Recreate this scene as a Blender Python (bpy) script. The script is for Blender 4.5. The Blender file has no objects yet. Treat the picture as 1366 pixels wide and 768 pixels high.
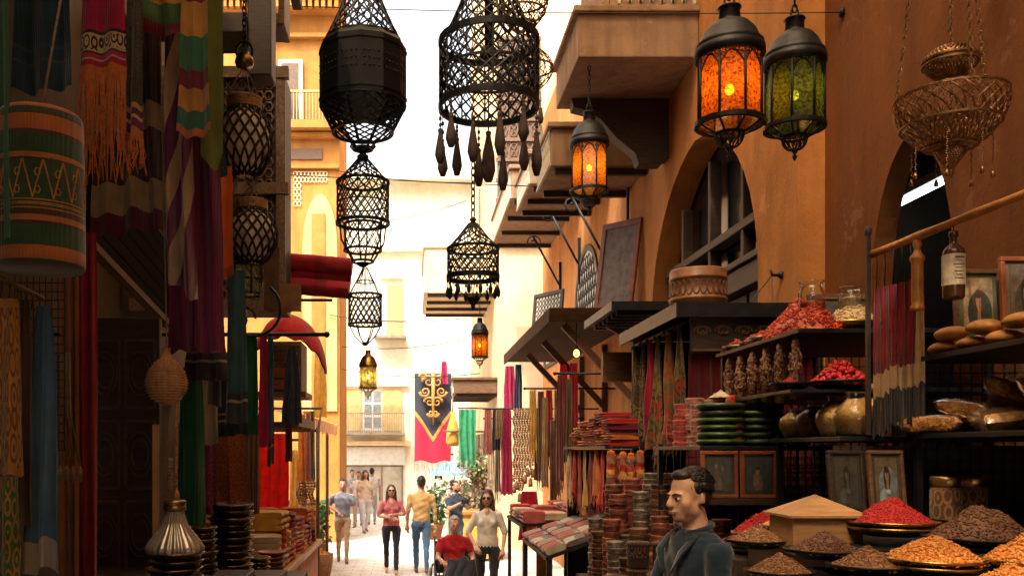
import bpy, bmesh, math, random
from mathutils import Vector, Matrix, noise
PI = math.pi
rnd = random.Random(11)
SC = bpy.context.scene
COL = SC.collection
F, CX, CY, EYE = 1200.0, 550.0, 600.0, 2.25
V = Vector

def P(px, py, d):
    """point of the place seen at photo pixel (px,py) at distance d down the street"""
    return V(((px - CX) / F * d, d, EYE + (CY - py) / F * d))

# ---------------------------------------------------------------- mesh builder
class MB:
    def __init__(s):
        s.v = []; s.f = []; s.m = []; s.uv = []; s.sm = []
    def add(s, vs, fs, mi=0, uv=None, smooth=False):
        b = len(s.v)
        s.v += [V(p) for p in vs]
        s.uv += list(uv) if uv else [(0.0, 0.0)] * len(vs)
        for f in fs:
            s.f.append([i + b for i in f]); s.m.append(mi); s.sm.append(smooth)
        return s
    def merge(s, o, M=None, mi=None):
        b = len(s.v)
        s.v += [(M @ p if M else p.copy()) for p in o.v]; s.uv += o.uv
        s.f += [[i + b for i in f] for f in o.f]
        s.m += o.m if mi is None else [mi] * len(o.m); s.sm += o.sm
        return s
    def box(s, lo, hi, mi=0, M=None):
        x0, y0, z0 = lo; x1, y1, z1 = hi
        vs = [V(p) for p in ((x0,y0,z0),(x1,y0,z0),(x1,y1,z0),(x0,y1,z0),(x0,y0,z1),(x1,y0,z1),(x1,y1,z1),(x0,y1,z1))]
        if M: vs = [M @ p for p in vs]
        uv = [(0,0),(1,0),(1,0),(0,0),(0,1),(1,1),(1,1),(0,1)]
        return s.add(vs, [(0,3,2,1),(4,5,6,7),(0,1,5,4),(1,2,6,5),(2,3,7,6),(3,0,4,7)], mi, uv)
    def bar(s, a, b, w, h, mi=0, up=(0,0,1)):
        a = V(a); b = V(b); d = (b - a); L = d.length; d.normalize()
        up = V(up)
        if abs(d.dot(up)) > .98: up = V((0,1,0))
        x = d.cross(up).normalized(); y = x.cross(d)
        vs = []
        for p in (a, b):
            for sx, sy in ((-1,-1),(1,-1),(1,1),(-1,1)):
                vs.append(p + x * sx * w / 2 + y * sy * h / 2)
        return s.add(vs, [(3,2,1,0),(4,5,6,7),(0,1,5,4),(1,2,6,5),(2,3,7,6),(3,0,4,7)], mi)
    def tube(s, pts, r, n=6, mi=0, closed=False, caps=True):
        pts = [V(p) for p in pts]; N = len(pts)
        rr = r if isinstance(r, (list, tuple)) else [r] * N
        ref = None; vs = []
        for i, p in enumerate(pts):
            t = pts[(i+1) % N if closed else min(i+1, N-1)] - pts[(i-1) % N if closed else max(i-1, 0)]
            if t.length < 1e-9: t = V((0,0,1))
            t.normalize()
            if ref is None:
                ref = t.orthogonal().normalized()
            ref = (ref - t * ref.dot(t))
            if ref.length < 1e-6: ref = t.orthogonal()
            ref.normalize(); bi = t.cross(ref)
            for k in range(n):
                a = 2 * PI * k / n
                vs.append(p + (ref * math.cos(a) + bi * math.sin(a)) * rr[i])
        fs = []
        for i in range(N if closed else N - 1):
            j = (i + 1) % N
            for k in range(n):
                k2 = (k + 1) % n
                fs.append((i*n+k, i*n+k2, j*n+k2, j*n+k))
        if caps and not closed:
            fs.append(tuple(range(n-1, -1, -1))); fs.append(tuple(range((N-1)*n, N*n)))
        return s.add(vs, fs, mi, None, n > 4)
    def lathe(s, prof, c=(0,0,0), n=24, mi=0, M=None, smooth=True, wob=0):
        c = V(c); vs = []; fs = []; uv = []
        L = len(prof)
        for i, (r, z) in enumerate(prof):
            for k in range(n + 1):
                a = 2 * PI * k / n
                rr = r * (1 + wob * math.sin(a * 2 + i))
                vs.append(V((rr * math.cos(a), rr * math.sin(a), z))); uv.append((k / n, i / max(1, L - 1)))
        for i in range(L - 1):
            for k in range(n):
                a = i*(n+1)+k
                fs.append((a, a+1, a+n+2, a+n+1))
        vs = [(M @ p if M else p) + c for p in vs]
        return s.add(vs, fs, mi, uv, smooth)
    def ball(s, c, r, n=10, m=7, mi=0, M=None):
        rx, ry, rz = r if isinstance(r, (list, tuple, V)) else (r, r, r)
        b = len(s.v)
        s.lathe([(math.sin(PI * i / m), -math.cos(PI * i / m)) for i in range(m + 1)], (0,0,0), n, mi)
        for i in range(b, len(s.v)):
            p = s.v[i]; p = V((p.x * rx, p.y * ry, p.z * rz))
            s.v[i] = (M @ p if M else p) + V(c)
        return s
    def grid(s, fn, nu, nv, mi=0, smooth=True):
        vs = []; uv = []; fs = []
        for j in range(nv + 1):
            for i in range(nu + 1):
                vs.append(fn(i / nu, j / nv)); uv.append((i / nu, j / nv))
        for j in range(nv):
            for i in range(nu):
                a = j*(nu+1)+i
                fs.append((a, a+1, a+nu+2, a+nu+1))
        return s.add(vs, fs, mi, uv, smooth)
    def prism(s, poly, fn, lo, hi, mi=0):
        """poly in 2-D, fn(a,b,t) -> 3-D point, extruded t = lo..hi"""
        n = len(poly)
        vs = [fn(a, b, lo) for a, b in poly] + [fn(a, b, hi) for a, b in poly]
        fs = [tuple(range(n-1, -1, -1)), tuple(range(n, 2*n))] + [(i, (i+1) % n, n + (i+1) % n, n + i) for i in range(n)]
        return s.add(vs, fs, mi)
    def grain(s, c, a, b, mi=0, rot=None):
        """one small seed: stretched octahedron"""
        d = V((rnd.gauss(0,1), rnd.gauss(0,1), rnd.gauss(0,.5))) if rot is None else V(rot)
        if d.length < 1e-6: d = V((1,0,0))
        d.normalize(); x = d.orthogonal().normalized(); y = d.cross(x); c = V(c)
        return s.add([c + d*a, c - d*a, c + x*b, c + y*b, c - x*b, c - y*b],
                     [(0,2,3),(0,3,4),(0,4,5),(0,5,2),(1,3,2),(1,4,3),(1,5,4),(1,2,5)], mi, None, True)

WL = {}
def mk(mb, name, mats, org=V((0,0,0)), bevel=0):
    me = bpy.data.meshes.new(name)
    me.from_pydata([p - org for p in mb.v], [], mb.f)
    if not isinstance(mats, (list, tuple)): mats = [mats]
    for m in mats: me.materials.append(m)
    me.polygons.foreach_set('material_index', mb.m)
    me.polygons.foreach_set('use_smooth', mb.sm)
    uvl = me.uv_layers.new(name='UVMap')
    li = [0] * len(me.loops); me.loops.foreach_get('vertex_index', li)
    flat = []
    for i in li: flat += mb.uv[i]
    uvl.data.foreach_set('uv', flat)
    me.update()
    o = bpy.data.objects.new(name, me); COL.objects.link(o)
    if bevel:
        b = o.modifiers.new('bevel', 'BEVEL'); b.width = bevel; b.segments = 2; b.limit_method = 'ANGLE'
    return o
def tag(o, label=None, cat=None, group=None, kind=None):
    if label: o['label'] = label
    if cat: o['category'] = cat
    if group: o['group'] = group
    if kind: o['kind'] = kind
    return o
def thing(name, label, cat, loc=(0,0,0), group=None, rz=0):
    o = bpy.data.objects.new(name, None); COL.objects.link(o)
    o.location = loc; o.rotation_euler = (0, 0, rz); o.empty_display_size = .1
    WL[o.name] = V(loc)
    return tag(o, label, cat, group)
def part(mb, name, mats, parent, world=True, bevel=0, label=None):
    org = WL[parent.name] if world else V((0,0,0))
    o = mk(mb, name, mats, org, bevel); o.parent = parent
    WL[o.name] = org
    if label: o['label'] = label
    return o
def solo(mb, name, mats, label, cat, group=None, bevel=0, kind=None):
    xs = [p.x for p in mb.v]; ys = [p.y for p in mb.v]; zs = [p.z for p in mb.v]
    org = V(((min(xs)+max(xs))/2, (min(ys)+max(ys))/2, min(zs)))
    o = mk(mb, name, mats, org, bevel); o.location = org; WL[o.name] = org
    return tag(o, label, cat, group, kind)
def struct(mb, name, mats):
    return tag(mk(mb, name, mats), kind='structure')
def dup(o, loc=None, rz=None, label=None, group=None, parent=None, scale=None):
    c = o.copy(); COL.objects.link(c)
    if parent: c.parent = parent
    if loc is not None: c.location = loc
    if rz is not None: c.rotation_euler = (0, 0, rz)
    if scale is not None: c.scale = (scale,)*3 if not isinstance(scale, tuple) else scale
    if label: c['label'] = label
    if group: c['group'] = group
    for ch in list(o.children): dup(ch, parent=c)
    return c

# ---------------------------------------------------------------- materials
def _nt(name):
    m = bpy.data.materials.new(name); m.use_nodes = True
    return m, m.node_tree, m.node_tree.nodes['Principled BSDF']
def N(nt, t, **k):
    n = nt.nodes.new(t)
    for a, b in k.items():
        if a in n.inputs: n.inputs[a].default_value = b
        else: setattr(n, a, b)
    return n
def c4(c): return (c[0], c[1], c[2], 1)
def mixc(nt, fac, a, b, mode='MIX'):
    m = nt.nodes.new('ShaderNodeMix'); m.data_type = 'RGBA'; m.blend_type = mode
    for sock, val in ((m.inputs[0], fac), (m.inputs[6], a), (m.inputs[7], b)):
        if hasattr(val, 'links'): nt.links.new(val, sock)
        elif isinstance(val, (int, float)): sock.default_value = val
        else: sock.default_value = c4(val)
    return m.outputs[2]
def bump(nt, bs, h, st, dist=.01):
    b = N(nt, 'ShaderNodeBump', Strength=st, Distance=dist)
    nt.links.new(h, b.inputs['Height']); nt.links.new(b.outputs[0], bs.inputs['Normal'])
def mat(name, col, rough=.75, metal=0, var=.25, vs=6, bs=60, bst=.25, col2=None, spec=.4, obrnd=0, stretch=None):
    """painted / wooden / metal surface: two scales of noise in colour, roughness and bump"""
    m, nt, b = _nt(name)
    tc = N(nt, 'ShaderNodeTexCoord'); co = tc.outputs['Object']
    if stretch:
        mp = N(nt, 'ShaderNodeMapping'); mp.inputs['Scale'].default_value = stretch
        nt.links.new(co, mp.inputs[0]); co = mp.outputs[0]
    n1 = N(nt, 'ShaderNodeTexNoise', Scale=vs, Detail=6.0, Roughness=.65); nt.links.new(co, n1.inputs[0])
    n2 = N(nt, 'ShaderNodeTexNoise', Scale=bs, Detail=4.0); nt.links.new(co, n2.inputs[0])
    r = N(nt, 'ShaderNodeMapRange'); r.inputs[1].default_value = .3; r.inputs[2].default_value = .7
    nt.links.new(n1.outputs[0], r.inputs[0])
    c2 = col2 or [x * (1 - var) * .8 for x in col]
    out = mixc(nt, r.outputs[0], c2, [min(1, x * (1 + var * .4)) for x in col])
    if obrnd:
        oi = N(nt, 'ShaderNodeObjectInfo')
        hs = N(nt, 'ShaderNodeHueSaturation'); nt.links.new(out, hs.inputs['Color'])
        rr = N(nt, 'ShaderNodeMapRange'); rr.inputs[3].default_value = 1 - obrnd; rr.inputs[4].default_value = 1 + obrnd
        nt.links.new(oi.outputs['Random'], rr.inputs[0]); nt.links.new(rr.outputs[0], hs.inputs['Value'])
        out = hs.outputs[0]
    nt.links.new(out, b.inputs['Base Color'])
    rr = N(nt, 'ShaderNodeMapRange'); rr.inputs[3].default_value = max(.05, rough - .15); rr.inputs[4].default_value = min(1, rough + .15)
    nt.links.new(n1.outputs[0], rr.inputs[0]); nt.links.new(rr.outputs[0], b.inputs['Roughness'])
    b.inputs['Metallic'].default_value = metal; b.inputs['Specular IOR Level'].default_value = spec
    if bst: bump(nt, b, n2.outputs[0], bst, .004)
    return m
def cloth_mat(name, stops, axis=1, rep=1, pat=None, ps=14, rough=.9, trans=.15, weave=220, wst=.35, slant=0):
    """woven fabric: colour bands along the cloth (v) or across it (u), a woven motif, thread bump, some light through"""
    m, nt, b = _nt(name)
    tc = N(nt, 'ShaderNodeTexCoord'); sp = N(nt, 'ShaderNodeSeparateXYZ'); nt.links.new(tc.outputs['UV'], sp.inputs[0])
    if isinstance(stops[0], (int, float)): stops = [(0, stops)]
    src = sp.outputs[axis]
    if slant:
        sl = N(nt, 'ShaderNodeMath', operation='MULTIPLY_ADD'); sl.inputs[1].default_value = slant
        nt.links.new(sp.outputs[1 - axis], sl.inputs[0]); nt.links.new(src, sl.inputs[2]); src = sl.outputs[0]
    if rep != 1:
        mu = N(nt, 'ShaderNodeMath', operation='MULTIPLY'); mu.inputs[1].default_value = rep
        fr = N(nt, 'ShaderNodeMath', operation='FRACT'); nt.links.new(src, mu.inputs[0]); nt.links.new(mu.outputs[0], fr.inputs[0]); src = fr.outputs[0]
    cr = N(nt, 'ShaderNodeValToRGB'); cr.color_ramp.interpolation = 'CONSTANT'
    el = cr.color_ramp.elements
    while len(el) > 1: el.remove(el[-1])
    el[0].position = stops[0][0]; el[0].color = c4(stops[0][1])
    for p, c in stops[1:]:
        e = el.new(p); e.color = c4(c)
    nt.links.new(src, cr.inputs[0]); out = cr.outputs[0]
    if pat:
        pc, lo, hi = pat
        vo = N(nt, 'ShaderNodeTexVoronoi', Scale=ps, Randomness=.35); nt.links.new(tc.outputs['UV'], vo.inputs[0])
        w = N(nt, 'ShaderNodeMath', operation='SINE'); mm = N(nt, 'ShaderNodeMath', operation='MULTIPLY'); mm.inputs[1].default_value = 18
        nt.links.new(vo.outputs[0], mm.inputs[0]); nt.links.new(mm.outputs[0], w.inputs[0])
        g = N(nt, 'ShaderNodeMath', operation='GREATER_THAN'); g.inputs[1].default_value = .25; nt.links.new(w.outputs[0], g.inputs[0])
        a1 = N(nt, 'ShaderNodeMath', operation='GREATER_THAN'); a1.inputs[1].default_value = lo
        a2 = N(nt, 'ShaderNodeMath', operation='LESS_THAN'); a2.inputs[1].default_value = hi
        nt.links.new(sp.outputs[axis], a1.inputs[0]); nt.links.new(sp.outputs[axis], a2.inputs[0])
        q = N(nt, 'ShaderNodeMath', operation='MULTIPLY'); nt.links.new(a1.outputs[0], q.inputs[0]); nt.links.new(a2.outputs[0], q.inputs[1])
        q2 = N(nt, 'ShaderNodeMath', operation='MULTIPLY'); nt.links.new(q.outputs[0], q2.inputs[0]); nt.links.new(g.outputs[0], q2.inputs[1])
        out = mixc(nt, q2.outputs[0], out, pc)
    n1 = N(nt, 'ShaderNodeTexNoise', Scale=9.0, Detail=5.0); nt.links.new(tc.outputs['Object'], n1.inputs[0])
    r = N(nt, 'ShaderNodeMapRange'); r.inputs[1].default_value = .25; r.inputs[2].default_value = .75; r.inputs[3].default_value = .6; r.inputs[4].default_value = 1.1
    nt.links.new(n1.outputs[0], r.inputs[0])
    out = mixc(nt, 1.0, out, r.outputs[0], 'MULTIPLY')
    nt.links.new(out, b.inputs['Base Color'])
    b.inputs['Roughness'].default_value = rough; b.inputs['Specular IOR Level'].default_value = .15
    b.inputs['Sheen Weight'].default_value = .25; b.inputs['Sheen Roughness'].default_value = .5
    w1 = N(nt, 'ShaderNodeTexWave', Scale=weave / 6.0, Distortion=2.0, Detail=2.0); nt.links.new(tc.outputs['Object'], w1.inputs[0])
    n3 = N(nt, 'ShaderNodeTexNoise', Scale=float(weave)); nt.links.new(tc.outputs['Object'], n3.inputs[0])
    ad = N(nt, 'ShaderNodeMath', operation='ADD'); nt.links.new(w1.outputs[1], ad.inputs[0]); nt.links.new(n3.outputs[0], ad.inputs[1])
    bump(nt, b, ad.outputs[0], wst, .003)
    if trans:
        t = N(nt, 'ShaderNodeBsdfTranslucent'); nt.links.new(out, t.inputs[0])
        mx = N(nt, 'ShaderNodeMixShader'); mx.inputs[0].default_value = trans
        nt.links.new(b.outputs[0], mx.inputs[1]); nt.links.new(t.outputs[0], mx.inputs[2])
        nt.links.new(mx.outputs[0], nt.nodes['Material Output'].inputs[0])
    return m
def grain_mat(name, cols, scale=90, rough=.6, spec=.4):
    """heaped seeds and spices: every grain its own tint"""
    m, nt, b = _nt(name)
    tc = N(nt, 'ShaderNodeTexCoord')
    vo = N(nt, 'ShaderNodeTexVoronoi', Scale=float(scale)); nt.links.new(tc.outputs['Object'], vo.inputs[0])
    sp = N(nt, 'ShaderNodeSeparateColor'); nt.links.new(vo.outputs['Color'], sp.inputs[0])
    cr = N(nt, 'ShaderNodeValToRGB'); el = cr.color_ramp.elements
    el[0].color = c4(cols[0]); el[1].color = c4(cols[-1])
    for i, c in enumerate(cols[1:-1]):
        e = el.new((i + 1) / (len(cols) - 1)); e.color = c4(c)
    nt.links.new(sp.outputs[0], cr.inputs[0]); nt.links.new(cr.outputs[0], b.inputs['Base Color'])
    b.inputs['Roughness'].default_value = rough; b.inputs['Specular IOR Level'].default_value = spec
    bump(nt, b, vo.outputs[0], .4, .003)
    return m
def glass_mat(name, tint=(.9,.95,.95), rough=.04, op=.12, facing=.5):
    """thin clear glass: see-through with edge reflections"""
    m, nt, b = _nt(name)
    t = N(nt, 'ShaderNodeBsdfTransparent'); t.inputs[0].default_value = c4(tint)
    g = N(nt, 'ShaderNodeBsdfGlossy'); g.inputs['Roughness'].default_value = rough; g.inputs[0].default_value = (1,1,1,1)
    lw = N(nt, 'ShaderNodeLayerWeight', Blend=facing)
    ad = N(nt, 'ShaderNodeMath', operation='MULTIPLY_ADD'); ad.inputs[1].default_value = .7; ad.inputs[2].default_value = op * .4
    nt.links.new(lw.outputs['Fresnel'], ad.inputs[0])
    mx = N(nt, 'ShaderNodeMixShader'); nt.links.new(ad.outputs[0], mx.inputs[0])
    nt.links.new(t.outputs[0], mx.inputs[1]); nt.links.new(g.outputs[0], mx.inputs[2])
    nt.links.new(mx.outputs[0], nt.nodes['Material Output'].inputs[0])
    return m
def pane_mat(name, col, thru=.25):
    """mottled coloured lantern glass"""
    m, nt, b = _nt(name)
    tc = N(nt, 'ShaderNodeTexCoord')
    n1 = N(nt, 'ShaderNodeTexNoise', Scale=70.0, Detail=5.0, Roughness=.7); nt.links.new(tc.outputs['Object'], n1.inputs[0])
    r = N(nt, 'ShaderNodeMapRange'); r.inputs[1].default_value = .38; r.inputs[2].default_value = .62; r.inputs[3].default_value = .18; r.inputs[4].default_value = 1.25
    nt.links.new(n1.outputs[0], r.inputs[0])
    co = mixc(nt, 1.0, col, r.outputs[0], 'MULTIPLY')
    tl = N(nt, 'ShaderNodeBsdfTranslucent'); nt.links.new(co, tl.inputs[0])
    tp = N(nt, 'ShaderNodeBsdfTransparent'); nt.links.new(co, tp.inputs[0])
    gl = N(nt, 'ShaderNodeBsdfGlossy'); gl.inputs['Roughness'].default_value = .15
    m1 = N(nt, 'ShaderNodeMixShader'); m1.inputs[0].default_value = thru
    nt.links.new(tl.outputs[0], m1.inputs[1]); nt.links.new(tp.outputs[0], m1.inputs[2])
    m2 = N(nt, 'ShaderNodeMixShader'); m2.inputs[0].default_value = .07
    nt.links.new(m1.outputs[0], m2.inputs[1]); nt.links.new(gl.outputs[0], m2.inputs[2])
    nt.links.new(m2.outputs[0], nt.nodes['Material Output'].inputs[0])
    return m
def emit_mat(name, col, st):
    m, nt, b = _nt(name)
    b.inputs['Base Color'].default_value = c4(col)
    b.inputs['Emission Color'].default_value = c4(col); b.inputs['Emission Strength'].default_value = st
    return m
def plaster(name, col, dirt=.35, scale=1.0):
    m, nt, b = _nt(name)
    tc = N(nt, 'ShaderNodeTexCoord'); co = tc.outputs['Object']
    n1 = N(nt, 'ShaderNodeTexNoise', Scale=.7 * scale, Detail=8.0, Roughness=.7); nt.links.new(co, n1.inputs[0])
    mp = N(nt, 'ShaderNodeMapping'); mp.inputs['Scale'].default_value = (2.5, 2.5, .25); nt.links.new(co, mp.inputs[0])
    n2 = N(nt, 'ShaderNodeTexNoise', Scale=1.6 * scale, Detail=6.0); nt.links.new(mp.outputs[0], n2.inputs[0])
    n3 = N(nt, 'ShaderNodeTexNoise', Scale=26.0, Detail=7.0, Roughness=.7); nt.links.new(co, n3.inputs[0])
    r1 = N(nt, 'ShaderNodeMapRange'); r1.inputs[1].default_value = .35; r1.inputs[2].default_value = .65; nt.links.new(n1.outputs[0], r1.inputs[0])
    r2 = N(nt, 'ShaderNodeMapRange'); r2.inputs[1].default_value = .42; r2.inputs[2].default_value = .75; r2.inputs[4].default_value = dirt; nt.links.new(n2.outputs[0], r2.inputs[0])
    c1 = mixc(nt, r1.outputs[0], [x * .72 for x in col], [min(1, x * 1.12) for x in col])
    c1 = mixc(nt, r2.outputs[0], c1, [col[0] * .42, col[1] * .38, col[2] * .36])
    n4 = N(nt, 'ShaderNodeTexNoise', Scale=2.2 * scale, Detail=10.0, Roughness=.75); nt.links.new(co, n4.inputs[0])      # flaked patches
    r4 = N(nt, 'ShaderNodeMapRange'); r4.inputs[1].default_value = .60; r4.inputs[2].default_value = .63; r4.inputs[4].default_value = dirt * .9; nt.links.new(n4.outputs[0], r4.inputs[0])
    c1 = mixc(nt, r4.outputs[0], c1, [min(1, x * 1.05 + .05) for x in col])
    vo = N(nt, 'ShaderNodeTexVoronoi', Scale=1.1 * scale, feature='DISTANCE_TO_EDGE')                               # hairline cracks
    av = N(nt, 'ShaderNodeVectorMath', operation='MULTIPLY_ADD'); av.inputs[1].default_value = (.5, .5, .5)
    nt.links.new(n3.outputs[1], av.inputs[0]); nt.links.new(co, av.inputs[2]); nt.links.new(av.outputs[0], vo.inputs[0])
    r5 = N(nt, 'ShaderNodeMapRange'); r5.inputs[1].default_value = .0; r5.inputs[2].default_value = .009; r5.inputs[3].default_value = dirt; r5.inputs[4].default_value = 0; nt.links.new(vo.outputs[0], r5.inputs[0])
    c2 = mixc(nt, r5.outputs[0], c1, [col[0] * .35, col[1] * .3, col[2] * .3])
    nt.links.new(c2, b.inputs['Base Color']); b.inputs['Roughness'].default_value = .9; b.inputs['Specular IOR Level'].default_value = .2
    ad = N(nt, 'ShaderNodeMath', operation='ADD'); nt.links.new(n3.outputs[0], ad.inputs[0]); nt.links.new(n1.outputs[0], ad.inputs[1])
    bump(nt, b, ad.outputs[0], .35, .02)
    return m
def brick_mat(name, c1, c2, mortar, sx=1.0, rough=.8, uv=False):
    m, nt, b = _nt(name)
    tc = N(nt, 'ShaderNodeTexCoord')
    br = N(nt, 'ShaderNodeTexBrick', Scale=sx); br.inputs['Color1'].default_value = c4(c1); br.inputs['Color2'].default_value = c4(c2)
    br.inputs['Mortar'].default_value = c4(mortar); br.inputs['Mortar Size'].default_value = .012; br.inputs['Brick Width'].default_value = .6; br.inputs['Row Height'].default_value = .35
    nt.links.new(tc.outputs['Object'], br.inputs[0])
    n1 = N(nt, 'ShaderNodeTexNoise', Scale=3.0, Detail=8.0, Roughness=.7); nt.links.new(tc.outputs['Object'], n1.inputs[0])
    r = N(nt, 'ShaderNodeMapRange'); r.inputs[1].default_value = .3; r.inputs[2].default_value = .7; r.inputs[3].default_value = .7; r.inputs[4].default_value = 1.1
    nt.links.new(n1.outputs[0], r.inputs[0])
    nt.links.new(mixc(nt, 1.0, br.outputs[0], r.outputs[0], 'MULTIPLY'), b.inputs['Base Color'])
    b.inputs['Roughness'].default_value = rough
    bump(nt, b, n1.outputs[0], .3, .02)
    return m

M = {}
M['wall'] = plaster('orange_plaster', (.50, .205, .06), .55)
M['wall_near'] = plaster('shaded_orange_plaster', (.20, .07, .019), .55)  # shade of the near wall put into a darker copy of its plaster
M['yellow'] = plaster('yellow_plaster', (.47, .20, .045), .45)
M['cream'] = plaster('cream_plaster', (.96, .88, .72), .14)
M['tan'] = plaster('tan_plaster', (.78, .58, .34), .25)
M['slab'] = plaster('balcony_plaster', (.32, .20, .12), .6, 2)
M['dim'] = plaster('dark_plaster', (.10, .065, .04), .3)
M['dwood'] = mat('dark_wood', (.045, .027, .018), .55, var=.5, vs=8, bs=40, bst=.4, stretch=(1,1,6))
M['wood'] = mat('brown_wood', (.16, .08, .035), .55, var=.5, vs=8, bs=40, bst=.4, stretch=(1,6,6))
M['carved'] = mat('carved_wood', (.17, .095, .05), .6, var=.6, vs=30, bs=45, bst=1.0)
M['redwood'] = mat('red_wood', (.26, .075, .03), .4, var=.4, vs=8, bs=60)
M['bamboo'] = mat('bamboo', (.50, .20, .045), .4, var=.4, vs=12)
M['iron'] = mat('black_iron', (.006, .0065, .008), .5, .1, var=.3, vs=25, bs=90)
M['shelf'] = mat('black_shelf_metal', (.016, .016, .019), .42, .1, spec=.3, var=.4, vs=12, bs=90, bst=.15)
M['bronze'] = mat('bronze', (.30, .17, .08), .33, .9, var=.5, vs=20, bs=80)
M['brass'] = mat('brass', (.62, .38, .13), .3, .95, var=.4, vs=20)
M['silver'] = mat('tarnished_silver', (.55, .52, .47), .3, .9, var=.45, vs=25)
M['tin'] = mat('dark_tin', (.16, .11, .08), .35, .8, var=.5, vs=25, bs=90, obrnd=.35)
M['copper'] = mat('copper', (.45, .17, .07), .35, .9, var=.4, vs=25)
M['rope'] = mat('rope', (.20, .13, .08), .9, var=.4, vs=60, bs=200, bst=.6)
M['wicker'] = mat('wicker', (.36, .17, .06), .7, var=.5, vs=30, bs=160, bst=.8)
M['white'] = mat('white_paint', (.8, .77, .7), .5, var=.1)
M['paper'] = mat('paper', (.62, .52, .38), .8, var=.2, vs=30)
M['glass'] = glass_mat('clear_glass', op=.06, facing=.28)
M['bag'] = glass_mat('cellophane', (.97,.94,.88), .22, .1, .2)
M['darkglass'] = mat('dark_glass', (.012,.014,.018), .08, var=.2, bst=0, spec=.8)
M['street'] = brick_mat('street_paving', (.60,.54,.46), (.52,.47,.40), (.28,.25,.21), 1.6)
M['stone'] = brick_mat('pavement_stone', (.26,.22,.18), (.22,.19,.15), (.10,.09,.08), 1.2)
M['bulb'] = emit_mat('warm_bulb', (1.0, .50, .10), 110)
M['dimbulb'] = emit_mat('dim_bulb', (1.0, .42, .08), 6)
M['tubelight'] = emit_mat('fluorescent_tube', (.8, .95, 1.0), 5)

# ---------------------------------------------------------------- shared shapes
def arch_pts(y0, y1, zs, za, n=10):
    """pointed arch between y0 and y1 springing at zs, apex za"""
    c = (y0 + y1) / 2; h = (y1 - y0) / 2; out = []
    for i in range(n + 1):
        t = i / n; a = t * PI / 2
        out.append((y0 + h * (1 - math.cos(a)) , zs + (za - zs) * (math.sin(a) * .86 + t * .14)))
    right = [(2 * c - y, z) for y, z in out[:-1]][::-1]
    return out + right
def lattice(mb, rfun, n, turns, th, steps=12, mi=0, c=V((0,0,0)), sides=4):
    for k in range(n):
        for sg in (-1, 1):
            pts = []
            for i in range(steps + 1):
                t = i / steps; r, z = rfun(t); a = 2 * PI * (k / n) + sg * turns * 2 * PI * t
                pts.append(c + V((r * math.cos(a), r * math.sin(a), z)))
            mb.tube(pts, th, sides, mi, caps=False)
def ring(mb, r, z, th, h=None, c=V((0,0,0)), n=28, mi=0):
    h = h or th
    mb.lathe([(r - th, z - h), (r + th, z - h), (r + th, z + h), (r - th, z + h), (r - th, z - h)], c, n, mi, smooth=False)
def chain(mb, a, b, link=.03, th=.003, mi=0):
    a = V(a); b = V(b); L = (b - a).length; n = max(1, int(L / (link * .75))); d = (b - a) / n
    dn = d.normalized(); x = dn.orthogonal().normalized(); y = dn.cross(x)
    for i in range(n):
        c = a + d * (i + .5); s = x if i % 2 else y
        pts = [c + dn * math.cos(t) * link * .5 + s * math.sin(t) * link * .26 for t in [2*PI*k/8 for k in range(8)]]
        mb.tube(pts, th, 4, mi, closed=True)
def drape(mb, a, b, length, folds=5, amp=.02, gather=.8, back=0, jag=.03, sway=0, mi=0, seed=0, nv=22, point=0, roll=.02, hemc=0):
    """a cloth hung along the line a-b (top edge), pleated, falling `length`; back>0 lays it over the rail"""
    a = V(a); b = V(b); mid = (a + b) / 2; ax = (b - a); W = ax.length; ax.normalize()
    nrm = ax.cross(V((0,0,1))).normalized(); r = random.Random(seed * 7 + 3)
    ph = r.random() * 6; p2 = r.random() * 6; tot = length + back; nu = max(8, int(folds * 8))
    f2 = folds * (.4 + .4 * r.random())
    off = V((r.random()*50, r.random()*50, r.random()*50))
    def fn(u, v):
        s = v * tot - back; side = 1
        if s < 0: side = -1; s2 = -s
        else: s2 = s
        t = min(1, s2 / max(.01, length))
        wf = gather + (1 - gather) * t ** .6
        uu = (u - .5) * W * wf
        k = (.35 + .65 * t) if not back else (.15 + .85 * t)
        u_ = u; u = u + .09 * noise.noise(off + V((u * 2.6, t * .8, 4)))
        w = amp * k * (.55 + .9 * abs(noise.noise(off + V((u * 2, 3, t)))) * 2) * (math.sin(2*PI*folds*u + ph + .8*math.sin(3*t + p2)) + .5 * math.sin(2*PI*f2*u + p2 + t))
        u = u_; nz = noise.noise(off + V((u * 3, t * 2.2, 0)))
        w += amp * .9 * nz * k
        z = -s2 * (1 - .02 * math.sin(2*PI*folds*u + ph))
        z -= t * jag * (noise.noise(off + V((u * 2.3, 9, 0))) + .35 * math.sin(2*PI*folds*u + ph)) * length
        z -= point * t * (1 - abs(u - .5) * 2)
        if hemc: z += hemc * t * (4 * (u - .5) ** 2)
        y = (roll * (1 if side > 0 else -1) * min(1, s2 / .03)) if back else 0
        if back: z += roll * (1 - min(1, s2 / .03)) * .6
        return mid + ax * (uu + sway * t * t + amp * .6 * nz * t) + nrm * (w + y) + V((0, 0, z))
    mb.grid(fn, nu, nv, mi)
    return fn
def fringe(mb, fn, n, length, th=.0025, mi=0, seed=1):
    r = random.Random(seed)
    for i in range(n):
        u = (i + .5) / n; p = fn(u, 1.0); l = length * (.75 + .4 * r.random())
        q = p + V((r.gauss(0,.006), r.gauss(0,.006), -l * .5)); e = p + V((r.gauss(0,.012), r.gauss(0,.012), -l))
        mb.tube([p + V((0,0,.004)), q, e], [th, th * .9, th * .6], 4, mi)
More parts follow.
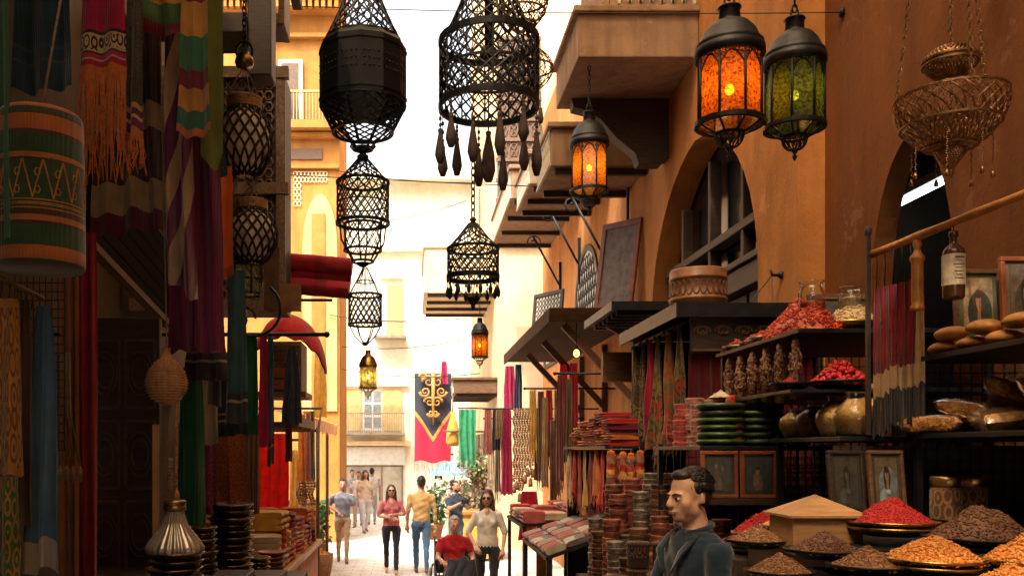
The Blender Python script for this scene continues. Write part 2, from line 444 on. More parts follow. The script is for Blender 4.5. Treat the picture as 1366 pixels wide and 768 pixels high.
# ================================================================ camera, sun, sky
cam = bpy.data.objects.new('camera', bpy.data.cameras.new('camera')); COL.objects.link(cam)
cam.location = (0, 0, EYE); cam.rotation_euler = (PI/2, 0, 0)
cam.data.lens = 36 * F / 1366; cam.data.sensor_width = 36; cam.data.sensor_fit = 'HORIZONTAL'
cam.data.shift_x = (683 - CX) / 1366; cam.data.shift_y = (CY - 384) / 1366
cam.data.clip_start = .05; cam.data.clip_end = 600
cam.data.dof.use_dof = False
SC.camera = cam
SUN_EL, SUN_AZ = math.radians(57), math.radians(28)      # the sun stands high behind the viewer's left shoulder
sv = V((-math.sin(SUN_AZ) * math.cos(SUN_EL), -math.cos(SUN_AZ) * math.cos(SUN_EL), math.sin(SUN_EL)))
sun = bpy.data.objects.new('sun', bpy.data.lights.new('sun', 'SUN')); COL.objects.link(sun)
sun.data.energy = 5; sun.data.angle = math.radians(.5); sun.data.color = (1, .90, .74)
sun.rotation_euler = sv.to_track_quat('Z', 'Y').to_euler(); sun.location = sv * 60
W = bpy.data.worlds.new('World'); SC.world = W; W.use_nodes = True
wn = W.node_tree; bg = wn.nodes['Background']
sky = wn.nodes.new('ShaderNodeTexSky'); sky.sky_type = 'NISHITA'; sky.sun_disc = False
sky.sun_elevation = SUN_EL; sky.sun_rotation = math.atan2(sv.x, sv.y)
sky.air_density = 1.3; sky.dust_density = 8.0; sky.ozone_density = .6
hz = wn.nodes.new('ShaderNodeHueSaturation'); hz.inputs['Saturation'].default_value = .22; hz.inputs['Value'].default_value = 3.9      # hazy, whitish summer sky
wn.links.new(sky.outputs[0], hz.inputs['Color']); wn.links.new(hz.outputs[0], bg.inputs[0]); bg.inputs[1].default_value = .15
SC.view_settings.view_transform = 'Standard'; SC.view_settings.look = 'None'; SC.view_settings.exposure = 0
SC.cycles.use_denoising = True; SC.cycles.max_bounces = 10; SC.cycles.diffuse_bounces = 6; SC.cycles.transparent_max_bounces = 24
SC.cycles.sample_clamp_indirect = 4; SC.cycles.caustics_reflective = False; SC.cycles.caustics_refractive = False

# ================================================================ ground
mb = MB(); mb.box((-200, -120, -.3), (200, 320, 0)); struct(mb, 'street', M['street'])
mb = MB(); mb.box((.55, 1.2, .004), (3.09, 7.4, .45)); struct(mb, 'pavement', M['stone'])
mb = MB(); mb.box((-2.59, -3, .004), (-.75, 8.6, .16)); struct(mb, 'pavement', M['stone'])

# ================================================================ right-hand building
RX, RN = 2.9, 3.1
bR = thing('market_building', 'long orange plastered building with pointed arches and balconies on the right of the alley', 'building', (3.2, 8, 0))
XZ = lambda x0: (lambda a, b, t: V((t, a, b)))
A1 = arch_pts(7.55, 10.9, 3.75, 5.42); A2 = arch_pts(5.15, 6.08, 3.25, 4.22)
poly = [(6.76, 0)] + [(7.55, 0)] + A1 + [(10.9, 0), (20, 0), (20, 9.6), (6.76, 9.6)]
mb = MB(); mb.prism(poly, XZ(0), RX, RX + .28); part(mb, 'wall', M['wall'], bR)
poly = [(-6, 0), (5.15, 0)] + A2 + [(6.08, 0), (6.755, 0), (6.755, 9.6), (-6, 9.6)]
mb = MB(); mb.prism(poly, XZ(0), RN, RN + .14); part(mb, 'wall', M['wall_near'], bR, label='set-back wall coloured darker for shade, with a narrow pointed opening')
mb = MB(); mb.box((RX + .02, -6, 9.602), (9, 20.1, 9.9)); part(mb, 'roof', M['tan'], bR)
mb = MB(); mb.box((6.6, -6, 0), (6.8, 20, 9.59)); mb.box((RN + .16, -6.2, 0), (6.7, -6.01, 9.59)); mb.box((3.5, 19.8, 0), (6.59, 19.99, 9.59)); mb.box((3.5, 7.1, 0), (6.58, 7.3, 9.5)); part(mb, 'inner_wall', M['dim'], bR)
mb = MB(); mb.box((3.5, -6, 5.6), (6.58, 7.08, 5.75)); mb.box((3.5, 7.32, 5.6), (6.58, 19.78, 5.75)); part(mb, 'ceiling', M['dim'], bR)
mb = MB()                                                # timber door set back in the big arch
x = RX + .2
for y0, y1 in ((7.57, 8.28), (8.34, 9.2), (9.26, 10.1), (10.16, 10.88)):
    mb.box((x, y0, .2), (x + .05, y1, 3.7))
    for k in range(4): mb.box((x - .02, y0 + .1, .4 + k * .82), (x + .004, y1 - .1, 1.05 + k * .82))
mb.box((x - .1, 7.56, 3.72), (x + .1, 10.89, 3.92)); mb.box((x - .14, 7.56, 3.93), (x + .08, 10.89, 3.99)); mb.box((x - .08, 7.7, 4.28), (x + .08, 10.75, 4.36))
for y in (8.3, 9.22, 10.13): mb.box((x - .06, y - .035, 4.0), (x + .06, y + .035, 5.2 if 9 < y < 9.5 else 4.95))
d = part(mb, 'door', M['dwood'], bR, bevel=.008)
mb = MB(); mb.box((x + .1, 7.56, 3.9), (x + .12, 10.89, 5.5)); part(mb, 'pane', M['darkglass'], d)
mb = MB(); mb.tube([(RX - .05, 11.9, 9.5), (RX - .05, 11.9, 3.9)], .02, 8)
for z in (5.2, 7, 8.6): mb.tube([(RX - .05, 11.9, z), (RX - .05, 11.9, z + .06)], .03, 8)
part(mb, 'drainpipe', M['dwood'], bR)

def balcony(y0, y1, xo, z, th, root, panel=True, beams=0, corbel=True, x1=RX, rail=None, mt='slab'):
    b = MB(); b.box((xo, y0, z), (x1 - .002, y1, z + th)); b.box((xo - .05, y0 - .05, z + th + .002), (x1 - .004, y1 + .05, z + th + .07))
    o = part(b, 'balcony', M[mt], root, bevel=.012)
    if corbel:
        for y in ((y1 - .34,) if y1 - y0 < 2.2 else (y0 + .15, (y0+y1)/2, y1 - .35)):
            pr = [(x1, z - .002), (xo + .12, z - .002), (xo + .14, z - .1), (xo + .3, z - .14), (xo + .45, z - .24), (xo + .62, z - .44), (x1 - .38, z - .62), (x1 - .34, z - .74), (x1 - .08, z - .74), (x1 - .03, z - .68), (x1, z - .68)]
            c = MB(); c.prism(pr, lambda a, b_, t: V((a, t, b_)), y, y + .2); part(c, 'bracket', M['dwood'], o, bevel=.006)
    if beams:
        for k in range(beams):
            c = MB(); y = y0 + .12 + (y1 - y0 - .24) * k / (beams - 1); c.box((xo + .06, y - .035, z - .08), (x1 - .01, y + .035, z - .003)); part(c, 'beam', M['dwood'], o)
    if panel:
        c = MB(); h = th - .08
        ys = [y0 + .06 + (y1 - y0 - .12) * k / max(2, int((y1-y0)/.08)) for k in range(max(2, int((y1-y0)/.08)) + 1)]
        for k in range(len(ys) - 1):
            for s in (0, 1): c.bar((xo - .012, ys[k], z + .04 + (h if s else 0)), (xo - .012, ys[k+1], z + .04 + (0 if s else h)), .016, .012)
        for zz in (z + .03, z + th - .03): c.box((xo - .025, y0 + .03, zz - .012), (xo - .002, y1 - .03, zz + .012))
        part(c, 'fretwork', M['paper'], o)
    if rail:
        c = MB(); zt = z + th + .07
        c.box((xo, y0, zt + rail), (xo + .06, y1, zt + rail + .06)); c.box((xo + .07, y0, zt + rail), (x1, y0 + .06, zt + rail + .06))
        n = int((y1 - y0) / .13)
        for k in range(n): c.box((xo + .02, y0 + .1 + k * .13, zt + .003), (xo + .045, y0 + .125 + k * .13, zt + rail))
        n = int((x1 - xo) / .13)
        for k in range(n): c.box((xo + .1 + k * .13, y0 + .02, zt + .003), (xo + .125 + k * .13, y0 + .045, zt + rail))
        part(c, 'railing', M['iron'], o)
    return o
balcony(9.1, 10.5, 1.68, 6.22, .44, bR, rail=None, panel=False)
mb = MB()                                                # carved parapet panels over the first balcony
mb.box((1.95, 9.16, 6.735), (2.0, 10.4, 7.7)); mb.box((2.01, 9.16, 6.735), (RX, 9.2, 7.7))
q = part(mb, 'parapet', M['slab'], bR)
mb = MB()
for k in range(7):
    for s in (0, 1): mb.bar((2.1 + k * .11, 9.145, 6.78 + .8 * s), (2.21 + k * .11, 9.145, 6.78 + .8 * (1 - s)), .03, .02)
part(mb, 'fretwork', M['paper'], q)
balcony(11.0, 12.2, 1.7, 5.72, .46, bR, corbel=False, beams=2)
balcony(13.1, 14.7, 1.72, 6.12, .42, bR, beams=3, corbel=False)
balcony(15.4, 18.9, 1.7, 6.55, .5, bR, beams=4, corbel=False)

def arched_window(y0, y1, z0, zs, za, root, X=RX):
    out = [(y0, z0)] + arch_pts(y0, y1, zs, za) + [(y1, z0)]; w = .09
    inn = [(y0 + w, z0 + w)] + arch_pts(y0 + w, y1 - w, zs, za - w * 1.2) + [(y1 - w, z0 + w)]
    mb = MB(); n = len(out)
    vs = [V((X - .03, a, b)) for a, b in out] + [V((X - .03, a, b)) for a, b in inn] + [V((X - .002, a, b)) for a, b in out] + [V((X - .002, a, b)) for a, b in inn]
    fs = []
    for i in range(n):
        j = (i + 1) % n
        fs += [(i, j, n + j, n + i), (i, 2*n + i, 2*n + j, j), (n + i, n + j, 3*n + j, 3*n + i)]
    mb.add(vs, fs); o = part(mb, 'window', M['dwood'], root)
    mb = MB(); mb.add([V((X - .006, a, b)) for a, b in inn], [tuple(range(len(inn)))]); part(mb, 'pane', M['white'], o)
    mb = MB(); yc = (y0 + y1) / 2; hw = (y1 - y0) / 2 - w
    def inside(y, z):
        if z < z0 + w or abs(y - yc) > hw: return False
        if z <= zs: return True
        return z < zs + (za - w * 1.2 - zs) * (1 - (abs(y - yc) / hw) ** 2) ** .5 if abs(y - yc) < hw else False
    st = .2
    for i in range(-2, int((y1 - y0) / st) + 3):
        for j in range(int((za - z0) / st) + 2):
            y = y0 + i * st + (st / 2 if j % 2 else 0); z = z0 + j * st
            for dy, dz in ((st/2, st), (-st/2, st), (st * .5, st * .35), (-st * .5, st * .35)):
                a = (y, z); b_ = (y + dy, z + dz)
                if inside(*a) and inside(*b_):
                    m_ = ((a[0]+b_[0])/2 + .02, (a[1]+b_[1])/2)
                    mb.tube([(X - .014, *a), (X - .014, *m_), (X - .014, *b_)], .009, 4, caps=False)
    part(mb, 'lattice', M['dwood'], o)
arched_window(13.9, 15.9, 4.0, 4.75, 5.65, bR)
arched_window(18.0, 19.6, 4.0, 4.7, 5.5, bR)

# ================================================================ far right block and its gallery
bF = thing('corner_building', 'tall tan corner building standing forward at the far end of the right side', 'building', (2.6, 24, 0))
mb = MB(); mb.box((1.95, 20.15, 0), (8, 30, 19)); part(mb, 'wall', M['tan'], bF)
mb = MB()                                                # carved timber screen on its front corner
mb.box((1.9, 20.05, 6.9), (2.86, 20.14, 11.4))
for z in [6.9 + .45 * k for k in range(11)]: mb.box((1.86, 19.99, z - .04), (2.88, 20.045, z + .04))
for k in range(10):
    for j in range(4):
        cx, cz = 2.02 + j * .24, 7.12 + k * .45
        mb.tube([(cx + .09 * math.cos(t), 20.03, cz + .15 * math.sin(t)) for t in [2*PI*i/10 for i in range(10)]], .014, 4, closed=True)
        mb.bar((cx - .1, 20.03, cz - .18), (cx + .1, 20.03, cz + .18), .02, .02); mb.bar((cx + .1, 20.03, cz - .18), (cx - .1, 20.03, cz + .18), .02, .02)
part(mb, 'timber_screen', M['carved'], bF)
balcony(21.2, 24.6, .3, 5.95, 1.05, bF, panel=True, beams=4, corbel=False, x1=1.95, mt='tan')
balcony(20.6, 23.0, .95, 3.55, .3, bF, panel=True, beams=6, corbel=False, x1=1.95, mt='wood')
for k in range(3):
    mb = MB(); mb.box((1.90, 24 + k * 1.9, .1), (1.947, 25.1 + k * 1.9, 2.7)); part(mb, 'shutter', M['wood'], bF)

# ================================================================ far façade closing the street
bC = thing('shop_building', 'pale cream building closing the far end of the alley with a half open shutter', 'building', (0, 33, 0))
mb = MB(); mb.box((-12, 32, 0), (7, 38, 12.2)); part(mb, 'wall', M['cream'], bC)
def fp(px, py, d=32): p = P(px, py, d); return p.x, p.z
def facade_rect(mb, x0, x1, y0, y1, t0, t1, d=32, mi=0):
    a = fp(x0, y1, d); b = fp(x1, y0, d); mb.box((a[0], d - t1, a[1]), (b[0], d - t0, b[1]), mi)
mb = MB(); facade_rect(mb, 430, 548, 588, 594, .003, .3); part(mb, 'lintel', M['tan'], bC)
mb = MB(); facade_rect(mb, 440, 538, 618, 690, .002, .05); o = part(mb, 'shopfront', mat('faded_shopfront', (.26,.20,.14), .7), bC)
mb = MB()
for x0, x1 in ((443, 458), (461, 479), (482, 508), (511, 535)): facade_rect(mb, x0, x1, 622, 684, .052, .06)
part(mb, 'pane', mat('dim_shop_glass', (.42, .37, .29), .1, var=.4, vs=1.5), o)
mb = MB()
for k in range(14): facade_rect(mb, 438, 540, 596 + k * 1.7, 597.5 + k * 1.7, .055, .11)
part(mb, 'roller_shutter', M['white'], bC)
for x0, x1, y0, y1 in ((462, 482, 519, 574), (511, 536, 519, 574), (516, 538, 381, 448)):
    mb = MB(); facade_rect(mb, x0, x1, y0, y1, .002, .06)
    part(mb, 'shutter', mat('sun_bleached_shutter', (.72, .5, .2), .7, var=.2), bC)
mb = MB(); facade_rect(mb, 484, 509, 519, 574, .002, .04); w_ = part(mb, 'window', M['white'], bC)
mb = MB()
for i in range(2):
    for j in range(3): facade_rect(mb, 486 + i * 12, 496 + i * 12, 522 + j * 17, 536 + j * 17, .042, .05)
part(mb, 'pane', mat('grey_pane', (.3, .32, .3), .1, var=.3), w_)
for x0, x1, y0, y1 in ((456, 540, 551, 577), (500, 542, 430, 450)):
    mb = MB(); facade_rect(mb, x0, x1, y0, y0 + 1.5, .5, .56); facade_rect(mb, x0, x1, y1, y1 + 3, .003, .6)
    n = int((x1 - x0) / 3)
    for k in range(n): facade_rect(mb, x0 + 1 + k * 3, x0 + 1.7 + k * 3, y0 + 1.5, y1, .51, .55)
    part(mb, 'balcony_railing', mat('dusty_railing', (.34,.28,.21), .7), bC)
for q in ((236, 244, .5), (330, 336, .2)): mb = MB(); facade_rect(mb, 380, 640, q[0], q[1], .003, q[2]); part(mb, 'cornice', M['cream'], bC)
for q in ((508, 537, 362, 372), (452, 545, 508, 515)): mb = MB(); facade_rect(mb, *q, .003, .15); part(mb, 'window_hood', M['cream'], bC)

# ================================================================ yellow building facing us on the left
bY = thing('yellow_building', 'sunlit yellow ochre building with cornice, balcony and carved arch on the left', 'building', (-3.5, 23, 0))
D = 22
mb = MB(); mb.box((-7.5, D, 0), (-1.78, D + 2.4, 17)); part(mb, 'wall', M['yellow'], bY)
mb = MB()
facade_rect(mb, 300, 462, 0, 10, .002, .5, D); facade_rect(mb, 300, 458, 10, 22, .002, .3, D)
for k in range(18): facade_rect(mb, 302 + k * 8.6, 307 + k * 8.6, 10.2, 21, .302, .46, D)
part(mb, 'cornice', M['yellow'], bY)
for q in ((300, 455, 48, 53, .16), (300, 456, 168, 178, .42), (300, 454, 180, 186, .2), (378, 452, 222, 226, .12)): mb = MB(); facade_rect(mb, *q[:4], .002, q[4], D); part(mb, 'ledge', M['yellow'], bY)
mb = MB(); facade_rect(mb, 372, 404, 82, 168, .002, .1, D); o = part(mb, 'window', M['cream'], bY)
mb = MB(); facade_rect(mb, 376, 399, 87, 167, .102, .12, D); part(mb, 'pane', M['carved'], o)
mb = MB(); facade_rect(mb, 384, 430, 199, 213, .002, .04, D); part(mb, 'window', M['wood'], bY)
mb = MB(); facade_rect(mb, 376, 446, 129, 132, .36, .42, D)
for k in range(17): facade_rect(mb, 377 + k * 4.2, 378.2 + k * 4.2, 132, 168, .37, .41, D)
part(mb, 'balcony_railing', mat('ochre_railing', (.5, .3, .1), .6), bY)
mb = MB()                                                # carved frieze and arch
for i in range(9):
    for j in range(6):
        x_, y_ = 394 + i * 5, 232 + j * 8
        if i > 1 and 1 < j: continue
        c = P(x_, y_, D - .03); mb.tube([(c.x + .045 * math.cos(t), c.y, c.z + .06 * math.sin(t)) for t in [2*PI*q/8 for q in range(8)]], .014, 4, closed=True)
part(mb, 'carving', M['tan'], bY)
mb = MB(); x0, x1 = fp(404, 400, D)[0], fp(450, 400, D)[0]
ap = [(x0, 3.2)] + arch_pts(x0, x1, 7.2, 8.5) + [(x1, 3.2)]
mb.prism(ap, lambda a, b, t: V((a, t, b)), D - .06, D - .003); part(mb, 'arched_niche', plaster('niche_plaster', (.62, .38, .15), .3), bY)
mb = MB(); x0, x1 = fp(416, 400, D)[0], fp(434, 400, D)[0]; mb.box((x0, D - .1, 3.3), (x1, D - .062, 8.0)); part(mb, 'pillar', M['yellow'], bY)

# ================================================================ near left building, unseen roof and rear wall added for the light
bL = thing('souk_house', 'dark timbered house over the cloth stalls on the left with a carved bay', 'building', (-3.2, 4, 0))
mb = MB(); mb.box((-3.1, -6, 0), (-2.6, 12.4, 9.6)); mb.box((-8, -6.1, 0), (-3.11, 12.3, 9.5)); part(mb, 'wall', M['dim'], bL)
mb = MB()                                                # carved bay (mashrabiya) at the corner of the house
a, b = P(297, 100, 8.0), P(380, 415, 8.0)
mb.box((-2.58, 8.0, b.z), (b.x, 8.4, a.z)); bay = part(mb, 'bay_window', M['dwood'], bL)
mb = MB(); z0, z1, x0, x1 = b.z + .1, a.z - .05, -2.2, b.x - .1
for k in range(20):
    for j in range(12):
        cx, cz = x0 + (x1 - x0) * (j + .5) / 12, z0 + (z1 - z0) * (k + .5) / 20
        mb.tube([(cx + .038 * math.cos(t), 7.985, cz + .045 * math.sin(t)) for t in [PI*i/3 for i in range(6)]], .011, 4, closed=True)
for zz in (b.z + .05, (z0 + z1) / 2, a.z): mb.box((-2.5, 7.93, zz - .05), (b.x + .04, 7.998, zz + .05))
for xx in (-2.2, b.x - .03): mb.box((xx - .04, 7.94, b.z), (xx + .04, 7.997, a.z))
part(mb, 'lattice', M['carved'], bay)
mb = MB(); a = P(316, -60, 6.4); b = P(362, 100, 6.4)
mb.box((P(330, 0, 6.4).x, 6.4, b.z), (b.x, 6.62, a.z + .9)); mb.box((P(285, 0, 6.4).x, 6.35, P(0, 48, 6.4).z), (P(330, 0, 6.4).x - .003, 6.7, P(0, 20, 6.4).z)); part(mb, 'post', M['dwood'], bL, bevel=.01)
mb = MB(); a = P(350, 42, 7.2); mb.box((-2.59, 7.1, a.z), (P(380, 42, 7.2).x, 7.4, a.z + .1)); mb.box((P(374, 42, 7.2).x, 7.08, a.z + .003), (P(382, 42, 7.2).x, 7.42, a.z + .9)); part(mb, 'eave', M['wood'], bL, bevel=.008)

sr = thing('added_light_roof', 'added unseen cloth roof that dims and warms the light in the near alley', 'roof', (0, 3, 9.6))  # unseen roof, added to dim and warm the light on the foreground
mb = MB()
for k in range(8):
    y = -5.9 + k * 2.05; mb.grid(lambda u, v, y=y: V((-2.98 + 5.86 * u, y + v * 2.0, 9.72 - .16 * math.sin(PI * v) - .05 * math.sin(PI * u) + .02 * math.sin(u * 40 + y))), 30, 8)
filter_m = cloth_mat('shade_cloth', (.86, .56, .28), trans=.8)
nt = filter_m.node_tree; out_ = nt.nodes['Material Output']; src_ = out_.inputs[0].links[0].from_socket      # part of the sun passes straight through to light the right-hand goods
tp_ = nt.nodes.new('ShaderNodeBsdfTransparent'); tp_.inputs[0].default_value = (1, .80, .55, 1); mx_ = nt.nodes.new('ShaderNodeMixShader'); mx_.inputs[0].default_value = .25
nt.links.new(src_, mx_.inputs[1]); nt.links.new(tp_.outputs[0], mx_.inputs[2]); nt.links.new(mx_.outputs[0], out_.inputs[0])
part(mb, 'light_filter', filter_m, sr)
mb = MB()
for k in range(9): mb.box((-2.59, -5 + k * 1.85, 9.35), (2.88, -4.85 + k * 1.85, 9.6))
part(mb, 'rafter', M['dwood'], sr)
bB = thing('added_rear_wall', 'added unseen wall that keeps light out behind the viewer', 'wall', (0, -6, 0))  # unseen wall, added to cut the light coming from behind
mb = MB(); mb.prism([(-2.58, 0), (-1.1, 0)] + [(-1.1, 2.2), (0, 3.2), (1.1, 2.2)] + [(1.1, 0), (2.88, 0), (2.88, 9.3), (-2.58, 9.3)], lambda a, b, t: V((a, t, b)), -5.9, -5.6); part(mb, 'wall', M['wall_near'], bB)

# ================================================================ goods: shared builders
G = {
 'chili': grain_mat('dried_chilli', [(.30,.022,.010),(.58,.06,.018),(.42,.035,.014),(.70,.16,.05)], 55, .35),
 'nut': grain_mat('pale_nuts', [(.42,.28,.13),(.62,.46,.25),(.52,.36,.18)], 90),
 'red': grain_mat('red_spice', [(.28,.008,.008),(.42,.02,.015),(.34,.012,.012)], 220, .8),
 'brown': grain_mat('brown_spice', [(.15,.065,.028),(.30,.14,.05),(.2,.085,.04),(.38,.2,.09)], 120),
 'dark': grain_mat('dark_seeds', [(.07,.03,.016),(.17,.07,.034),(.11,.045,.022)], 120),
 'orange': grain_mat('orange_spice', [(.52,.16,.022),(.74,.31,.06),(.62,.21,.035),(.8,.42,.12)], 100),
 'berry': grain_mat('raspberries', [(.42,.008,.015),(.62,.02,.03),(.5,.012,.02)], 60, .4),
 'gold': grain_mat('golden_lentils', [(.45,.21,.05),(.66,.36,.1),(.55,.27,.08)], 140),
}
def heap(c, R_, h, m, name, label, cat, group=None, n=900, a=.010, b=.006, sq=(1,1), p=1.1, rz=0, flat=0, parent=None):
    mb = MB(); off = V((rnd.random()*40, rnd.random()*40, 0))
    def hz_(r, ang):
        q = max(0, 1 - r); z = h * (q ** p)
        return z + h * .17 * noise.noise(off + V((r * 3 * math.cos(ang), r * 3 * math.sin(ang), 0))) * (1 - r * .8)
    rot = Matrix.Rotation(rz, 3, 'Z')
    def pt(r, ang): return rot @ V((R_ * sq[0] * r * math.cos(ang), R_ * sq[1] * r * math.sin(ang), hz_(r, ang)))
    def fn(u, v): return pt(v, u * 2 * PI)
    mb.grid(fn, 36, 14)
    for i in range(n):
        r = math.sqrt(rnd.random()) * .99; ang = rnd.random() * 2 * PI
        if i % 23 == 0: r = 1.0 + .06 * rnd.random()
        k = .6 + .8 * rnd.random(); q = pt(r, ang); mb.grain(q + V((0, 0, b * .3)), a * k, b * k)
    for v_ in mb.v: v_ += V(c)
    return part(mb, name, m, parent) if parent else solo(mb, name, m, label, cat, group)
PLATE = {}
def plate(c, R_, m, label, cat='plate', group=None, h=.03, name='plate'):
    mb = MB(); mb.lathe([(0, .0), (R_*.6, 0), (R_*.72, h*.35), (R_, h*.8), (R_*1.01, h), (R_*.98, h*1.02), (R_*.7, h*.6), (0, h*.45)], c, 36)
    return solo(mb, name, m, label, cat, group)
def rack(name, label, shelves, x0, x1, y0, y1, zb, zt, grid=True, posts=True, cat='display rack'):
    t = thing(name, label, cat, ((x0+x1)/2, (y0+y1)/2, zb))
    for z in shelves:
        mb = MB(); mb.box((x0, y0, z - .018), (x1, y1, z)); mb.box((x0 - .010, y0 - .012, z - .019), (x0 - .001, y1 + .012, z + .004)); mb.box((x0 - .0, y0 - .011, z - .019), (x1, y0 - .001, z + .004))
        part(mb, 'shelf', M['shelf'], t, bevel=.003)
    if posts:
        for x, y in ((x0 + .03, y1 - .03), (x1 - .03, y0 + .03), (x1 - .03, y1 - .03)):
            mb = MB(); mb.box((x - .015, y - .015, zb), (x + .015, y + .015, zt)); part(mb, 'post', M['shelf'], t)
    if grid:
        mb = MB(); st = .05
        for k in range(int((zt - zb) / st)): mb.bar((x0 + .02, y1 - .005, zb + k * st), (x1, y1 - .005, zb + k * st), .005, .005)
        for k in range(int((x1 - x0) / st)): mb.bar((x0 + .03 + k * st, y1 - .01, zb), (x0 + .03 + k * st, y1 - .01, zt), .005, .005)
        part(mb, 'wire_grid', M['shelf'], t)
    return t
def picture(label, c, w, h, yaw, tilt, frame_m, mat_c, bg_c, fig, group=None):
    """framed picture standing with its bottom edge centre at c; fig: list of (kind, x, z, rx, rz, colour)"""
    t = thing('framed_picture', label, 'picture', c, group, yaw); t.rotation_euler = (-tilt, 0, yaw)
    f = min(w, h) * .1; mb = MB()
    for lo, hi in (((-w/2, -.012, 0), (w/2, .012, f)), ((-w/2, -.012, h - f), (w/2, .012, h)), ((-w/2, -.0115, f), (-w/2 + f, .0115, h - f)), ((w/2 - f, -.0115, f), (w/2, .0115, h - f))): mb.box(lo, hi)
    part(mb, 'frame', frame_m, t, world=False, bevel=.004)
    mb = MB(); mb.box((-w/2 + f, -.002, f), (w/2 - f, .008, h - f)); part(mb, 'mount', mat('mount_card', mat_c, .9, var=.3, vs=20), t, world=False)
    k = f * 1.9; mb = MB(); mb.box((-w/2 + k, -.0045, k), (w/2 - k, -.0025, h - k)); cv = part(mb, 'canvas', mat('painted_canvas', bg_c, .7, var=.6, vs=25, bs=60), t, world=False)
    iw, ih = w / 2 - k, h / 2 - k
    mb = MB(); ms = []
    for i, (kd, x, z, rx, rz, col) in enumerate(fig):
        pts = []
        for q in range(24):
            a_ = 2 * PI * q / 24; X = x + rx * math.cos(a_) * (1 + .08 * math.sin(3 * a_ + i)); Z = z + rz * math.sin(a_)
            X = max(-.98, min(.98, X)); Z = max(-.98, min(.98, Z)); pts.append((X * iw, h / 2 + Z * ih))
        mb.prism(pts, lambda a, b, t_: V((a, t_, b)), -.0052 - .0007 * (i + 1), -.0046 - .0007 * i, i); ms.append(mat('paint', col, .6, var=.5, vs=40, bs=90))
    part(mb, 'painted_figure', ms, cv, world=False)
    return t
SITTER = lambda skin, hair, dress: [('ground', .1, -.1, .8, .75, [x * .7 for x in dress]), ('hair', 0, .2, .30, .48, hair), ('shoulder', -.3, -.72, .5, .55, dress), ('shoulder', .35, -.8, .55, .62, [x * .8 for x in dress]), ('neck', .02, -.12, .12, .25, [x * .8 for x in skin]), ('face', .0, .3, .17, .27, skin), ('shade', .08, .27, .08, .22, [x * .7 for x in skin]), ('brow', -.02, .52, .2, .12, hair), ('sleeve', -.45, -.6, .2, .4, [x * 1.3 for x in dress]), ('hand', -.15, -.7, .22, .09, skin), ('collar', 0, -.32, .2, .1, [x * 1.5 for x in dress])]

# ================================================================ awnings on the right wall
a1 = thing('wooden_awning', 'long dark wooden awning on brackets along the right wall under the arched windows', 'awning', (2.3, 14, 3.9))
mb = MB(); mb.box((1.75, 11.35, 3.90), (2.897, 16.9, 4.0)); mb.box((1.72, 11.32, 3.86), (1.748, 16.93, 4.04)); mb.box((1.751, 11.32, 3.861), (2.897, 11.348, 4.041)); part(mb, 'board', mat('weathered_dark_wood', (.05,.022,.010), .8, spec=.1, var=.5, vs=8, bs=40, stretch=(1,.3,6)), a1, bevel=.006)
for y in (11.6, 13.4, 15.2):
    mb = MB(); mb.bar((1.95, y, 3.86), (2.85, y, 2.9), .07, .09); mb.box((2.82, y - .04, 2.6), (2.895, y + .04, 3.82)); part(mb, 'bracket', M['wood'], a1)
a2 = thing('slatted_awning', 'black slatted metal awning between the long wooden awning and the scarf canopy', 'awning', (2.4, 9, 3.5))
mb = MB(); mb.box((1.85, 8.25, 3.55), (2.897, 9.5, 3.58)); mb.box((1.82, 8.22, 3.53), (1.848, 9.53, 3.61)); mb.box((1.85, 8.22, 3.531), (2.896, 8.247, 3.609)); part(mb, 'board', M['shelf'], a2)
for k in range(6):
    mb = MB(); mb.box((1.9, 8.35 + k * .2, 3.5), (2.895, 8.4 + k * .2, 3.547)); part(mb, 'slat', M['shelf'], a2)
mb = MB(); mb.box((1.95, 9.2, 2.95), (2.85, 9.3, 3.25)); mb.bar((2.85, 9.0, 3.0), (1.95, 9.0, 3.5), .06, .06); part(mb, 'bracket', M['wood'], a2)
a3 = thing('scarf_canopy', 'dark canopy box with a scarf rail and maroon curtain beside the big arch', 'canopy', (2.4, 7, 2.3))
mb = MB(); mb.box((1.85, 6.25, 3.2), (2.89, 7.9, 3.25)); mb.box((1.825, 6.22, 3.17), (1.848, 7.93, 3.27)); mb.box((1.85, 6.22, 3.171), (2.89, 6.247, 3.269)); part(mb, 'board', M['shelf'], a3)
mb = MB(); mb.tube([(1.9, 6.3, 3.14), (1.9, 7.85, 3.14)], .012, 8); part(mb, 'rail', M['iron'], a3)
mb = MB(); mb.box((1.95, 6.3, 2.93), (2.85, 6.33, 3.195)); v_ = part(mb, 'valance', M['dwood'], a3)
mb = MB()
for k in range(6):
    cx = 2.03 + k * .145
    for s in (-1, 1):
        mb.tube([(cx + s * .06 * (1 - t) * math.cos(t * 7), 6.294, 3.08 + .05 * (1 - t) * math.sin(t * 7)) for t in [i / 14 for i in range(15)]], .007, 4)
mb.bar((1.96, 6.292, 2.95), (2.84, 6.292, 2.95), .012, .016); part(mb, 'scrollwork', M['wood'], v_)
mb = MB(); drape(mb, (1.95, 6.36, 2.95), (2.85, 6.36, 2.95), .95, 13, .022, 1, seed=4); part(mb, 'curtain', cloth_mat('maroon_curtain', (.14, .012, .02)), a3)
mb = MB(); mb.box((2.84, 6.3, 1.2), (2.88, 7.9, 3.19)); mb.box((1.93, 7.86, 1.2), (2.84, 7.9, 3.19)); part(mb, 'panel', M['dwood'], a3)

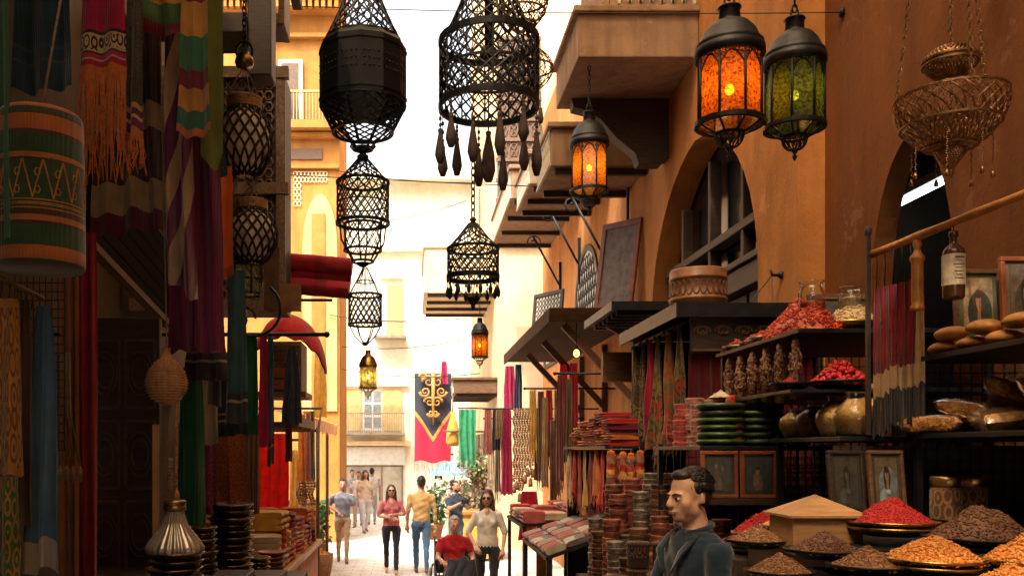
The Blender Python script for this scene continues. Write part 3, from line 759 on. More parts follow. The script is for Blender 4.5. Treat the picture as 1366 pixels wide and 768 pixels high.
# big round drum box on the canopy
t = thing('drum_box', 'round brown wooden box with a carved band standing on the scarf canopy', 'box', (2.08, 6.55, 3.273))
mb = MB(); mb.lathe([(0, 0), (.2, 0), (.2, .05), (.205, .055), (.205, .07), (.198, .075), (.198, .2), (.205, .205), (.205, .22), (.2, .225), (.2, .27), (.195, .28), (.0, .285)], WL[t.name], 40); part(mb, 'body', mat('red_brown_lacquer', (.24, .10, .045), .45, var=.4, vs=14), t)
mb = MB()
for k in range(26):
    a = 2 * PI * k / 26
    for s in (-1, 1):
        mb.tube([WL[t.name] + V((.2 * math.cos(a + s * .11 * math.sin(q)), .2 * math.sin(a + s * .11 * math.sin(q)), .137 - .05 * math.cos(q))) for q in [PI * i / 6 for i in range(7)]], .005, 4)
part(mb, 'carved_band', M['wood'], t)

# ================================================================ scarves on the rail
C = {}
C['khaki'] = cloth_mat('khaki_patterned', [(0,(.10,.075,.03)),(.25,(.17,.11,.04)),(.5,(.09,.06,.03)),(.7,(.2,.13,.05))], 1, 1, ((.05,.03,.015), 0, 1), 9)
C['crimson'] = cloth_mat('crimson', [(0,(.36,.012,.04)),(.8,(.25,.01,.03))])
C['olive'] = cloth_mat('olive_red', [(0,(.17,.11,.03)),(.4,(.22,.14,.04)),(.55,(.42,.05,.02)),(.68,(.20,.13,.04)),(.85,(.32,.06,.02))], 1, 1, ((.09,.07,.02), 0, 1), 7)
C['mustard'] = cloth_mat('mustard_flowered', [(0,(.26,.15,.04)),(.5,(.18,.11,.03)),(.72,(.45,.09,.02)),(.9,(.12,.07,.03))], 1, 1, ((.40,.07,.02), .3, 1), 6)
sc = [(6.45, .26, 'olive', .78, 'olive scarf with red bands'), (6.75, .28, 'mustard', .88, 'mustard flowered scarf with red border'), (7.02, .24, 'olive', .95, 'olive and red scarf, second'), (7.25, .2, 'crimson', .8, 'plain crimson scarf'), (7.46, .2, 'khaki', .85, 'khaki patterned scarf beside the crimson one'), (7.7, .22, 'khaki', .75, 'khaki patterned scarf')]
lab = ['olive scarf with red bands knotted at the near end of the canopy rail', 'mustard flowered scarf with red border, second from the near end of the canopy rail', 'longest olive and red scarf in the middle of the canopy rail', 'plain crimson scarf on the canopy rail', 'khaki patterned scarf beside the crimson one on the canopy rail', 'khaki patterned scarf at the far end of the canopy rail']
for i, (y, w, k, L, _) in enumerate(sc):
    mb = MB(); f = drape(mb, (1.9, y - w/2, 3.155), (1.9, y + w/2, 3.155), L, 3.5, .035, .32, seed=20 + i, jag=.12, back=.05, roll=.015)
    o = solo(mb, 'scarf', C[k], lab[i], 'scarf', 'scarves on the canopy rail')
    mb = MB(); fringe(mb, f, 16, .07, .003, seed=i); part(mb, 'fringe', C[k], o)

# ================================================================ rack A: folded textiles, tassels, books
rA = rack('display_rack', 'dark rack with folded red and orange textiles on its long shelf', [2.28], 1.59, 2.86, 7.4, 9.35, .45, 2.3, grid=False)
mb = MB(); mb.box((2.05, 7.5, .46), (2.85, 9.34, 2.24)); part(mb, 'back_panel', M['dwood'], rA)
mb = MB(); mb.box((1.62, 9.36, .46), (2.86, 9.39, 2.255)); part(mb, 'end_panel', M['dwood'], rA)
def folded(c, w, d, h, m, label, group, layers=2, rz=0, name='folded_textile', cat='folded cloth'):
    mb = MB(); n = layers
    for k in range(n):
        z0 = h * k / n; hh = h / n
        def fn(u, v, z0=z0, hh=hh, s=rnd.random()*9):
            a = 2 * PI * u; x = .5 * w * (abs(math.cos(a)) ** .35) * (1 if math.cos(a) > 0 else -1); z = hh * .5 * (1 + (abs(math.sin(a)) ** .6) * (1 if math.sin(a) > 0 else -1))
            return V((x + .006 * math.sin(v * 9 + s), (v - .5) * d, z0 + z * .98 + .003 * math.sin(v * 14 + s + u * 9)))
        mb.grid(fn, 20, 8)
        mb.add([fn(i / 20, 0) for i in range(20)], [tuple(range(20))]); mb.add([fn(i / 20, 1) for i in range(20)], [tuple(range(19, -1, -1))])
    rot = Matrix.Rotation(rz, 3, 'Z')
    for i in range(len(mb.v)): mb.v[i] = rot @ mb.v[i] + V(c)
    return solo(mb, name, m, label, cat, group)
T = {k: cloth_mat('folded_' + k, v, trans=0) for k, v in dict(red=(.45,.03,.02), orange=(.62,.17,.03), rose=(.42,.09,.08), wine=(.16,.015,.02), cream=(.55,.4,.25), green=(.05,.09,.03), yellow=(.6,.32,.05), black=(.02,.018,.02)).items()}
cols = ['red', 'orange', 'rose', 'yellow', 'red', 'orange', 'rose', 'wine']
nm = {'red': 'bright red', 'orange': 'orange', 'rose': 'dusty rose', 'yellow': 'golden yellow', 'wine': 'dark wine'}
for s, (x, y, n) in enumerate(((1.78, 7.6, 5), (1.8, 7.95, 6), (1.8, 8.3, 6), (1.78, 8.68, 5), (1.78, 9.05, 4), (2.12, 7.62, 5), (2.15, 8.1, 8))):
    z = 2.29
    for k in range(n):
        c_ = cols[(s * 3 + k * 5) % 8]; h = .04 + .012 * rnd.random()
        folded((x + rnd.uniform(-.02,.02), y + rnd.uniform(-.02,.02), z), .30, .29, h, T[c_], '%s folded cloth in stack %s on the textile rack' % (nm[c_], ['nearest the street corner', 'second along the edge', 'in the middle of the edge', 'fourth along the edge', 'at the far end', 'at the back near the curtain', 'tallest at the back'][s]), 'folded textiles on the rack', rz=rnd.uniform(-.1,.1)); z += h + .001
# striped tassels below
tas_m = cloth_mat('striped_wool', [(0,(.55,.12,.02)),(.2,(.5,.02,.02)),(.35,(.12,.05,.06)),(.45,(.6,.3,.06)),(.6,(.5,.03,.03)),(.72,(.25,.15,.12)),(.85,(.62,.15,.03))], 1, 1, trans=0)
for i, (x, d, dz) in enumerate(((1.63, 7.36, 0), (1.715, 7.36, .012), (1.79, 7.36, .02), (1.86, 7.36, 0))):
    mb = MB(); c = V((x, d, 1.84 - dz))
    mb.lathe([(0, .0)] + [((.030 + .012 * (1 - q) ** 1.5) * (.80 + .28 * abs(math.sin(q * PI * 4.5 + i))), .40 * q) for q in [j / 30 for j in range(31)]] + [(.008, .41), (0, .412)], c + V((rnd.uniform(-.01,.01), 0, 0)), 14, wob=.12)
    for q in range(150):
        a_ = rnd.random() * 2 * PI; z_ = .39 * rnd.random(); r_ = .034; p_ = c + V((r_ * math.cos(a_), r_ * math.sin(a_), z_)); mb.tube([p_, p_ + V((.008 * math.cos(a_), .008 * math.sin(a_), -.03))], [.0035, .001], 4)
    o = solo(mb, 'wool_tassel', tas_m, ['fat orange and red striped wool tassel at the left end under the textile shelf', 'second striped wool tassel from the left under the textile shelf', 'third striped wool tassel from the left under the textile shelf', 'striped wool tassel at the right end under the textile shelf'][i], 'tassel', 'striped tassels under the shelf')
    mb = MB(); mb.tube([c + V((0, 0, .4)), c + V((0, 0.01, .44))], .003, 5); part(mb, 'cord', M['rope'], o)
    mb = MB(); 
    for q in range(7): mb.tube([c + V((.03 * math.cos(q), .03 * math.sin(q), .005)), c + V((.03 * math.cos(q), .03 * math.sin(q), -.06 - .03 * rnd.random()))], .004, 4)
    part(mb, 'fringe', tas_m, o)
for i in range(7):
    y = 7.62 + i * .26; mb = MB(); k = ['red', 'orange', 'wine', 'yellow', 'rose', 'red', 'cream'][i]
    f = drape(mb, (1.612, y - .09, 2.25), (1.612, y + .09, 2.25), .42 + .12 * rnd.random(), 2, .02, .5, seed=80 + i, jag=.1)
    o = solo(mb, 'hanging_ribbon', T[k], '%s ribbon bunch under the textile shelf, %s from the near corner' % ({'red': 'red', 'orange': 'orange', 'wine': 'wine red', 'yellow': 'golden', 'rose': 'rose', 'cream': 'cream'}[k], ['first', 'second', 'third', 'fourth', 'fifth', 'sixth', 'seventh'][i]), 'ribbon', 'ribbon bunches under the textile shelf')
    mb = MB(); fringe(mb, f, 12, .08, .003, seed=i); part(mb, 'fringe', T[k], o)
for i in range(6):
    x = 1.66 + i * .07; mb = MB(); L = .35 + .3 * rnd.random()
    for q in range(int(L / .028)): mb.ball((x + .006 * math.sin(q), 9.34, 2.2 - q * .028), .016, 7, 5)
    mb.tube([(x, 9.345, 2.25), (x, 9.345, 2.2 - L)], .003, 4)
    solo(mb, 'bead_string', mat('glazed_beads', [(.5,.06,.03),(.55,.3,.06),(.1,.2,.12),(.5,.4,.28),(.3,.03,.05),(.1,.12,.25)][i], .3), ['red', 'amber', 'green', 'ivory', 'wine red', 'blue'][i] + ' bead string on the dark end panel of the textile rack', 'beads', 'bead strings on the end panel')
# slanted books under
lect = thing('book_stand', 'sloping dark stand of patterned books below the wool tassels', 'stand', (1.8, 7.0, .45))
mb = MB(); mb.bar((1.60, 6.98, 1.61), (1.88, 6.98, 1.95), .03, .62, up=(0,1,0)); mb.box((1.55, 6.66, .455), (1.95, 7.3, 1.56)); part(mb, 'sloped_board', M['shelf'], lect)
bc = [(.05,.045,.05), (.55,.5,.45), (.10,.10,.14), (.45,.24,.08)]
dirv = (V((1.88, 6.98, 1.95)) - V((1.60, 6.98, 1.61))).normalized(); upv = V((-dirv.z, 0, dirv.x)).normalized()
for i in range(4):
    p0 = V((1.60, 6.75 + i * .15, 1.61)) + dirv * .02 + upv * .028; mb = MB(); mb.bar(p0, p0 + dirv * .31, .022, .125, up=(0,1,0))
    o = solo(mb, 'book', mat('book_cover', bc[3 - i], .35, var=.5, vs=20), ['tan leather book at the near side of the sloping stand', 'black book with grey stripes on the sloping stand', 'white patterned book on the sloping stand', 'dark book at the far side of the sloping stand'][i], 'book', 'books on the sloping stand')
    mb = MB(); q = p0 + upv * .0125
    for k in range(5): mb.bar(q + dirv * (.04 + .05 * k) + V((0, -.045, 0)), q + dirv * (.04 + .05 * k) + V((0, .045, 0)), .003, .012, up=upv)
    part(mb, 'cover_ornament', M['brass'] if i % 2 else M['paper'], o)

# ================================================================ rack B: enamel cups, green plates
rB = rack('display_rack', 'dark rack holding red tins and green plates beside the man in blue', [2.27], 1.67, 2.84, 5.2, 6.2, .45, 2.29, grid=True)
cup_m = [mat('red_white_enamel', (.50, .10, .08), .4, var=.6, vs=30, obrnd=.3), mat('rose_enamel', (.52, .26, .2), .4, var=.5, vs=40, obrnd=.3), mat('cream_enamel', (.5, .36, .24), .45, var=.4, vs=40, obrnd=.2)]
gr_m = mat('green_glaze', (.07, .10, .035), .3, var=.5, vs=20, obrnd=.3)
pm = MB(); pm.lathe([(0, 0), (.6, 0), (.72, .15), (.97, .5), (1, .62), (.98, .85), (.9, 1), (0, .9)], (0,0,0), 28)
tm = MB()
for pr_ in ([(0, 0), (.90, 0)], [(.90, 0), (.95, .06)], [(.95, .06), (.95, .56)], [(.95, .56), (1.0, .58)], [(1.0, .58), (1.0, .90)], [(1.0, .90), (.95, .97)], [(.95, .97), (.80, .985), (.78, .94), (0, .96)]): tm.lathe(pr_, (0,0,0), 28)
def disc(R_, h, src=None):
    q = src or pm; mb = MB(); mb.v = [V((p.x * R_, p.y * R_, p.z * h)) for p in q.v]; mb.f = q.f; mb.m = q.m; mb.sm = q.sm; mb.uv = q.uv; return mb
def stack(name, label, cat, c, R_, h, n, m, group, jit=.006, rimm=None, src={}):
    key = (name, R_, h, m.name)
    if key not in src: o = mk(disc(R_, h, tm if 'tin' in name else None), name, m); src[key] = o; first = True
    else: o = None
    for k in range(n):
        q = src[key] if (k == 0 and o) else dup(src[key])
        q.location = V(c) + V((rnd.uniform(-jit, jit), rnd.uniform(-jit, jit), k * (h * 1.01) + .001)); q.rotation_euler = (0, 0, rnd.random() * 6); s_ = 1 + rnd.uniform(-.06,.04); q.scale = (s_, s_, 1)
        tag(q, label, cat, group)
ST = [((1.78, 6.32-.2, 2.271), .05, .03, 6, 0, 'red enamel tin in the short stack at the far street edge of the tin shelf'),
      ((1.77, 5.9, 2.271), .055, .035, 8, 0, 'red enamel tin in the tall stack on the tin shelf'),
      ((1.8, 5.72, 2.271), .06, .034, 9, 1, 'rose enamel tin in the tall stack next to the red tins'),
      ((1.77, 5.52, 2.271), .065, .032, 8, 1, 'rose tin in the stack right behind the green plates'),
      ((1.93, 5.8, 2.271), .075, .03, 10, 2, 'cream enamel dish in the highest stack on the tin shelf'),
      ((2.0, 6.05, 2.271), .07, .03, 8, 0, 'red tin in the stack at the back of the tin shelf')]
for c, r, h, n, mi, L in ST: stack('enamel_tin', L, 'tin', c, r, h, n, cup_m[mi], 'enamel tins in stacks')
for c, r, n, L in (((1.835, 5.36, 2.271), .14, 6, 'green glazed plate in the front stack above the two pictures'), ((2.08, 5.42, 2.271), .125, 5, 'dark green plate in the right hand stack above the two pictures')):
    stack('green_plate', L, 'plate', c, r, .042, n, gr_m, 'stacked green plates')
stack('clay_dish', 'thin clay dish in the low stack at the right end of the plate shelf', 'dish', (2.29, 5.34, 2.271), .08, .02, 5, M['copper'], 'low stack of clay dishes')
heap((1.97, 5.75, 2.585), .075, .05, M['paper'], 'conical_lid', 'pale conical straw lid on the highest stack of cream dishes', 'lid', n=60, a=.01, b=.002)
folded((2.08, 5.7, 2.274), .2, .2, .32, T['red'], 'crimson cloth bundle behind the green plates', None, 5)
folded((2.18, 5.6, 2.274), .18, .2, .27, T['green'], 'dark green cloth bundle behind the green plates', None, 5)
picture('red framed picture of a standing group, left one under the green plates', (1.76, 5.15, 1.975), .21, .27, 0, .03, M['redwood'], (.05,.045,.04), (.06,.06,.05), [('a', -.3, -.3, .2, .7, (.09,.07,.05)), ('b', .25, -.35, .22, .65, (.05,.06,.05)), ('c', -.3, .45, .12, .16, (.22,.13,.08)), ('d', .25, .38, .12, .16, (.2,.12,.08)), ('e', 0, -.6, .2, .4, (.12,.09,.06))], 'pair of red framed pictures')
picture('red framed picture of a pale robed figure, right one under the green plates', (1.985, 5.15, 1.975), .21, .27, 0, .03, M['redwood'], (.06,.05,.04), (.05,.06,.06), [('a', -.1, -.55, .42, .6, (.15,.10,.06)), ('a2', -.3, -.3, .2, .4, (.19,.13,.08)), ('b', -.12, .25, .16, .24, (.25,.15,.09)), ('b2', -.1, .42, .2, .16, (.04,.03,.02)), ('c', .55, -.2, .25, .6, (.04,.06,.05))], 'pair of red framed pictures')
pl = thing('picture_ledge', 'narrow dark ledge carrying the pair of red framed pictures', 'ledge', (1.9, 5.15, 1.9))
mb = MB(); mb.box((1.63, 5.1, 1.94), (2.12, 5.195, 1.972)); part(mb, 'board', M['dwood'], pl)
mb = MB(); mb.box((1.66, 5.175, .45), (1.69, 5.194, 1.938)); mb.box((2.07, 5.175, .45), (2.1, 5.194, 1.938)); part(mb, 'leg', M['dwood'], pl)

# ================================================================ rack C: chillies, nuts, strings
rC = rack('display_rack', 'tall black rack with dried chillies on its top shelf', [2.88, 2.57], 2.02, 3.06, 4.7, 5.95, .45, 2.9)
heap((2.20, 5.08, 2.886), .19, .22, G['chili'], 'chilli_heap', 'heap of dried red chillies on the top shelf of the black rack', 'spices', n=900, a=.017, b=.007, sq=(.95, 1.9), p=.75)
for i, (y, x) in enumerate(((5.82, 2.1), (5.58, 2.12), (5.36, 2.09))):
    plate((x, y, 2.885), .09, M['silver'], ['small tin dish at the far end of the chilli shelf', 'small tin dish between the two others on the chilli shelf', 'small tin dish nearest the chilli heap'][i], 'dish', 'dishes on the chilli shelf', .035)
    heap((x, y, 2.905), .08, .06, G['chili'], 'chilli_heap', ['little chilli heap in the farthest tin dish', 'little chilli heap in the middle tin dish', 'little chilli heap in the tin dish beside the big heap'][i], 'spices', n=150, a=.014, b=.006)
def jar(c, R_, h, fill, label, neck=.45, fl=.75, group=None, tilt=0, lid=None, belly=.42, name='glass_jar'):
    t = thing(name, label, 'jar', c, group); t.rotation_euler = (0, tilt, 0)
    out = [(0, 0), (R_*.6, 0), (R_*.75, h*.04), (R_*.98, h*belly*.8), (R_, h*belly), (R_*.93, h*.58), (R_*neck*1.15, h*.8), (R_*neck, h*.85), (R_*neck, h*.95), (R_*neck*1.12, h*.97), (R_*neck*1.12, h), (R_*neck*.95, h)]
    mb = MB(); mb.lathe(out, n=32); part(mb, 'glass', M['glass'], t, world=False)
    def rad(z):
        for (r0, z0), (r1, z1) in zip(out, out[1:]):
            if z0 <= z <= z1 and z1 > z0: return r0 + (r1 - r0) * (z - z0) / (z1 - z0)
        return R_
    mb = MB(); zs = [h * (.02 + (fl - .02) * i / 12) for i in range(13)]
    mb.lathe([(0, h * .015)] + [(rad(z) - .004, z) for z in zs] + [(rad(zs[-1]) * .5, zs[-1] + h * .04), (0, zs[-1] + h * .05)], n=28)
    for i in range(420):
        z = zs[0] + (zs[-1] - zs[0]) * rnd.random(); a = rnd.random() * 2 * PI; r = rad(z) - .006
        mb.grain((r * math.cos(a), r * math.sin(a), z), .006, .003)
    part(mb, 'filling', fill, t, world=False)
    if lid:
        mb = MB(); mb.lathe([(R_*neck*.9, h), (R_*neck*1.2, h - .012), (R_*neck*1.2, h + .02), (R_*neck, h + .028), (0, h + .028)], n=24); part(mb, 'lid', lid, t, world=False)
    return t
jar((2.22, 5.0, 2.886), .075, .30, G['chili'], 'glass jar neck rising out of the dried chilli heap', .8, .6, lid=None)
plate((2.37, 4.86, 2.885), .15, M['brass'], 'wide brass plate under the pale nuts', 'plate', None, .05)
heap((2.37, 4.86, 2.925), .135, .14, G['nut'], 'nut_heap', 'heap of pale nuts on the brass plate', 'nuts', n=600, a=.009, b=.006, p=.85)
jar((2.37, 4.87, 2.93), .06, .20, G['nut'], 'glass jar of pale nuts standing in the nut heap', .85, .7)
picture('dark framed picture leaning on the set-back wall behind the jar of nuts', (2.72, 5.7, 2.885), .4, .36, 0, .12, M['wood'], (.12,.09,.06), (.09,.07,.06), [('a', 0, -.4, .5, .5, (.16,.12,.08))])
str_m = grain_mat('dried_strings', [(.18,.09,.045),(.32,.19,.11),(.24,.12,.06),(.14,.04,.025)], 90)
for i in range(6):
    y = 4.78 + i * .2; mb = MB(); L = .28 + .07 * rnd.random(); c = V((2.035, y, 2.83))
    for k in range(230):
        t_ = rnd.random(); a = rnd.random() * 2 * PI; r = .035 * (math.sin(PI * min(1, t_ * 1.05 + .08))) * (1 + .15 * math.sin(t_ * 30 + i))
        mb.grain(c + V((r * math.cos(a) * .8, r * math.sin(a), -L * t_)), .015, .006, rot=(rnd.gauss(0,.4), rnd.gauss(0,.4), -1))
    mb.tube([c, c + V((0, 0, -L))], [.016, .028], 7)
    solo(mb, 'dried_pepper_string', str_m, ['string of dried peppers at the street corner of the chilli shelf', 'second string of dried peppers from the corner', 'third string of dried peppers from the corner', 'fourth string of dried peppers from the corner', 'fifth string of dried peppers from the corner', 'string of dried peppers at the far end of the chilli shelf'][i], 'dried peppers', 'strings of dried peppers')
for i, (x, y, r) in enumerate(((1.93, 4.6, .10), (2.14, 4.5, .16))):
    plate((x, y, 2.548), r, M['shelf'], ['small black tray with red powder', 'large black tray of raspberries'][i] + ' under the nut shelf', 'tray', None, .045, 'tray')
rC2 = thing('tray_bracket', 'black bracket shelf holding the raspberry tray in front of the tall rack', 'shelf', (2.15, 4.55, 2.45))
mb = MB(); mb.box((1.84, 4.38, 2.532), (2.45, 4.69, 2.546)); mb.bar((2.3, 4.45, 2.53), (2.3, 4.69, 2.44), .016, .016); part(mb, 'board', M['shelf'], rC2)
heap((1.93, 4.6, 2.572), .085, .05, G['red'], 'spice_heap', 'small mound of red powder on the little black tray', 'spices', n=200, a=.004, b=.004)
mb = MB()
for i in range(190):
    r = math.sqrt(rnd.random()); a = rnd.random() * 2 * PI; z = .13 * (1 - r) * rnd.uniform(.75, 1)
    mb.ball((2.14 + .145 * r * math.cos(a), 4.5 + .145 * r * math.sin(a), 2.582 + z), .013, 7, 5)
solo(mb, 'raspberry_heap', G['berry'], 'pile of bright red raspberries on the large black tray', 'berries')

# shelf D: bellied jars
rD = rack('jar_shelf', 'black shelf with a row of bellied spice jars', [2.31], 2.0, 3.06, 4.2, 5.0, .45, 2.33)
for i, (x, y, R_, h, f) in enumerate(((2.10, 4.90, .10, .175, 'gold'), (2.11, 4.70, .105, .19, 'brown'), (2.12, 4.49, .105, .205, 'gold'), (2.12, 4.30, .10, .21, 'gold'), (2.24, 4.42, .105, .225, 'orange'))):
    jar((x, y, 2.318), R_, h, G[f], ['glass jar at the far left end of the jar row', 'second glass jar in the jar row', 'middle glass jar in the jar row', 'fourth glass jar in the jar row, brown filling', 'largest glass jar with the pale rim at the near end of the row'][i], .4, .8, 'bellied spice jars in a row', lid=M['paper'] if i == 4 else None)

# ================================================================ near right: bamboo pole, cloths, bread, bags
rE = rack('display_rack', 'black rack at the right edge with loaves above and bags of spice below', [2.66, 2.32], 2.26, 3.07, 2.6, 4.1, .45, 2.7, grid=True)
post = thing('bamboo_pole', 'long orange bamboo pole on a dark upright at the right', 'pole', (2.12, 4.14, 2.33))
mb = MB(); pts = [V((2.115, 4.16, 3.15)).lerp(V((2.33, 2.9, 3.215)), i / 12) for i in range(13)]
mb.tube(pts, [.0165 + (.003 if i % 3 == 0 else 0) for i in range(13)], 10)
part(mb, 'pole', M['bamboo'], post)
mb = MB(); mb.box((2.315, 2.885, 2.665), (2.345, 2.915, 3.195)); part(mb, 'upright', M['dwood'], post)
mb = MB(); mb.box((2.091, 4.136, 2.32), (2.109, 4.154, 3.24)); mb.ball((2.1, 4.145, 3.255), (.016, .016, .026), 10, 8); part(mb, 'upright', M['dwood'], post)
mc = cloth_mat('maroon_cream_cloth', [(0,(.20,.010,.014)),(.5,(.15,.008,.014)),(.58,(.42,.26,.12)),(.74,(.025,.018,.018))])
mc2 = cloth_mat('cream_cloth', [(0,(.50,.32,.14)),(.75,(.03,.02,.02))])
for i in range(6):
    y = 4.12 - i * .028; x = 2.125 + i * .0235; m_ = mc2 if i == 5 else mc
    mb = MB(); z = 2.99 + .004 * i; drape(mb, (x - .017, y, z), (x + .017, y - .012, z), .62 + .06 * rnd.random(), 1.6, .012, .8, seed=50 + i, jag=.06)
    o = solo(mb, 'hanging_cloth', m_, ['narrow maroon and cream cloth nearest the dark upright', 'second maroon and cream cloth on the bamboo pole', 'third maroon and cream cloth on the bamboo pole', 'fourth maroon and cream cloth on the bamboo pole', 'fifth maroon and cream cloth on the bamboo pole', 'pale cream cloth at the right end of the hanging bundle'][i], 'cloth', 'cloths hung on the bamboo pole')
    mb = MB(); mb.tube([(x, y, z), (x + .004, y, z + .1), (x, y, z + .16 + .0)], .002, 5); mb.tube([(x + .01 * math.cos(t), y, z + .165 + .012 * math.sin(t)) for t in [PI * k / 5 for k in range(-1, 7)]], .002, 5); part(mb, 'hook', M['iron'], o)
# wooden spindle and labelled bottle
c = V((2.167, 3.86, 2.845)); mb = MB()
mb.lathe([(0, 0), (.026, .003), (.028, .02), (.02, .032), (.024, .045), (.024, .21), (.03, .222), (.03, .232), (.016, .25), (.012, .27), (.019, .285), (.014, .305), (.005, .318)], c, 18)
o = solo(mb, 'wooden_spindle', M['bamboo'], 'turned wooden spindle hanging from the bamboo pole', 'spindle'); mb = MB(); mb.tube([c + V((0,0,.315)), V((2.167, 3.86, 3.165))], .002, 5); part(mb, 'hook', M['iron'], o)
c = V((2.202, 3.66, 2.862)); t = thing('labelled_bottle', 'brown bottle with a paper label hanging from the bamboo pole', 'bottle', c)
mb = MB(); mb.lathe([(0, 0), (.035, 0), (.041, .01), (.041, .19), (.036, .205), (.015, .225), (.013, .25), (.018, .256), (.018, .275), (0, .28)], c, 24); part(mb, 'glass', mat('brown_bottle', (.10, .04, .015), .2, var=.4), t)
mb = MB(); mb.lathe([(.0425, .055), (.0425, .18)], c, 24); lb = part(mb, 'label', M['paper'], t)
mb = MB()
for k, w in enumerate((.7, .45, .9, .6, .8, .5, .75)):
    mb.tube([c + V((.0432 * math.sin(a), -.0432 * math.cos(a), .165 - k * .014)) for a in [-w * .6 + w * 1.2 * i / 6 for i in range(7)]], .0012 if k else .003, 4)
part(mb, 'lettering', M['dwood'], lb)
mb = MB(); mb.tube([c + V((0, 0, .278)), c + V((0, 0, .315))], .002, 5); part(mb, 'cord', M['iron'], t)
# loaves
lm = mat('golden_loaf', (.62, .27, .06), .5, var=.35, vs=9, bs=40, bst=.2, obrnd=.15)
mb = MB(); mb.ball((0, 0, .03), (.078, .06, .031), 20, 12); loaf = None
row = [(2.35, 3.98, 0), (2.36, 3.79, 0), (2.37, 3.60, 0), (2.39, 3.41, 0), (2.41, 3.2, 0), (2.35, 3.92, 1), (2.365, 3.72, 1), (2.38, 3.51, 1), (2.4, 3.3, 1)]
for i, (x, y, l) in enumerate(row):
    L = ('golden loaf in the bottom row on the upper right shelf' if l == 0 else 'golden loaf in the top row on the upper right shelf')
    L += [', first from the bamboo upright', ', second', ', third', ', fourth', ', at the right edge', ', first from the bamboo upright', ', second', ', third', ', fourth'][i]
    if loaf is None: o = loaf = mk(mb, 'bread_loaf', lm)
    else: o = dup(loaf)
    o.location = (x, y, 2.669 + l * .058); o.rotation_euler = (rnd.uniform(-.06,.06), rnd.uniform(-.06,.06), PI/2 + rnd.uniform(-.25,.25)); o.scale = [1 + rnd.uniform(-.08,.08) for _ in '123']
    tag(o, L, 'bread', 'golden loaves on the shelf')
picture('framed portrait of a seated woman in green behind the loaves', (2.56, 4.06, 2.67), .215, .40, .0, .06, M['wood'], (.10,.11,.06), (.34,.22,.11), SITTER((.45,.25,.13), (.09,.03,.015), (.06,.08,.05)))
picture('framed portrait at the right edge behind the loaves', (2.72, 3.98, 2.67), .215, .44, .0, .06, M['redwood'], (.16,.10,.05), (.14,.10,.07), SITTER((.3,.2,.13), (.04,.03,.02), (.12,.09,.06)))
# bags of spice
bag_in = grain_mat('bagged_spice', [(.40,.16,.035),(.55,.27,.08),(.30,.12,.03),(.6,.36,.14)], 75, .5)
def bag(c, w, d, h, rx, ry, rz, label):
    w, d, h = w * 1.3, d * 1.25, h * 1.35; t = thing('spice_bag', label, 'bag', c, 'clear bags of spice on the lower shelf'); t.rotation_euler = (rx, ry, rz)
    def shape(k):
        def fn(u, v):
            a = 2 * PI * u; ca, sa = math.cos(a), math.sin(a); e = max(0, math.sin(PI * min(1, max(0, v)))) ** .2
            x = w / 2 * math.copysign(abs(ca) ** .3, ca) * (1 + .04 * (1 - e)); z = h / 2 * math.copysign(abs(sa) ** .7, sa) * e
            q = .006 * noise.noise(V((x * 30, v * 9, z * 30 + w * 100)))
            return V((x * k + q, (v - .5) * d * (k if k < 1 else 1.04), z * k + h / 2 + q))
        return fn
    mb = MB(); mb.grid(shape(.95), 24, 14); 
    for i in range(260):
        p = shape(.955)(rnd.random(), .08 + .84 * rnd.random()); mb.grain(p, .008, .004)
    part(mb, 'filling', bag_in, t, world=False)
    mb = MB(); mb.grid(shape(1.02), 24, 14); part(mb, 'film', M['bag'], t, world=False)
bag((2.33, 3.98, 2.322), .15, .24, .06, 0, .05, .5, 'clear spice bag lying flat at the street end of the lower shelf')
bag((2.39, 3.85, 2.37), .13, .22, .06, .15, .35, .3, 'clear spice bag sloping against the jar on the lower shelf')
bag((2.41, 3.66, 2.33), .15, .2, .07, .1, -.1, -.3, 'clear spice bag in the middle of the lower shelf')
bag((2.43, 3.45, 2.40), .12, .24, .055, .5, .5, .2, 'clear spice bag standing tilted at the right of the lower shelf')
bag((2.52, 3.42, 2.33), .15, .24, .07, 0, .1, 1.2, 'clear spice bag at the bottom right of the lower shelf')
bag((2.5, 3.72, 2.42), .15, .24, .06, .5, .2, 1.0, 'clear spice bag on top of the pile on the lower shelf')
jar((2.56, 3.8, 2.325), .12, .27, G['gold'], 'round glass jar behind the clear spice bags', .4, .65)

# ================================================================ stepped spice counter, near right
sp = thing('spice_counter', 'stepped black counter carrying the platters of spice', 'counter', (2.1, 3.2, .45))
mb = MB(); mb.box((1.55, 3.35, .455), (2.25, 4.15, 1.86)); mb.box((1.47, 2.45, .456), (3.0, 3.34, 1.80)); mb.box((2.26, 3.36, .457), (3.05, 4.14, 1.93)); mb.box((1.5, 4.16, .458), (3.0, 5.0, 1.74)); part(mb, 'step', M['dwood'], sp)
mb = MB(); mb.box((1.53, 3.33, 1.862), (2.27, 4.16, 1.88)); part(mb, 'top', M['shelf'], sp)
mb = MB(); mb.box((1.45, 2.44, 1.802), (3.0, 3.325, 1.82)); part(mb, 'top', M['shelf'], sp)
mb = MB(); mb.box((2.28, 3.35, 1.932), (3.05, 4.15, 1.95)); part(mb, 'top', M['shelf'], sp)
def dish(px, py, d, z, R_, h, g, label, m='silver', n=700, a=.008, b=.005, sq=(1,1), plates=1, p=1.0):
    x = (px - CX) / F * d
    for k in range(plates):
        plate((x, d, z + k * .022), R_ * (1 - .02 * (plates - 1 - k)), M[m], 'metal platter under the ' + label.split('heap of ')[-1] + ('' if k == plates - 1 else ', lower of the two'), 'platter', None, .035, 'platter')
    heap((x, d, z + (plates - 1) * .022 + .022), R_ * .92, h, G[g], 'spice_heap', label, 'spices', n=n, a=a, b=b, sq=sq, p=p)
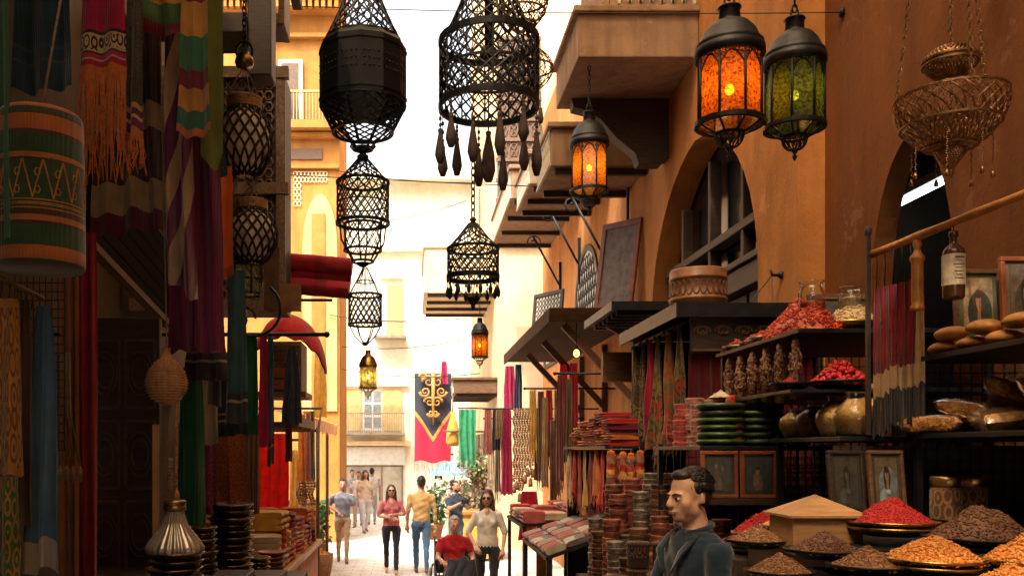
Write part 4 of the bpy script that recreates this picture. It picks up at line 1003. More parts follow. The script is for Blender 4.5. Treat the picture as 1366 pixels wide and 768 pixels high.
dish(1190, 0, 3.55, 1.915, .17, .115, 'red', 'smooth heap of bright red paprika', 'brass', 1400, .004, .003, plates=2)
dish(1245, 0, 3.05, 1.83, .165, .085, 'orange', 'heap of orange turmeric chips in front', 'brass', 1300, .009, .005, plates=2, p=.8)
dish(1160, 0, 3.1, 1.825, .14, .07, 'brown', 'low heap of cumin beside the orange chips', 'shelf', 1100, .007, .0035)
dish(1100, 0, 3.3, 1.855, .14, .075, 'dark', 'heap of dark coriander seed next to the wooden box', 'shelf', 1100, .006, .004)
dish(1310, 0, 3.3, 1.90, .2, .14, 'dark', 'wide heap of dark cloves below the lidded jars', 'shelf', 1500, .008, .004)
dish(1375, 0, 2.95, 1.86, .15, .10, 'orange', 'heap of orange peel at the right edge', 'brass', 1000, .010, .006)
dish(1352, 0, 2.75, 1.79, .15, .085, 'orange', 'nearest heap of orange flakes in the bottom right corner', 'silver', 1200, .011, .006, p=.8)
dish(1040, 0, 3.2, 1.79, .12, .075, 'brown', 'heap of brown seed at the bottom of the counter', 'shelf', 900, .007, .004)
dish(1020, 0, 4.25, 1.83, .15, .11, 'red', 'coarse heap of dried red petals left of the wooden box', 'silver', 900, .012, .006, p=.8)
dish(1045, 0, 4.0, 1.885, .10, .06, 'gold', 'little heap of golden lentils by the wooden box', 'silver', 600, .007, .005)
dish(1010, 0, 3.75, 1.845, .13, .07, 'brown', 'sloping heap of crushed herbs behind the man', 'shelf', 900, .008, .004)
dish(990, 0, 4.5, 1.76, .12, .06, 'red', 'small heap of red flakes behind the shoulder of the man in blue', 'silver', 600, .01, .005)
jar((2.06, 3.08, 1.70), .09, .12, G['brown'], 'low glass jar at the bottom edge of the counter', .6, .7)
# wooden box with pyramid lid
bx = thing('wooden_box', 'light wooden box with a pyramid shaped lid among the spice heaps', 'box', P(1087, 735, 3.7))
c = WL[bx.name]; mb = MB(); mb.box(c + V((-.14, -.12, 0)), c + V((.14, .12, .145))); part(mb, 'body', mat('plain_wood', (.40, .21, .09), .6, var=.35, vs=6, bs=60, stretch=(1,1,8)), bx, bevel=.003)
mb = MB(); z = c.z + .147; b_ = [c + V((sx * .158, sy * .138, .147)) for sx, sy in ((-1,-1),(1,-1),(1,1),(-1,1))]; b2 = [p + V((0, 0, .01)) for p in b_]; ap = c + V((0, 0, .235))
mb.add(b_ + b2 + [ap], [(3,2,1,0),(0,1,5,4),(1,2,6,5),(2,3,7,6),(3,0,4,7),(4,5,8),(5,6,8),(6,7,8),(7,4,8)]); part(mb, 'lid', mat('plain_wood_lid', (.46, .25, .11), .55, var=.35, vs=6, bs=60, stretch=(1,6,1)), bx)
# lidded jars and portraits at the back of the counter
for i, (px, r) in enumerate(((1262, .062), (1296, .06))):
    q = P(px, 702, 3.95); t = thing('lidded_jar', ['patterned jar with a metal lid, left of the pair behind the cloves', 'patterned jar with a metal lid, right of the pair behind the cloves'][i], 'jar', q, 'pair of lidded jars')
    mb = MB(); mb.lathe([(0, 0), (r, 0), (r*1.03, .01), (r*1.03, .16), (r*.95, .175), (r*.95, .18)], q, 28); part(mb, 'body', cloth_mat('jar_pattern', (.14,.07,.035), pat=((.34,.18,.08), .1, .95), ps=9, rough=.25, trans=0), t)
    mb = MB(); mb.lathe([(r*.98, .176), (r*1.04, .18), (r*1.04, .215), (r*.95, .222), (0, .222)], q, 28); part(mb, 'lid', M['brass'], t)
picture('dim framed portrait of a person in pale blue leaning behind the red paprika', (2.13, 4.02, 1.95), .17, .30, .1, .12, M['wood'], (.06,.045,.03), (.13,.09,.05), SITTER((.28,.17,.1), (.03,.02,.015), (.22,.26,.27)))
picture('dim dark framed portrait left of the one in pale blue', (1.97, 4.06, 1.95), .17, .30, .1, .12, M['dwood'], (.04,.03,.025), (.06,.045,.03), SITTER((.11,.07,.045), (.02,.015,.012), (.06,.06,.055)))
back = thing('wire_panel', 'black wire grid panel behind the spice portraits', 'panel', (2.4, 4.13, 1.95))
mb = MB()
for k in range(20): mb.bar((1.98 + k * .05, 4.16, 1.75), (1.98 + k * .05, 4.16, 2.27), .005, .005)
for k in range(11): mb.bar((1.97, 4.165, 1.75 + k * .05), (2.95, 4.165, 1.75 + k * .05), .005, .005)
part(mb, 'wire_grid', M['shelf'], back)
mb = MB(); mb.box((1.96, 4.19, 1.75), (2.98, 4.195, 2.27)); part(mb, 'backing', M['dwood'], back)

# ================================================================ piles of tins and boxes behind the man
tb = thing('goods_table', 'dark table heaped with stacks of tins behind the man in blue', 'table', (1.6, 6, .45))
mb = MB(); mb.box((1.2, 5.25, 1.30), (2.0, 6.6, 1.35)); mb.box((1.35, 6.0, 1.352), (2.0, 6.6, 1.6)); part(mb, 'top', M['dwood'], tb)
for x in (1.25, 1.95):
    for y in (5.3, 6.55): mb = MB(); mb.box((x - .03, y - .03, .45), (x + .03, y + .03, 1.298)); part(mb, 'leg', M['dwood'], tb)
tin2 = [mat('gilded_tin', (.26, .13, .07), .38, .55, var=.7, vs=40, bs=90, obrnd=.5), mat('rose_tin', (.34, .11, .08), .42, .3, var=.6, vs=40, obrnd=.45), mat('silver_tin', (.40, .33, .27), .35, .7, var=.6, vs=40, obrnd=.4)]
k_ = 0
desc = ['gilded', 'rose', 'silvery']
spots = []
for r_, y in enumerate((5.42, 5.68, 5.95, 6.2, 6.45)):
    for c_, x in enumerate((1.30, 1.43, 1.57, 1.71, 1.86)):
        spots.append((r_, c_, x + rnd.uniform(-.015,.015), y + rnd.uniform(-.03,.03)))
rown = ['front', 'second', 'middle', 'fourth', 'back']; coln = ['street edge', 'second place', 'middle', 'fourth place', 'wall side']
for r_, c_, x, y in spots:
    mi = (r_ * 2 + c_) % 3; zb = 1.602 if (y > 6.07 and x > 1.42) else 1.352
    top = 1.62 + .09 * r_ + .05 * c_ + rnd.uniform(-.05, .06); h = rnd.choice((.028, .034, .04)); n = max(3, int((top - zb) / h))
    stack('small_tin', '%s tin in the %s row at the %s of the heaped table' % (desc[mi], rown[r_], coln[c_]), 'tin', (x, y, zb), .058 + .006 * (c_ % 2), h, min(n, 12), tin2[mi], 'tins stacked on the heaped table', .005)
# woven lidded baskets in front
bask_m = cloth_mat('plaid_basket', [(0,(.10,.045,.025)),(.3,(.22,.11,.05)),(.45,(.07,.03,.02)),(.7,(.26,.14,.07)),(.85,(.09,.04,.025))], 1, 2, ((.04,.02,.015), 0, 1), 10, .5, 0)
for i, (x, y, z) in enumerate(((1.30, 5.18, 1.42), (1.44, 5.15, 1.42), (1.30, 5.18, 1.575), (1.44, 5.15, 1.575), (1.21, 5.35, 1.36), (1.37, 5.0, 1.42))):
    mb = MB(); mb.lathe([(0, 0), (.056, 0), (.062, .01), (.062, .125), (.065, .128), (.065, .145), (.06, .15), (0, .152)], (x, y, z), 24)
    solo(mb, 'plaid_canister', bask_m, ['lower plaid canister on the street side of the heaped table', 'lower plaid canister beside the back of the man in blue', 'upper plaid canister on the street side of the heaped table', 'upper plaid canister beside the back of the man in blue', 'plaid canister standing apart at the street corner', 'single plaid canister closest to the viewer'][i], 'canister', 'plaid canisters')
tb2 = thing('low_bench', 'low dark bench under the plaid canisters', 'bench', (1.35, 5.15, .45))
mb = MB(); mb.box((1.14, 4.92, 1.37), (1.55, 5.245, 1.415)); part(mb, 'top', M['dwood'], tb2)
for x in (1.17, 1.52): mb = MB(); mb.box((x - .02, 4.95, .45), (x + .02, 5.2, 1.368)); part(mb, 'leg', M['dwood'], tb2)

# ================================================================ trays of textiles along the alley, right
def tray_table(name, label, x0, x1, y0, y1, z, slope, m='shelf'):
    t = thing(name, label, 'table', ((x0+x1)/2, (y0+y1)/2, .45 if y0 < 7.4 else 0)); zf = WL[t.name].z
    mb = MB(); mb.add([V((x0,y0,z)),V((x1,y0,z+slope)),V((x1,y1,z+slope)),V((x0,y1,z)),V((x0,y0,z+.03)),V((x1,y0,z+slope+.03)),V((x1,y1,z+slope+.03)),V((x0,y1,z+.03))], [(3,2,1,0),(4,5,6,7),(0,1,5,4),(1,2,6,5),(2,3,7,6),(3,0,4,7)]); part(mb, 'top', M[m], t)
    for x in (x0 + .03, x1 - .03):
        for y in (y0 + .03, y1 - .03): mb = MB(); mb.box((x - .02, y - .02, zf), (x + .02, y + .02, z + (x - x0)/(x1 - x0)*slope - .002)); part(mb, 'leg', M[m], t)
    mb = MB(); mb.box((x0 + .05, y0 + .05, zf + .3), (x1 - .05, y1 - .05, zf + .34)); part(mb, 'lower_shelf', M[m], t)
    return t
tray_table('tray_table', 'sloping table of folded scarves in the middle of the right stalls', 1.15, 1.95, 7.75, 9.4, 1.30, .28)
tray_table('tray_table', 'sunlit table of folded cloth at the street end of the right stalls', 1.22, 2.0, 10.0, 11.6, 1.38, .12)
pk = [cloth_mat('packed_scarf_%s' % n_, s, 0, trans=0, rough=.45) for n_, s in (('a', [(0,(.4,.32,.26)),(.2,(.3,.04,.03)),(.45,(.5,.42,.36)),(.7,(.1,.08,.09)),(.85,(.45,.12,.06))]), ('b', [(0,(.3,.2,.16)),(.3,(.42,.05,.04)),(.6,(.55,.48,.42)),(.8,(.25,.04,.04))]), ('c', [(0,(.12,.1,.1)),(.25,(.5,.42,.35)),(.6,(.2,.04,.04)),(.8,(.55,.5,.45))]))]
pn = ['grey and red', 'red and cream', 'black and cream']
for r_ in range(5):
    for c_ in range(4):
        x = 1.25 + c_ * .19; y = 7.9 + r_ * .32; z = 1.335 + (x - 1.15) / .8 * .28; i = (r_ + c_ * 2) % 3
        o = folded((x, y, z), .19, .27, .05 + .02 * rnd.random(), pk[i], '%s folded scarf on the sloping table, %s row, %s' % (pn[i], ['nearest', 'second', 'third', 'fourth', 'farthest'][r_], ['street edge', 'second from the street', 'third from the street', 'wall side'][c_]), 'folded scarves on the sloping table', 1, rnd.uniform(-.12,.12), 'folded_scarf'); o.rotation_euler = (0, -.33, 0)
for r_ in range(4):
    for c_ in range(3):
        x = 1.36 + c_ * .25; y = 10.2 + r_ * .38; z = 1.41 + (x - 1.22) / .78 * .12; k = ['rose', 'red', 'cream', 'wine'][(r_ * 3 + c_ * 2) % 4]
        folded((x, y, z), .25, .34, .07 + .07 * rnd.random(), T[k], '%s folded cloth on the sunlit table, %s row, %s' % ({'rose':'rose','red':'red','cream':'cream','wine':'wine red'}[k], ['nearest', 'second', 'third', 'farthest'][r_], ['street edge', 'middle', 'wall side'][c_]), 'folded cloths on the sunlit table', 3, rnd.uniform(-.1,.1))

# hanging rails of scarves farther on
RIGHT_EXTRA = []
def hang(px0, px1, y0, y1, d, m, label, cat='scarf', name='hanging_scarf', group=None, folds=3, amp=.02, gather=.7, fr=0, seed=None, dy=0, **k):
    a = P(px0, y0, d); b = P(px1, y0, d + dy); mb = MB(); L = (y1 - y0) / F * d
    f = drape(mb, a, b, L, folds, amp, gather, seed=seed if seed is not None else int(px0 * 3 + y0), **k)
    o = solo(mb, name, m, label, cat, group)
    if fr:
        mb = MB(); fringe(mb, f, int(fr), .05 * d / 4, .0016 * d ** .5, seed=int(px0)); part(mb, 'fringe', m, o)
    return o
for i, (x0, x1, y0, y1, d_, k) in enumerate(((742, 752, 500, 640, 10.8, 'wine'), (752, 764, 505, 615, 10.6, 'brown'), (705, 716, 520, 600, 13.0, 'gold'), (716, 727, 522, 640, 12.9, 'brown'), (727, 738, 520, 610, 12.8, 'crimson'), (738, 748, 520, 660, 12.7, 'tan'), (650, 660, 560, 640, 15.2, 'cream'), (660, 668, 560, 655, 15.1, 'brown'))):
    RIGHT_EXTRA.append((x0, x1, y0, y1, d_, k, i))
rl = thing('scarf_rail', 'iron rail hung with scarves and bead strings on the sunlit right wall', 'rail', P(690, 545, 14))
mb = MB(); mb.tube([P(644, 545, 14), P(722, 545, 14)], .012, 8); mb.tube([P(722, 545, 14), (RX, 14, P(722, 545, 14).z)], .012, 8); part(mb, 'rod', M['iron'], rl)
K = {n_: cloth_mat(n_ + '_cloth', c_, trans=.3) for n_, c_ in dict(pink=(.55,.2,.16), black=(.03,.028,.03), magenta=(.42,.015,.08), tan=(.42,.26,.12), brown=(.16,.08,.04), red=(.6,.02,.02), crimson=(.38,.01,.03), green=(.05,.36,.16), gold=(.75,.45,.08), orange=(.72,.24,.04), navy=(.03,.04,.07), cream=(.7,.55,.35), teal=(.02,.07,.09), forest=(.015,.09,.04)).items()}
for i, (x0, x1, y0, y1, d, k, L) in enumerate((
  (645, 657, 546, 606, 14, 'pink', 'short pink scarf at the street end of the sunlit rail'), (656, 668, 546, 600, 13.96, 'black', 'short black scarf on the sunlit rail'),
  (668, 684, 546, 660, 13.9, 'magenta', 'long magenta scarf on the sunlit rail'), (660, 672, 546, 585, 13.85, 'tan', 'tan patterned scarf folded over the sunlit rail'),
  (712, 722, 546, 640, 13.9, 'brown', 'brown scarf at the wall end of the sunlit rail'),
  (672, 688, 488, 545, 15.5, 'magenta', 'magenta cloth hanging under the long awning'), (686, 697, 486, 545, 15.4, 'navy', 'navy cloth hanging beside the magenta one under the awning'),
  (722, 732, 530, 650, 12.6, 'tan', 'tan cloth hanging from the awning bracket'), (733, 742, 560, 690, 12.5, 'brown', 'brown cloth hanging behind the awning bracket'),
  (745, 758, 486, 598, 11.7, 'crimson', 'crimson curtain strip at the near end of the long awning'), (758, 772, 484, 596, 11.6, 'crimson', 'second crimson curtain strip at the near end of the long awning'),
  (692, 720, 655, 720, 12.2, 'crimson', 'wine red cloth draped behind the sunlit table'), (722, 742, 695, 722, 11.9, 'navy', 'rolled blue jeans beside the wine red cloth'))):
    hang(x0, x1, y0, y1, d, K[k], L, 'cloth' if 'cloth' in L or 'curtain' in L or 'jeans' in L else 'scarf', group='cloths on the far right stalls', amp=.03)
for x0, x1, y0, y1, d_, k, i in RIGHT_EXTRA:
    hang(x0, x1, y0, y1, d_, K[k] if k in K else T[k], ['wine red shawl at the near end of the awning row', 'brown shawl at the near end of the awning row', 'golden scarf under the middle of the long awning', 'long brown scarf under the middle of the long awning', 'short crimson scarf under the middle of the long awning', 'long tan scarf by the near awning bracket', 'cream scarf under the pink one at the sunlit rail', 'brown scarf under the pink one at the sunlit rail'][i], 'scarf', group='cloths on the far right stalls', amp=.035, fr=9)
for x0, x1, y_, d_, L in ((700, 752, 518, 12.85, 'iron rail under the middle of the long awning'), (740, 768, 498, 10.7, 'short iron rail beside the dark textile rack'), (646, 672, 558, 15.15, 'short far iron rail on the sunlit right wall')):
    mb = MB(); a_ = P(x0, y_, d_); mb.tube([a_, (RX - .003, d_, a_.z)], .014, 6); mb.ball(a_, .022, 8, 6); solo(mb, 'scarf_bar', M['iron'], L, 'rail')
bead = grain_mat('beads', [(.45,.25,.08),(.2,.1,.05),(.5,.36,.2),(.3,.05,.04)], 40, .4)
for i in range(8):
    x = 686 + i * 3.6; a = P(x, 546, 13.8); L = rnd.uniform(.85, 1.3); mb = MB()
    for k in range(int(L / .035)): mb.ball(a + V((.012 * math.sin(k), .01 * math.cos(k * 2), -k * .035)), .022, 6, 4)
    e = a + V((0, 0, -L)); mb.lathe([(.008, .12), (.03, .09), (.035, -.02), (.0, -.02)][::-1], e - V((0, 0, .12)), 8)
    solo(mb, 'bead_string', bead, 'long string of beads number in order from the magenta scarf: %s' % ['first', 'second', 'third', 'fourth', 'fifth', 'sixth', 'seventh', 'last before the brown scarf'][i], 'beads', 'bead strings on the sunlit rail')
mb = MB(); mb.box(P(716, 770, 11.2) + V((0,0,0)), P(737, 690, 11.2) + V((0, .05, 0))); 
sb = solo(mb, 'plank', M['bamboo'], 'pale wooden plank leaning at the end of the dark textile rack', 'plank')
# leaning sign board, small lattice frame on the awning
t = thing('sign_board', 'tall red framed board leaning on the long wooden awning', 'sign board', (2.56, 11.5, 4.042), rz=-.95); t.rotation_euler = (-.12, .04, -.95)
mb = MB()
for lo, hi in (((-.32,-.02,0),(.32,.02,.08)), ((-.32,-.02,1.07),(.32,.02,1.15)), ((-.32,-.0195,.08),(-.25,.0195,1.07)), ((.25,-.0195,.08),(.32,.0195,1.07))): mb.box(lo, hi)
part(mb, 'frame', M['redwood'], t, world=False, bevel=.006)
mb = MB(); mb.box((-.25, -.005, .08), (.25, .01, 1.07)); part(mb, 'board', mat('slate_board', (.2, .14, .10), .6, var=.5, vs=10, bs=40), t, world=False)
t = thing('lattice_frame', 'small white lattice panel in a dark frame leaning on the far part of the awning', 'frame', (2.3, 15.6, 4.042), rz=-1.0); t.rotation_euler = (-.1, 0, -1.0)
mb = MB()
for lo, hi in (((-.38,-.02,0),(.38,.02,.06)), ((-.38,-.02,.9),(.38,.02,.96)), ((-.38,-.0195,.06),(-.32,.0195,.9)), ((.32,-.0195,.06),(.38,.0195,.9))): mb.box(lo, hi)
part(mb, 'frame', M['dwood'], t, world=False)
mb = MB(); mb.box((-.32, .0, .06), (.32, .01, .9)); part(mb, 'board', M['paper'], t, world=False)
mb = MB()
for i in range(8):
    for j in range(10):
        mb.tube([(-.28 + i * .08 + .035 * math.cos(q), -.005, .1 + j * .085 + .045 * math.sin(q)) for q in [PI*2*k/6 for k in range(6)]], .008, 4, closed=True)
part(mb, 'lattice', M['dwood'], t, world=False)
# bare bulb under the awning
t = thing('bare_bulb', 'small glowing bulb under the near bracket of the long awning', 'lamp', P(769, 471, 11.5))
c = WL[t.name]; mb = MB(); mb.ball(c, (.04, .04, .05), 12, 8); part(mb, 'bulb', M['dimbulb'], t)
mb = MB(); mb.lathe([(.02, .05), (.024, .06), (.024, .1), (0, .105)], c, 10); mb.tube([c + V((0, 0, .1)), (c.x, c.y, 3.9)], .006, 5); part(mb, 'holder', M['iron'], t)
# tube lamp in the dark opening
t = thing('tube_lamp', 'white fluorescent tube lamp glowing inside the narrow pointed opening', 'lamp', (3.56, 6.1, 4.05))
mb = MB(); mb.tube([(3.56, 5.5, 4.05), (3.56, 6.95, 4.05)], .022, 10); part(mb, 'tube', M['tubelight'], t)
mb = MB(); mb.box((3.52, 5.4, 4.075), (3.6, 7.0, 4.13)); part(mb, 'housing', mat('grey_housing', (.4, .42, .42), .5), t)
# shelf ladder inside the opening
# hook with cord on the wall between the arches
t = thing('wall_hook', 'small iron hook with a cord on the orange wall left of the pilaster', 'hook', (2.88, 7.05, 3.6))
mb = MB(); mb.tube([(2.9, 7.05, 3.62), (2.82, 7.05, 3.62), (2.81, 7.05, 3.66)], .012, 6); mb.ball((2.89, 7.05, 3.62), .03, 8, 6); part(mb, 'hook', M['iron'], t)
mb = MB(); mb.tube([(2.82, 7.05, 3.62), (2.7, 7.6, 3.3), (2.6, 7.88, 3.26)], .005, 4); mb.tube([(2.82, 7.05, 3.61), (2.82, 7.04, 3.0)], .005, 4); part(mb, 'cord', M['rope'], t)
# ================================================================ beams and wires that carry the lanterns
for y, z, L in ((4.5, 5.0, 'dark timber beam across the alley carrying the black filigree lanterns'), (3.5, 4.62, 'timber beam carrying the brass bowl lamp'), (6.7, 6.25, 'high timber beam carrying the round basket lanterns')):
    mb = MB(); mb.box((-2.595, y - .06, z), (RN - .003 if y < 6.7 else RN - .01, y + .06, z + .14)); solo(mb, 'timber_beam', M['dwood'], L, 'beam', bevel=.01)
def wire(a, b, sag, label, r=.006):
    a = V(a); b = V(b); mb = MB()
    mb.tube([a.lerp(b, i / 24) + V((0, 0, -sag * 4 * (i / 24) * (1 - i / 24))) for i in range(25)], r, 5)
    return solo(mb, 'cable', M['iron'], label, 'cable')
wire(P(386, 8, 7.9), (3.09, 6.47, P(1125, 17, 6.47).z), .03, 'thin dark cable strung across the alley at the top of the picture', .004)
mb = MB(); c = V((3.095, 6.47, P(1125, 17, 6.47).z)); mb.lathe([(.0, 0), (.035, 0), (.035, .02), (0, .022)], c, 12, M=Matrix.Rotation(-PI/2, 3, 'Y')); solo(mb, 'cable_anchor', M['iron'], 'round iron anchor plate of the cable on the set-back wall', 'anchor')
for i, (x0, y0, x1, y1, d0, d1) in enumerate(((450, 228, 690, 242, 21.9, 18), (455, 300, 622, 268, 21.9, 20.1), (440, 420, 622, 424, 21.9, 20.1), (456, 462, 625, 452, 21.9, 20.1), (456, 492, 640, 498, 21.9, 18))):
    wire(P(x0, y0, d0), P(x1, y1, d1), .12, ['grey cable high over the alley at the yellow building', 'slanting grey cable below the highest far cable', 'grey cable crossing in front of the far upper window', 'grey cable sloping up to the right over the far shop', 'lowest grey cable over the far shop'][i], .009)

# ================================================================ black filigree lanterns (one hung below the other)
d = 4.5; s = d / F
def zz(py, dd=d): return EYE + (CY - py) / F * dd
def xx(px, dd=d): return (px - CX) / F * dd
IR = M['iron']
def cone_fn(r0, z0, r1, z1, pw=1.6): return lambda t: (r0 + (r1 - r0) * t ** pw, z0 + (z1 - z0) * t)
def O(c, prof): return [(r * s, zz(y) - c.z) for r, y in prof]

# 1 big lantern with the solid band
c = V((xx(484), d, zz(205))); t = thing('filigree_lantern', 'large black lantern with a solid pierced band, topmost of the left hanging chain', 'lantern', c)
z = lambda py: zz(py)
X0 = V((c.x, c.y, 0))
mb = MB(); lattice(mb, cone_fn(9*s, z(-75), 50*s, z(56), 1.7), 16, .5, .0046, 16, c=X0); ring(mb, 50*s, z(58), .006, c=X0)
for k in range(10):
    a = 2*PI*k/10; mb.tube([X0 + V(((9 + 41 * q ** 1.7) * s * math.cos(a), (9 + 41 * q ** 1.7) * s * math.sin(a), z(-75) + (z(56) - z(-75)) * q)) for q in [i/8 for i in range(9)]], .004, 4)
mb.lathe([(0, z(-82)), (12*s, z(-80)), (10*s, z(-74)), (0, z(-73))], X0, 12); part(mb, 'crown', IR, t)
mb = MB(); n8 = 12
mb.lathe([(50*s, z(56)), (58*s, z(66)), (58*s, z(140)), (56*s, z(142)), (56*s, z(67)), (49*s, z(58))], X0, n8, smooth=False); 
for k in range(n8):
    a = 2*PI*(k+.5)/n8; u = V((-math.sin(a), math.cos(a), 0)); o_ = X0 + V((math.cos(a), math.sin(a), 0)) * (58*s*math.cos(PI/n8) + .001)
    for j in range(3):
        for i in range(4):
            q = o_ + u * (i - 1.5) * .024 + V((0, 0, z(100) + (j - 1) * .035)); mb.ball(q, .005, 6, 4)
    for yy in (72, 134): mb.bar(o_ - u * .057 + V((0,0,z(yy))), o_ + u * .057 + V((0,0,z(yy))), .006, .012)
part(mb, 'band', IR, t)
mb = MB(); lattice(mb, cone_fn(57*s, z(142), 40*s, z(176), 1), 20, .2, .0046, 6, c=X0); ring(mb, 40*s, z(177), .006, c=X0); ring(mb, 57*s, z(142), .005, c=X0); part(mb, 'lower_filigree', IR, t)
mb = MB()
for k in range(6):
    a = 2*PI*k/6 + .2; mb.bar(X0 + V((55*s*math.cos(a), 55*s*math.sin(a), z(145))), X0 + V((15*s*math.cos(a), 15*s*math.sin(a), z(192))), .012, .008)
ring(mb, 15*s, z(193), .006, c=X0); ring(mb, 13*s, z(199), .005, c=X0); mb.lathe([(0, z(209)), (4*s, z(208)), (5*s, z(203)), (14*s, z(198)), (10*s, z(197)), (0, z(199))], X0, 14)
for k in range(4): a = PI*k/2; mb.tube([X0 + V((q*s*math.cos(a), q*s*math.sin(a), z(y_))) for q, y_ in ((15, 192), (17, 196), (13, 200))], .004, 4)
part(mb, 'legs', IR, t)
mb = MB(); chain(mb, X0 + V((0,0,z(-82))), X0 + V((0,0,5.0)), .05, .005); part(mb, 'chain', IR, t)
# 2 drum lantern
c = V((xx(484), d, zz(356))); t = thing('filigree_lantern', 'medium black lattice drum lantern, second in the left hanging chain', 'lantern', c)
mb = MB(); lattice(mb, cone_fn(5*s, z(210), 34*s, z(243), 1.1), 10, .3, .0034, 8, c=X0); ring(mb, 6*s, z(210), .006, .008, c=X0)
for k in range(10): a = 2*PI*k/10; mb.tube([X0 + V((5*s*math.cos(a), 5*s*math.sin(a), z(210))), X0 + V((34*s*math.cos(a), 34*s*math.sin(a), z(243)))], .0034, 4)
part(mb, 'crown', IR, t)
mb = MB(); lattice(mb, lambda q: (34.5*s, z(246) + (z(296) - z(246)) * q), 22, .16, .0042, 6, c=X0)
for y_, th in ((244, .006), (272, .003), (298, .007)): ring(mb, 34.5*s, z(y_), th, c=X0)
part(mb, 'drum', IR, t)
mb = MB(); lattice(mb, lambda q: (24.5*s, z(300) + (z(334) - z(300)) * q), 14, .14, .0032, 5, c=X0)
for y_ in (300, 334): ring(mb, 24.5*s, z(y_), .005, c=X0)
part(mb, 'inner_drum', IR, t)
mb = MB()
for k in range(6):
    a = 2*PI*k/6 + .4; mb.tube([X0 + V((q*s*math.cos(a), q*s*math.sin(a), z(y_))) for q, y_ in ((33, 298), (30, 322), (14, 349))], .006, 4)
ring(mb, 14*s, z(349), .005, c=X0); mb.lathe([(0, z(357)), (4*s, z(356)), (11*s, z(351)), (0, z(350))], X0, 12); part(mb, 'legs', IR, t)
# 3 small lattice lantern
X3 = V((xx(487), d, 0)); t = thing('filigree_lantern', 'small black lattice lantern with a cone top, third in the left hanging chain', 'lantern', (X3.x, d, zz(460)))
mb = MB()
for k in range(12): a = 2*PI*k/12; mb.tube([X3 + V((q*s*math.cos(a), q*s*math.sin(a), z(y_))) for q, y_ in ((3, 357), (9, 370), (22, 394))], .003, 4)
ring(mb, 12*s, z(376), .003, c=X3); part(mb, 'crown', IR, t)
mb = MB(); lattice(mb, lambda q: (22*s, z(395) + (z(433) - z(395)) * q), 18, .17, .0036, 6, c=X3)
for y_ in (394, 433): ring(mb, 22*s, z(y_), .005, c=X3)
part(mb, 'drum', IR, t)
mb = MB()
for k in range(6): a = 2*PI*k/6; mb.tube([X3 + V((q*s*math.cos(a), q*s*math.sin(a), z(y_))) for q, y_ in ((21, 434), (14, 448), (3, 459))], .004, 4)
mb.lathe([(0, z(462)), (4*s, z(460)), (3*s, z(456)), (0, z(456))], X3, 10); part(mb, 'legs', IR, t)

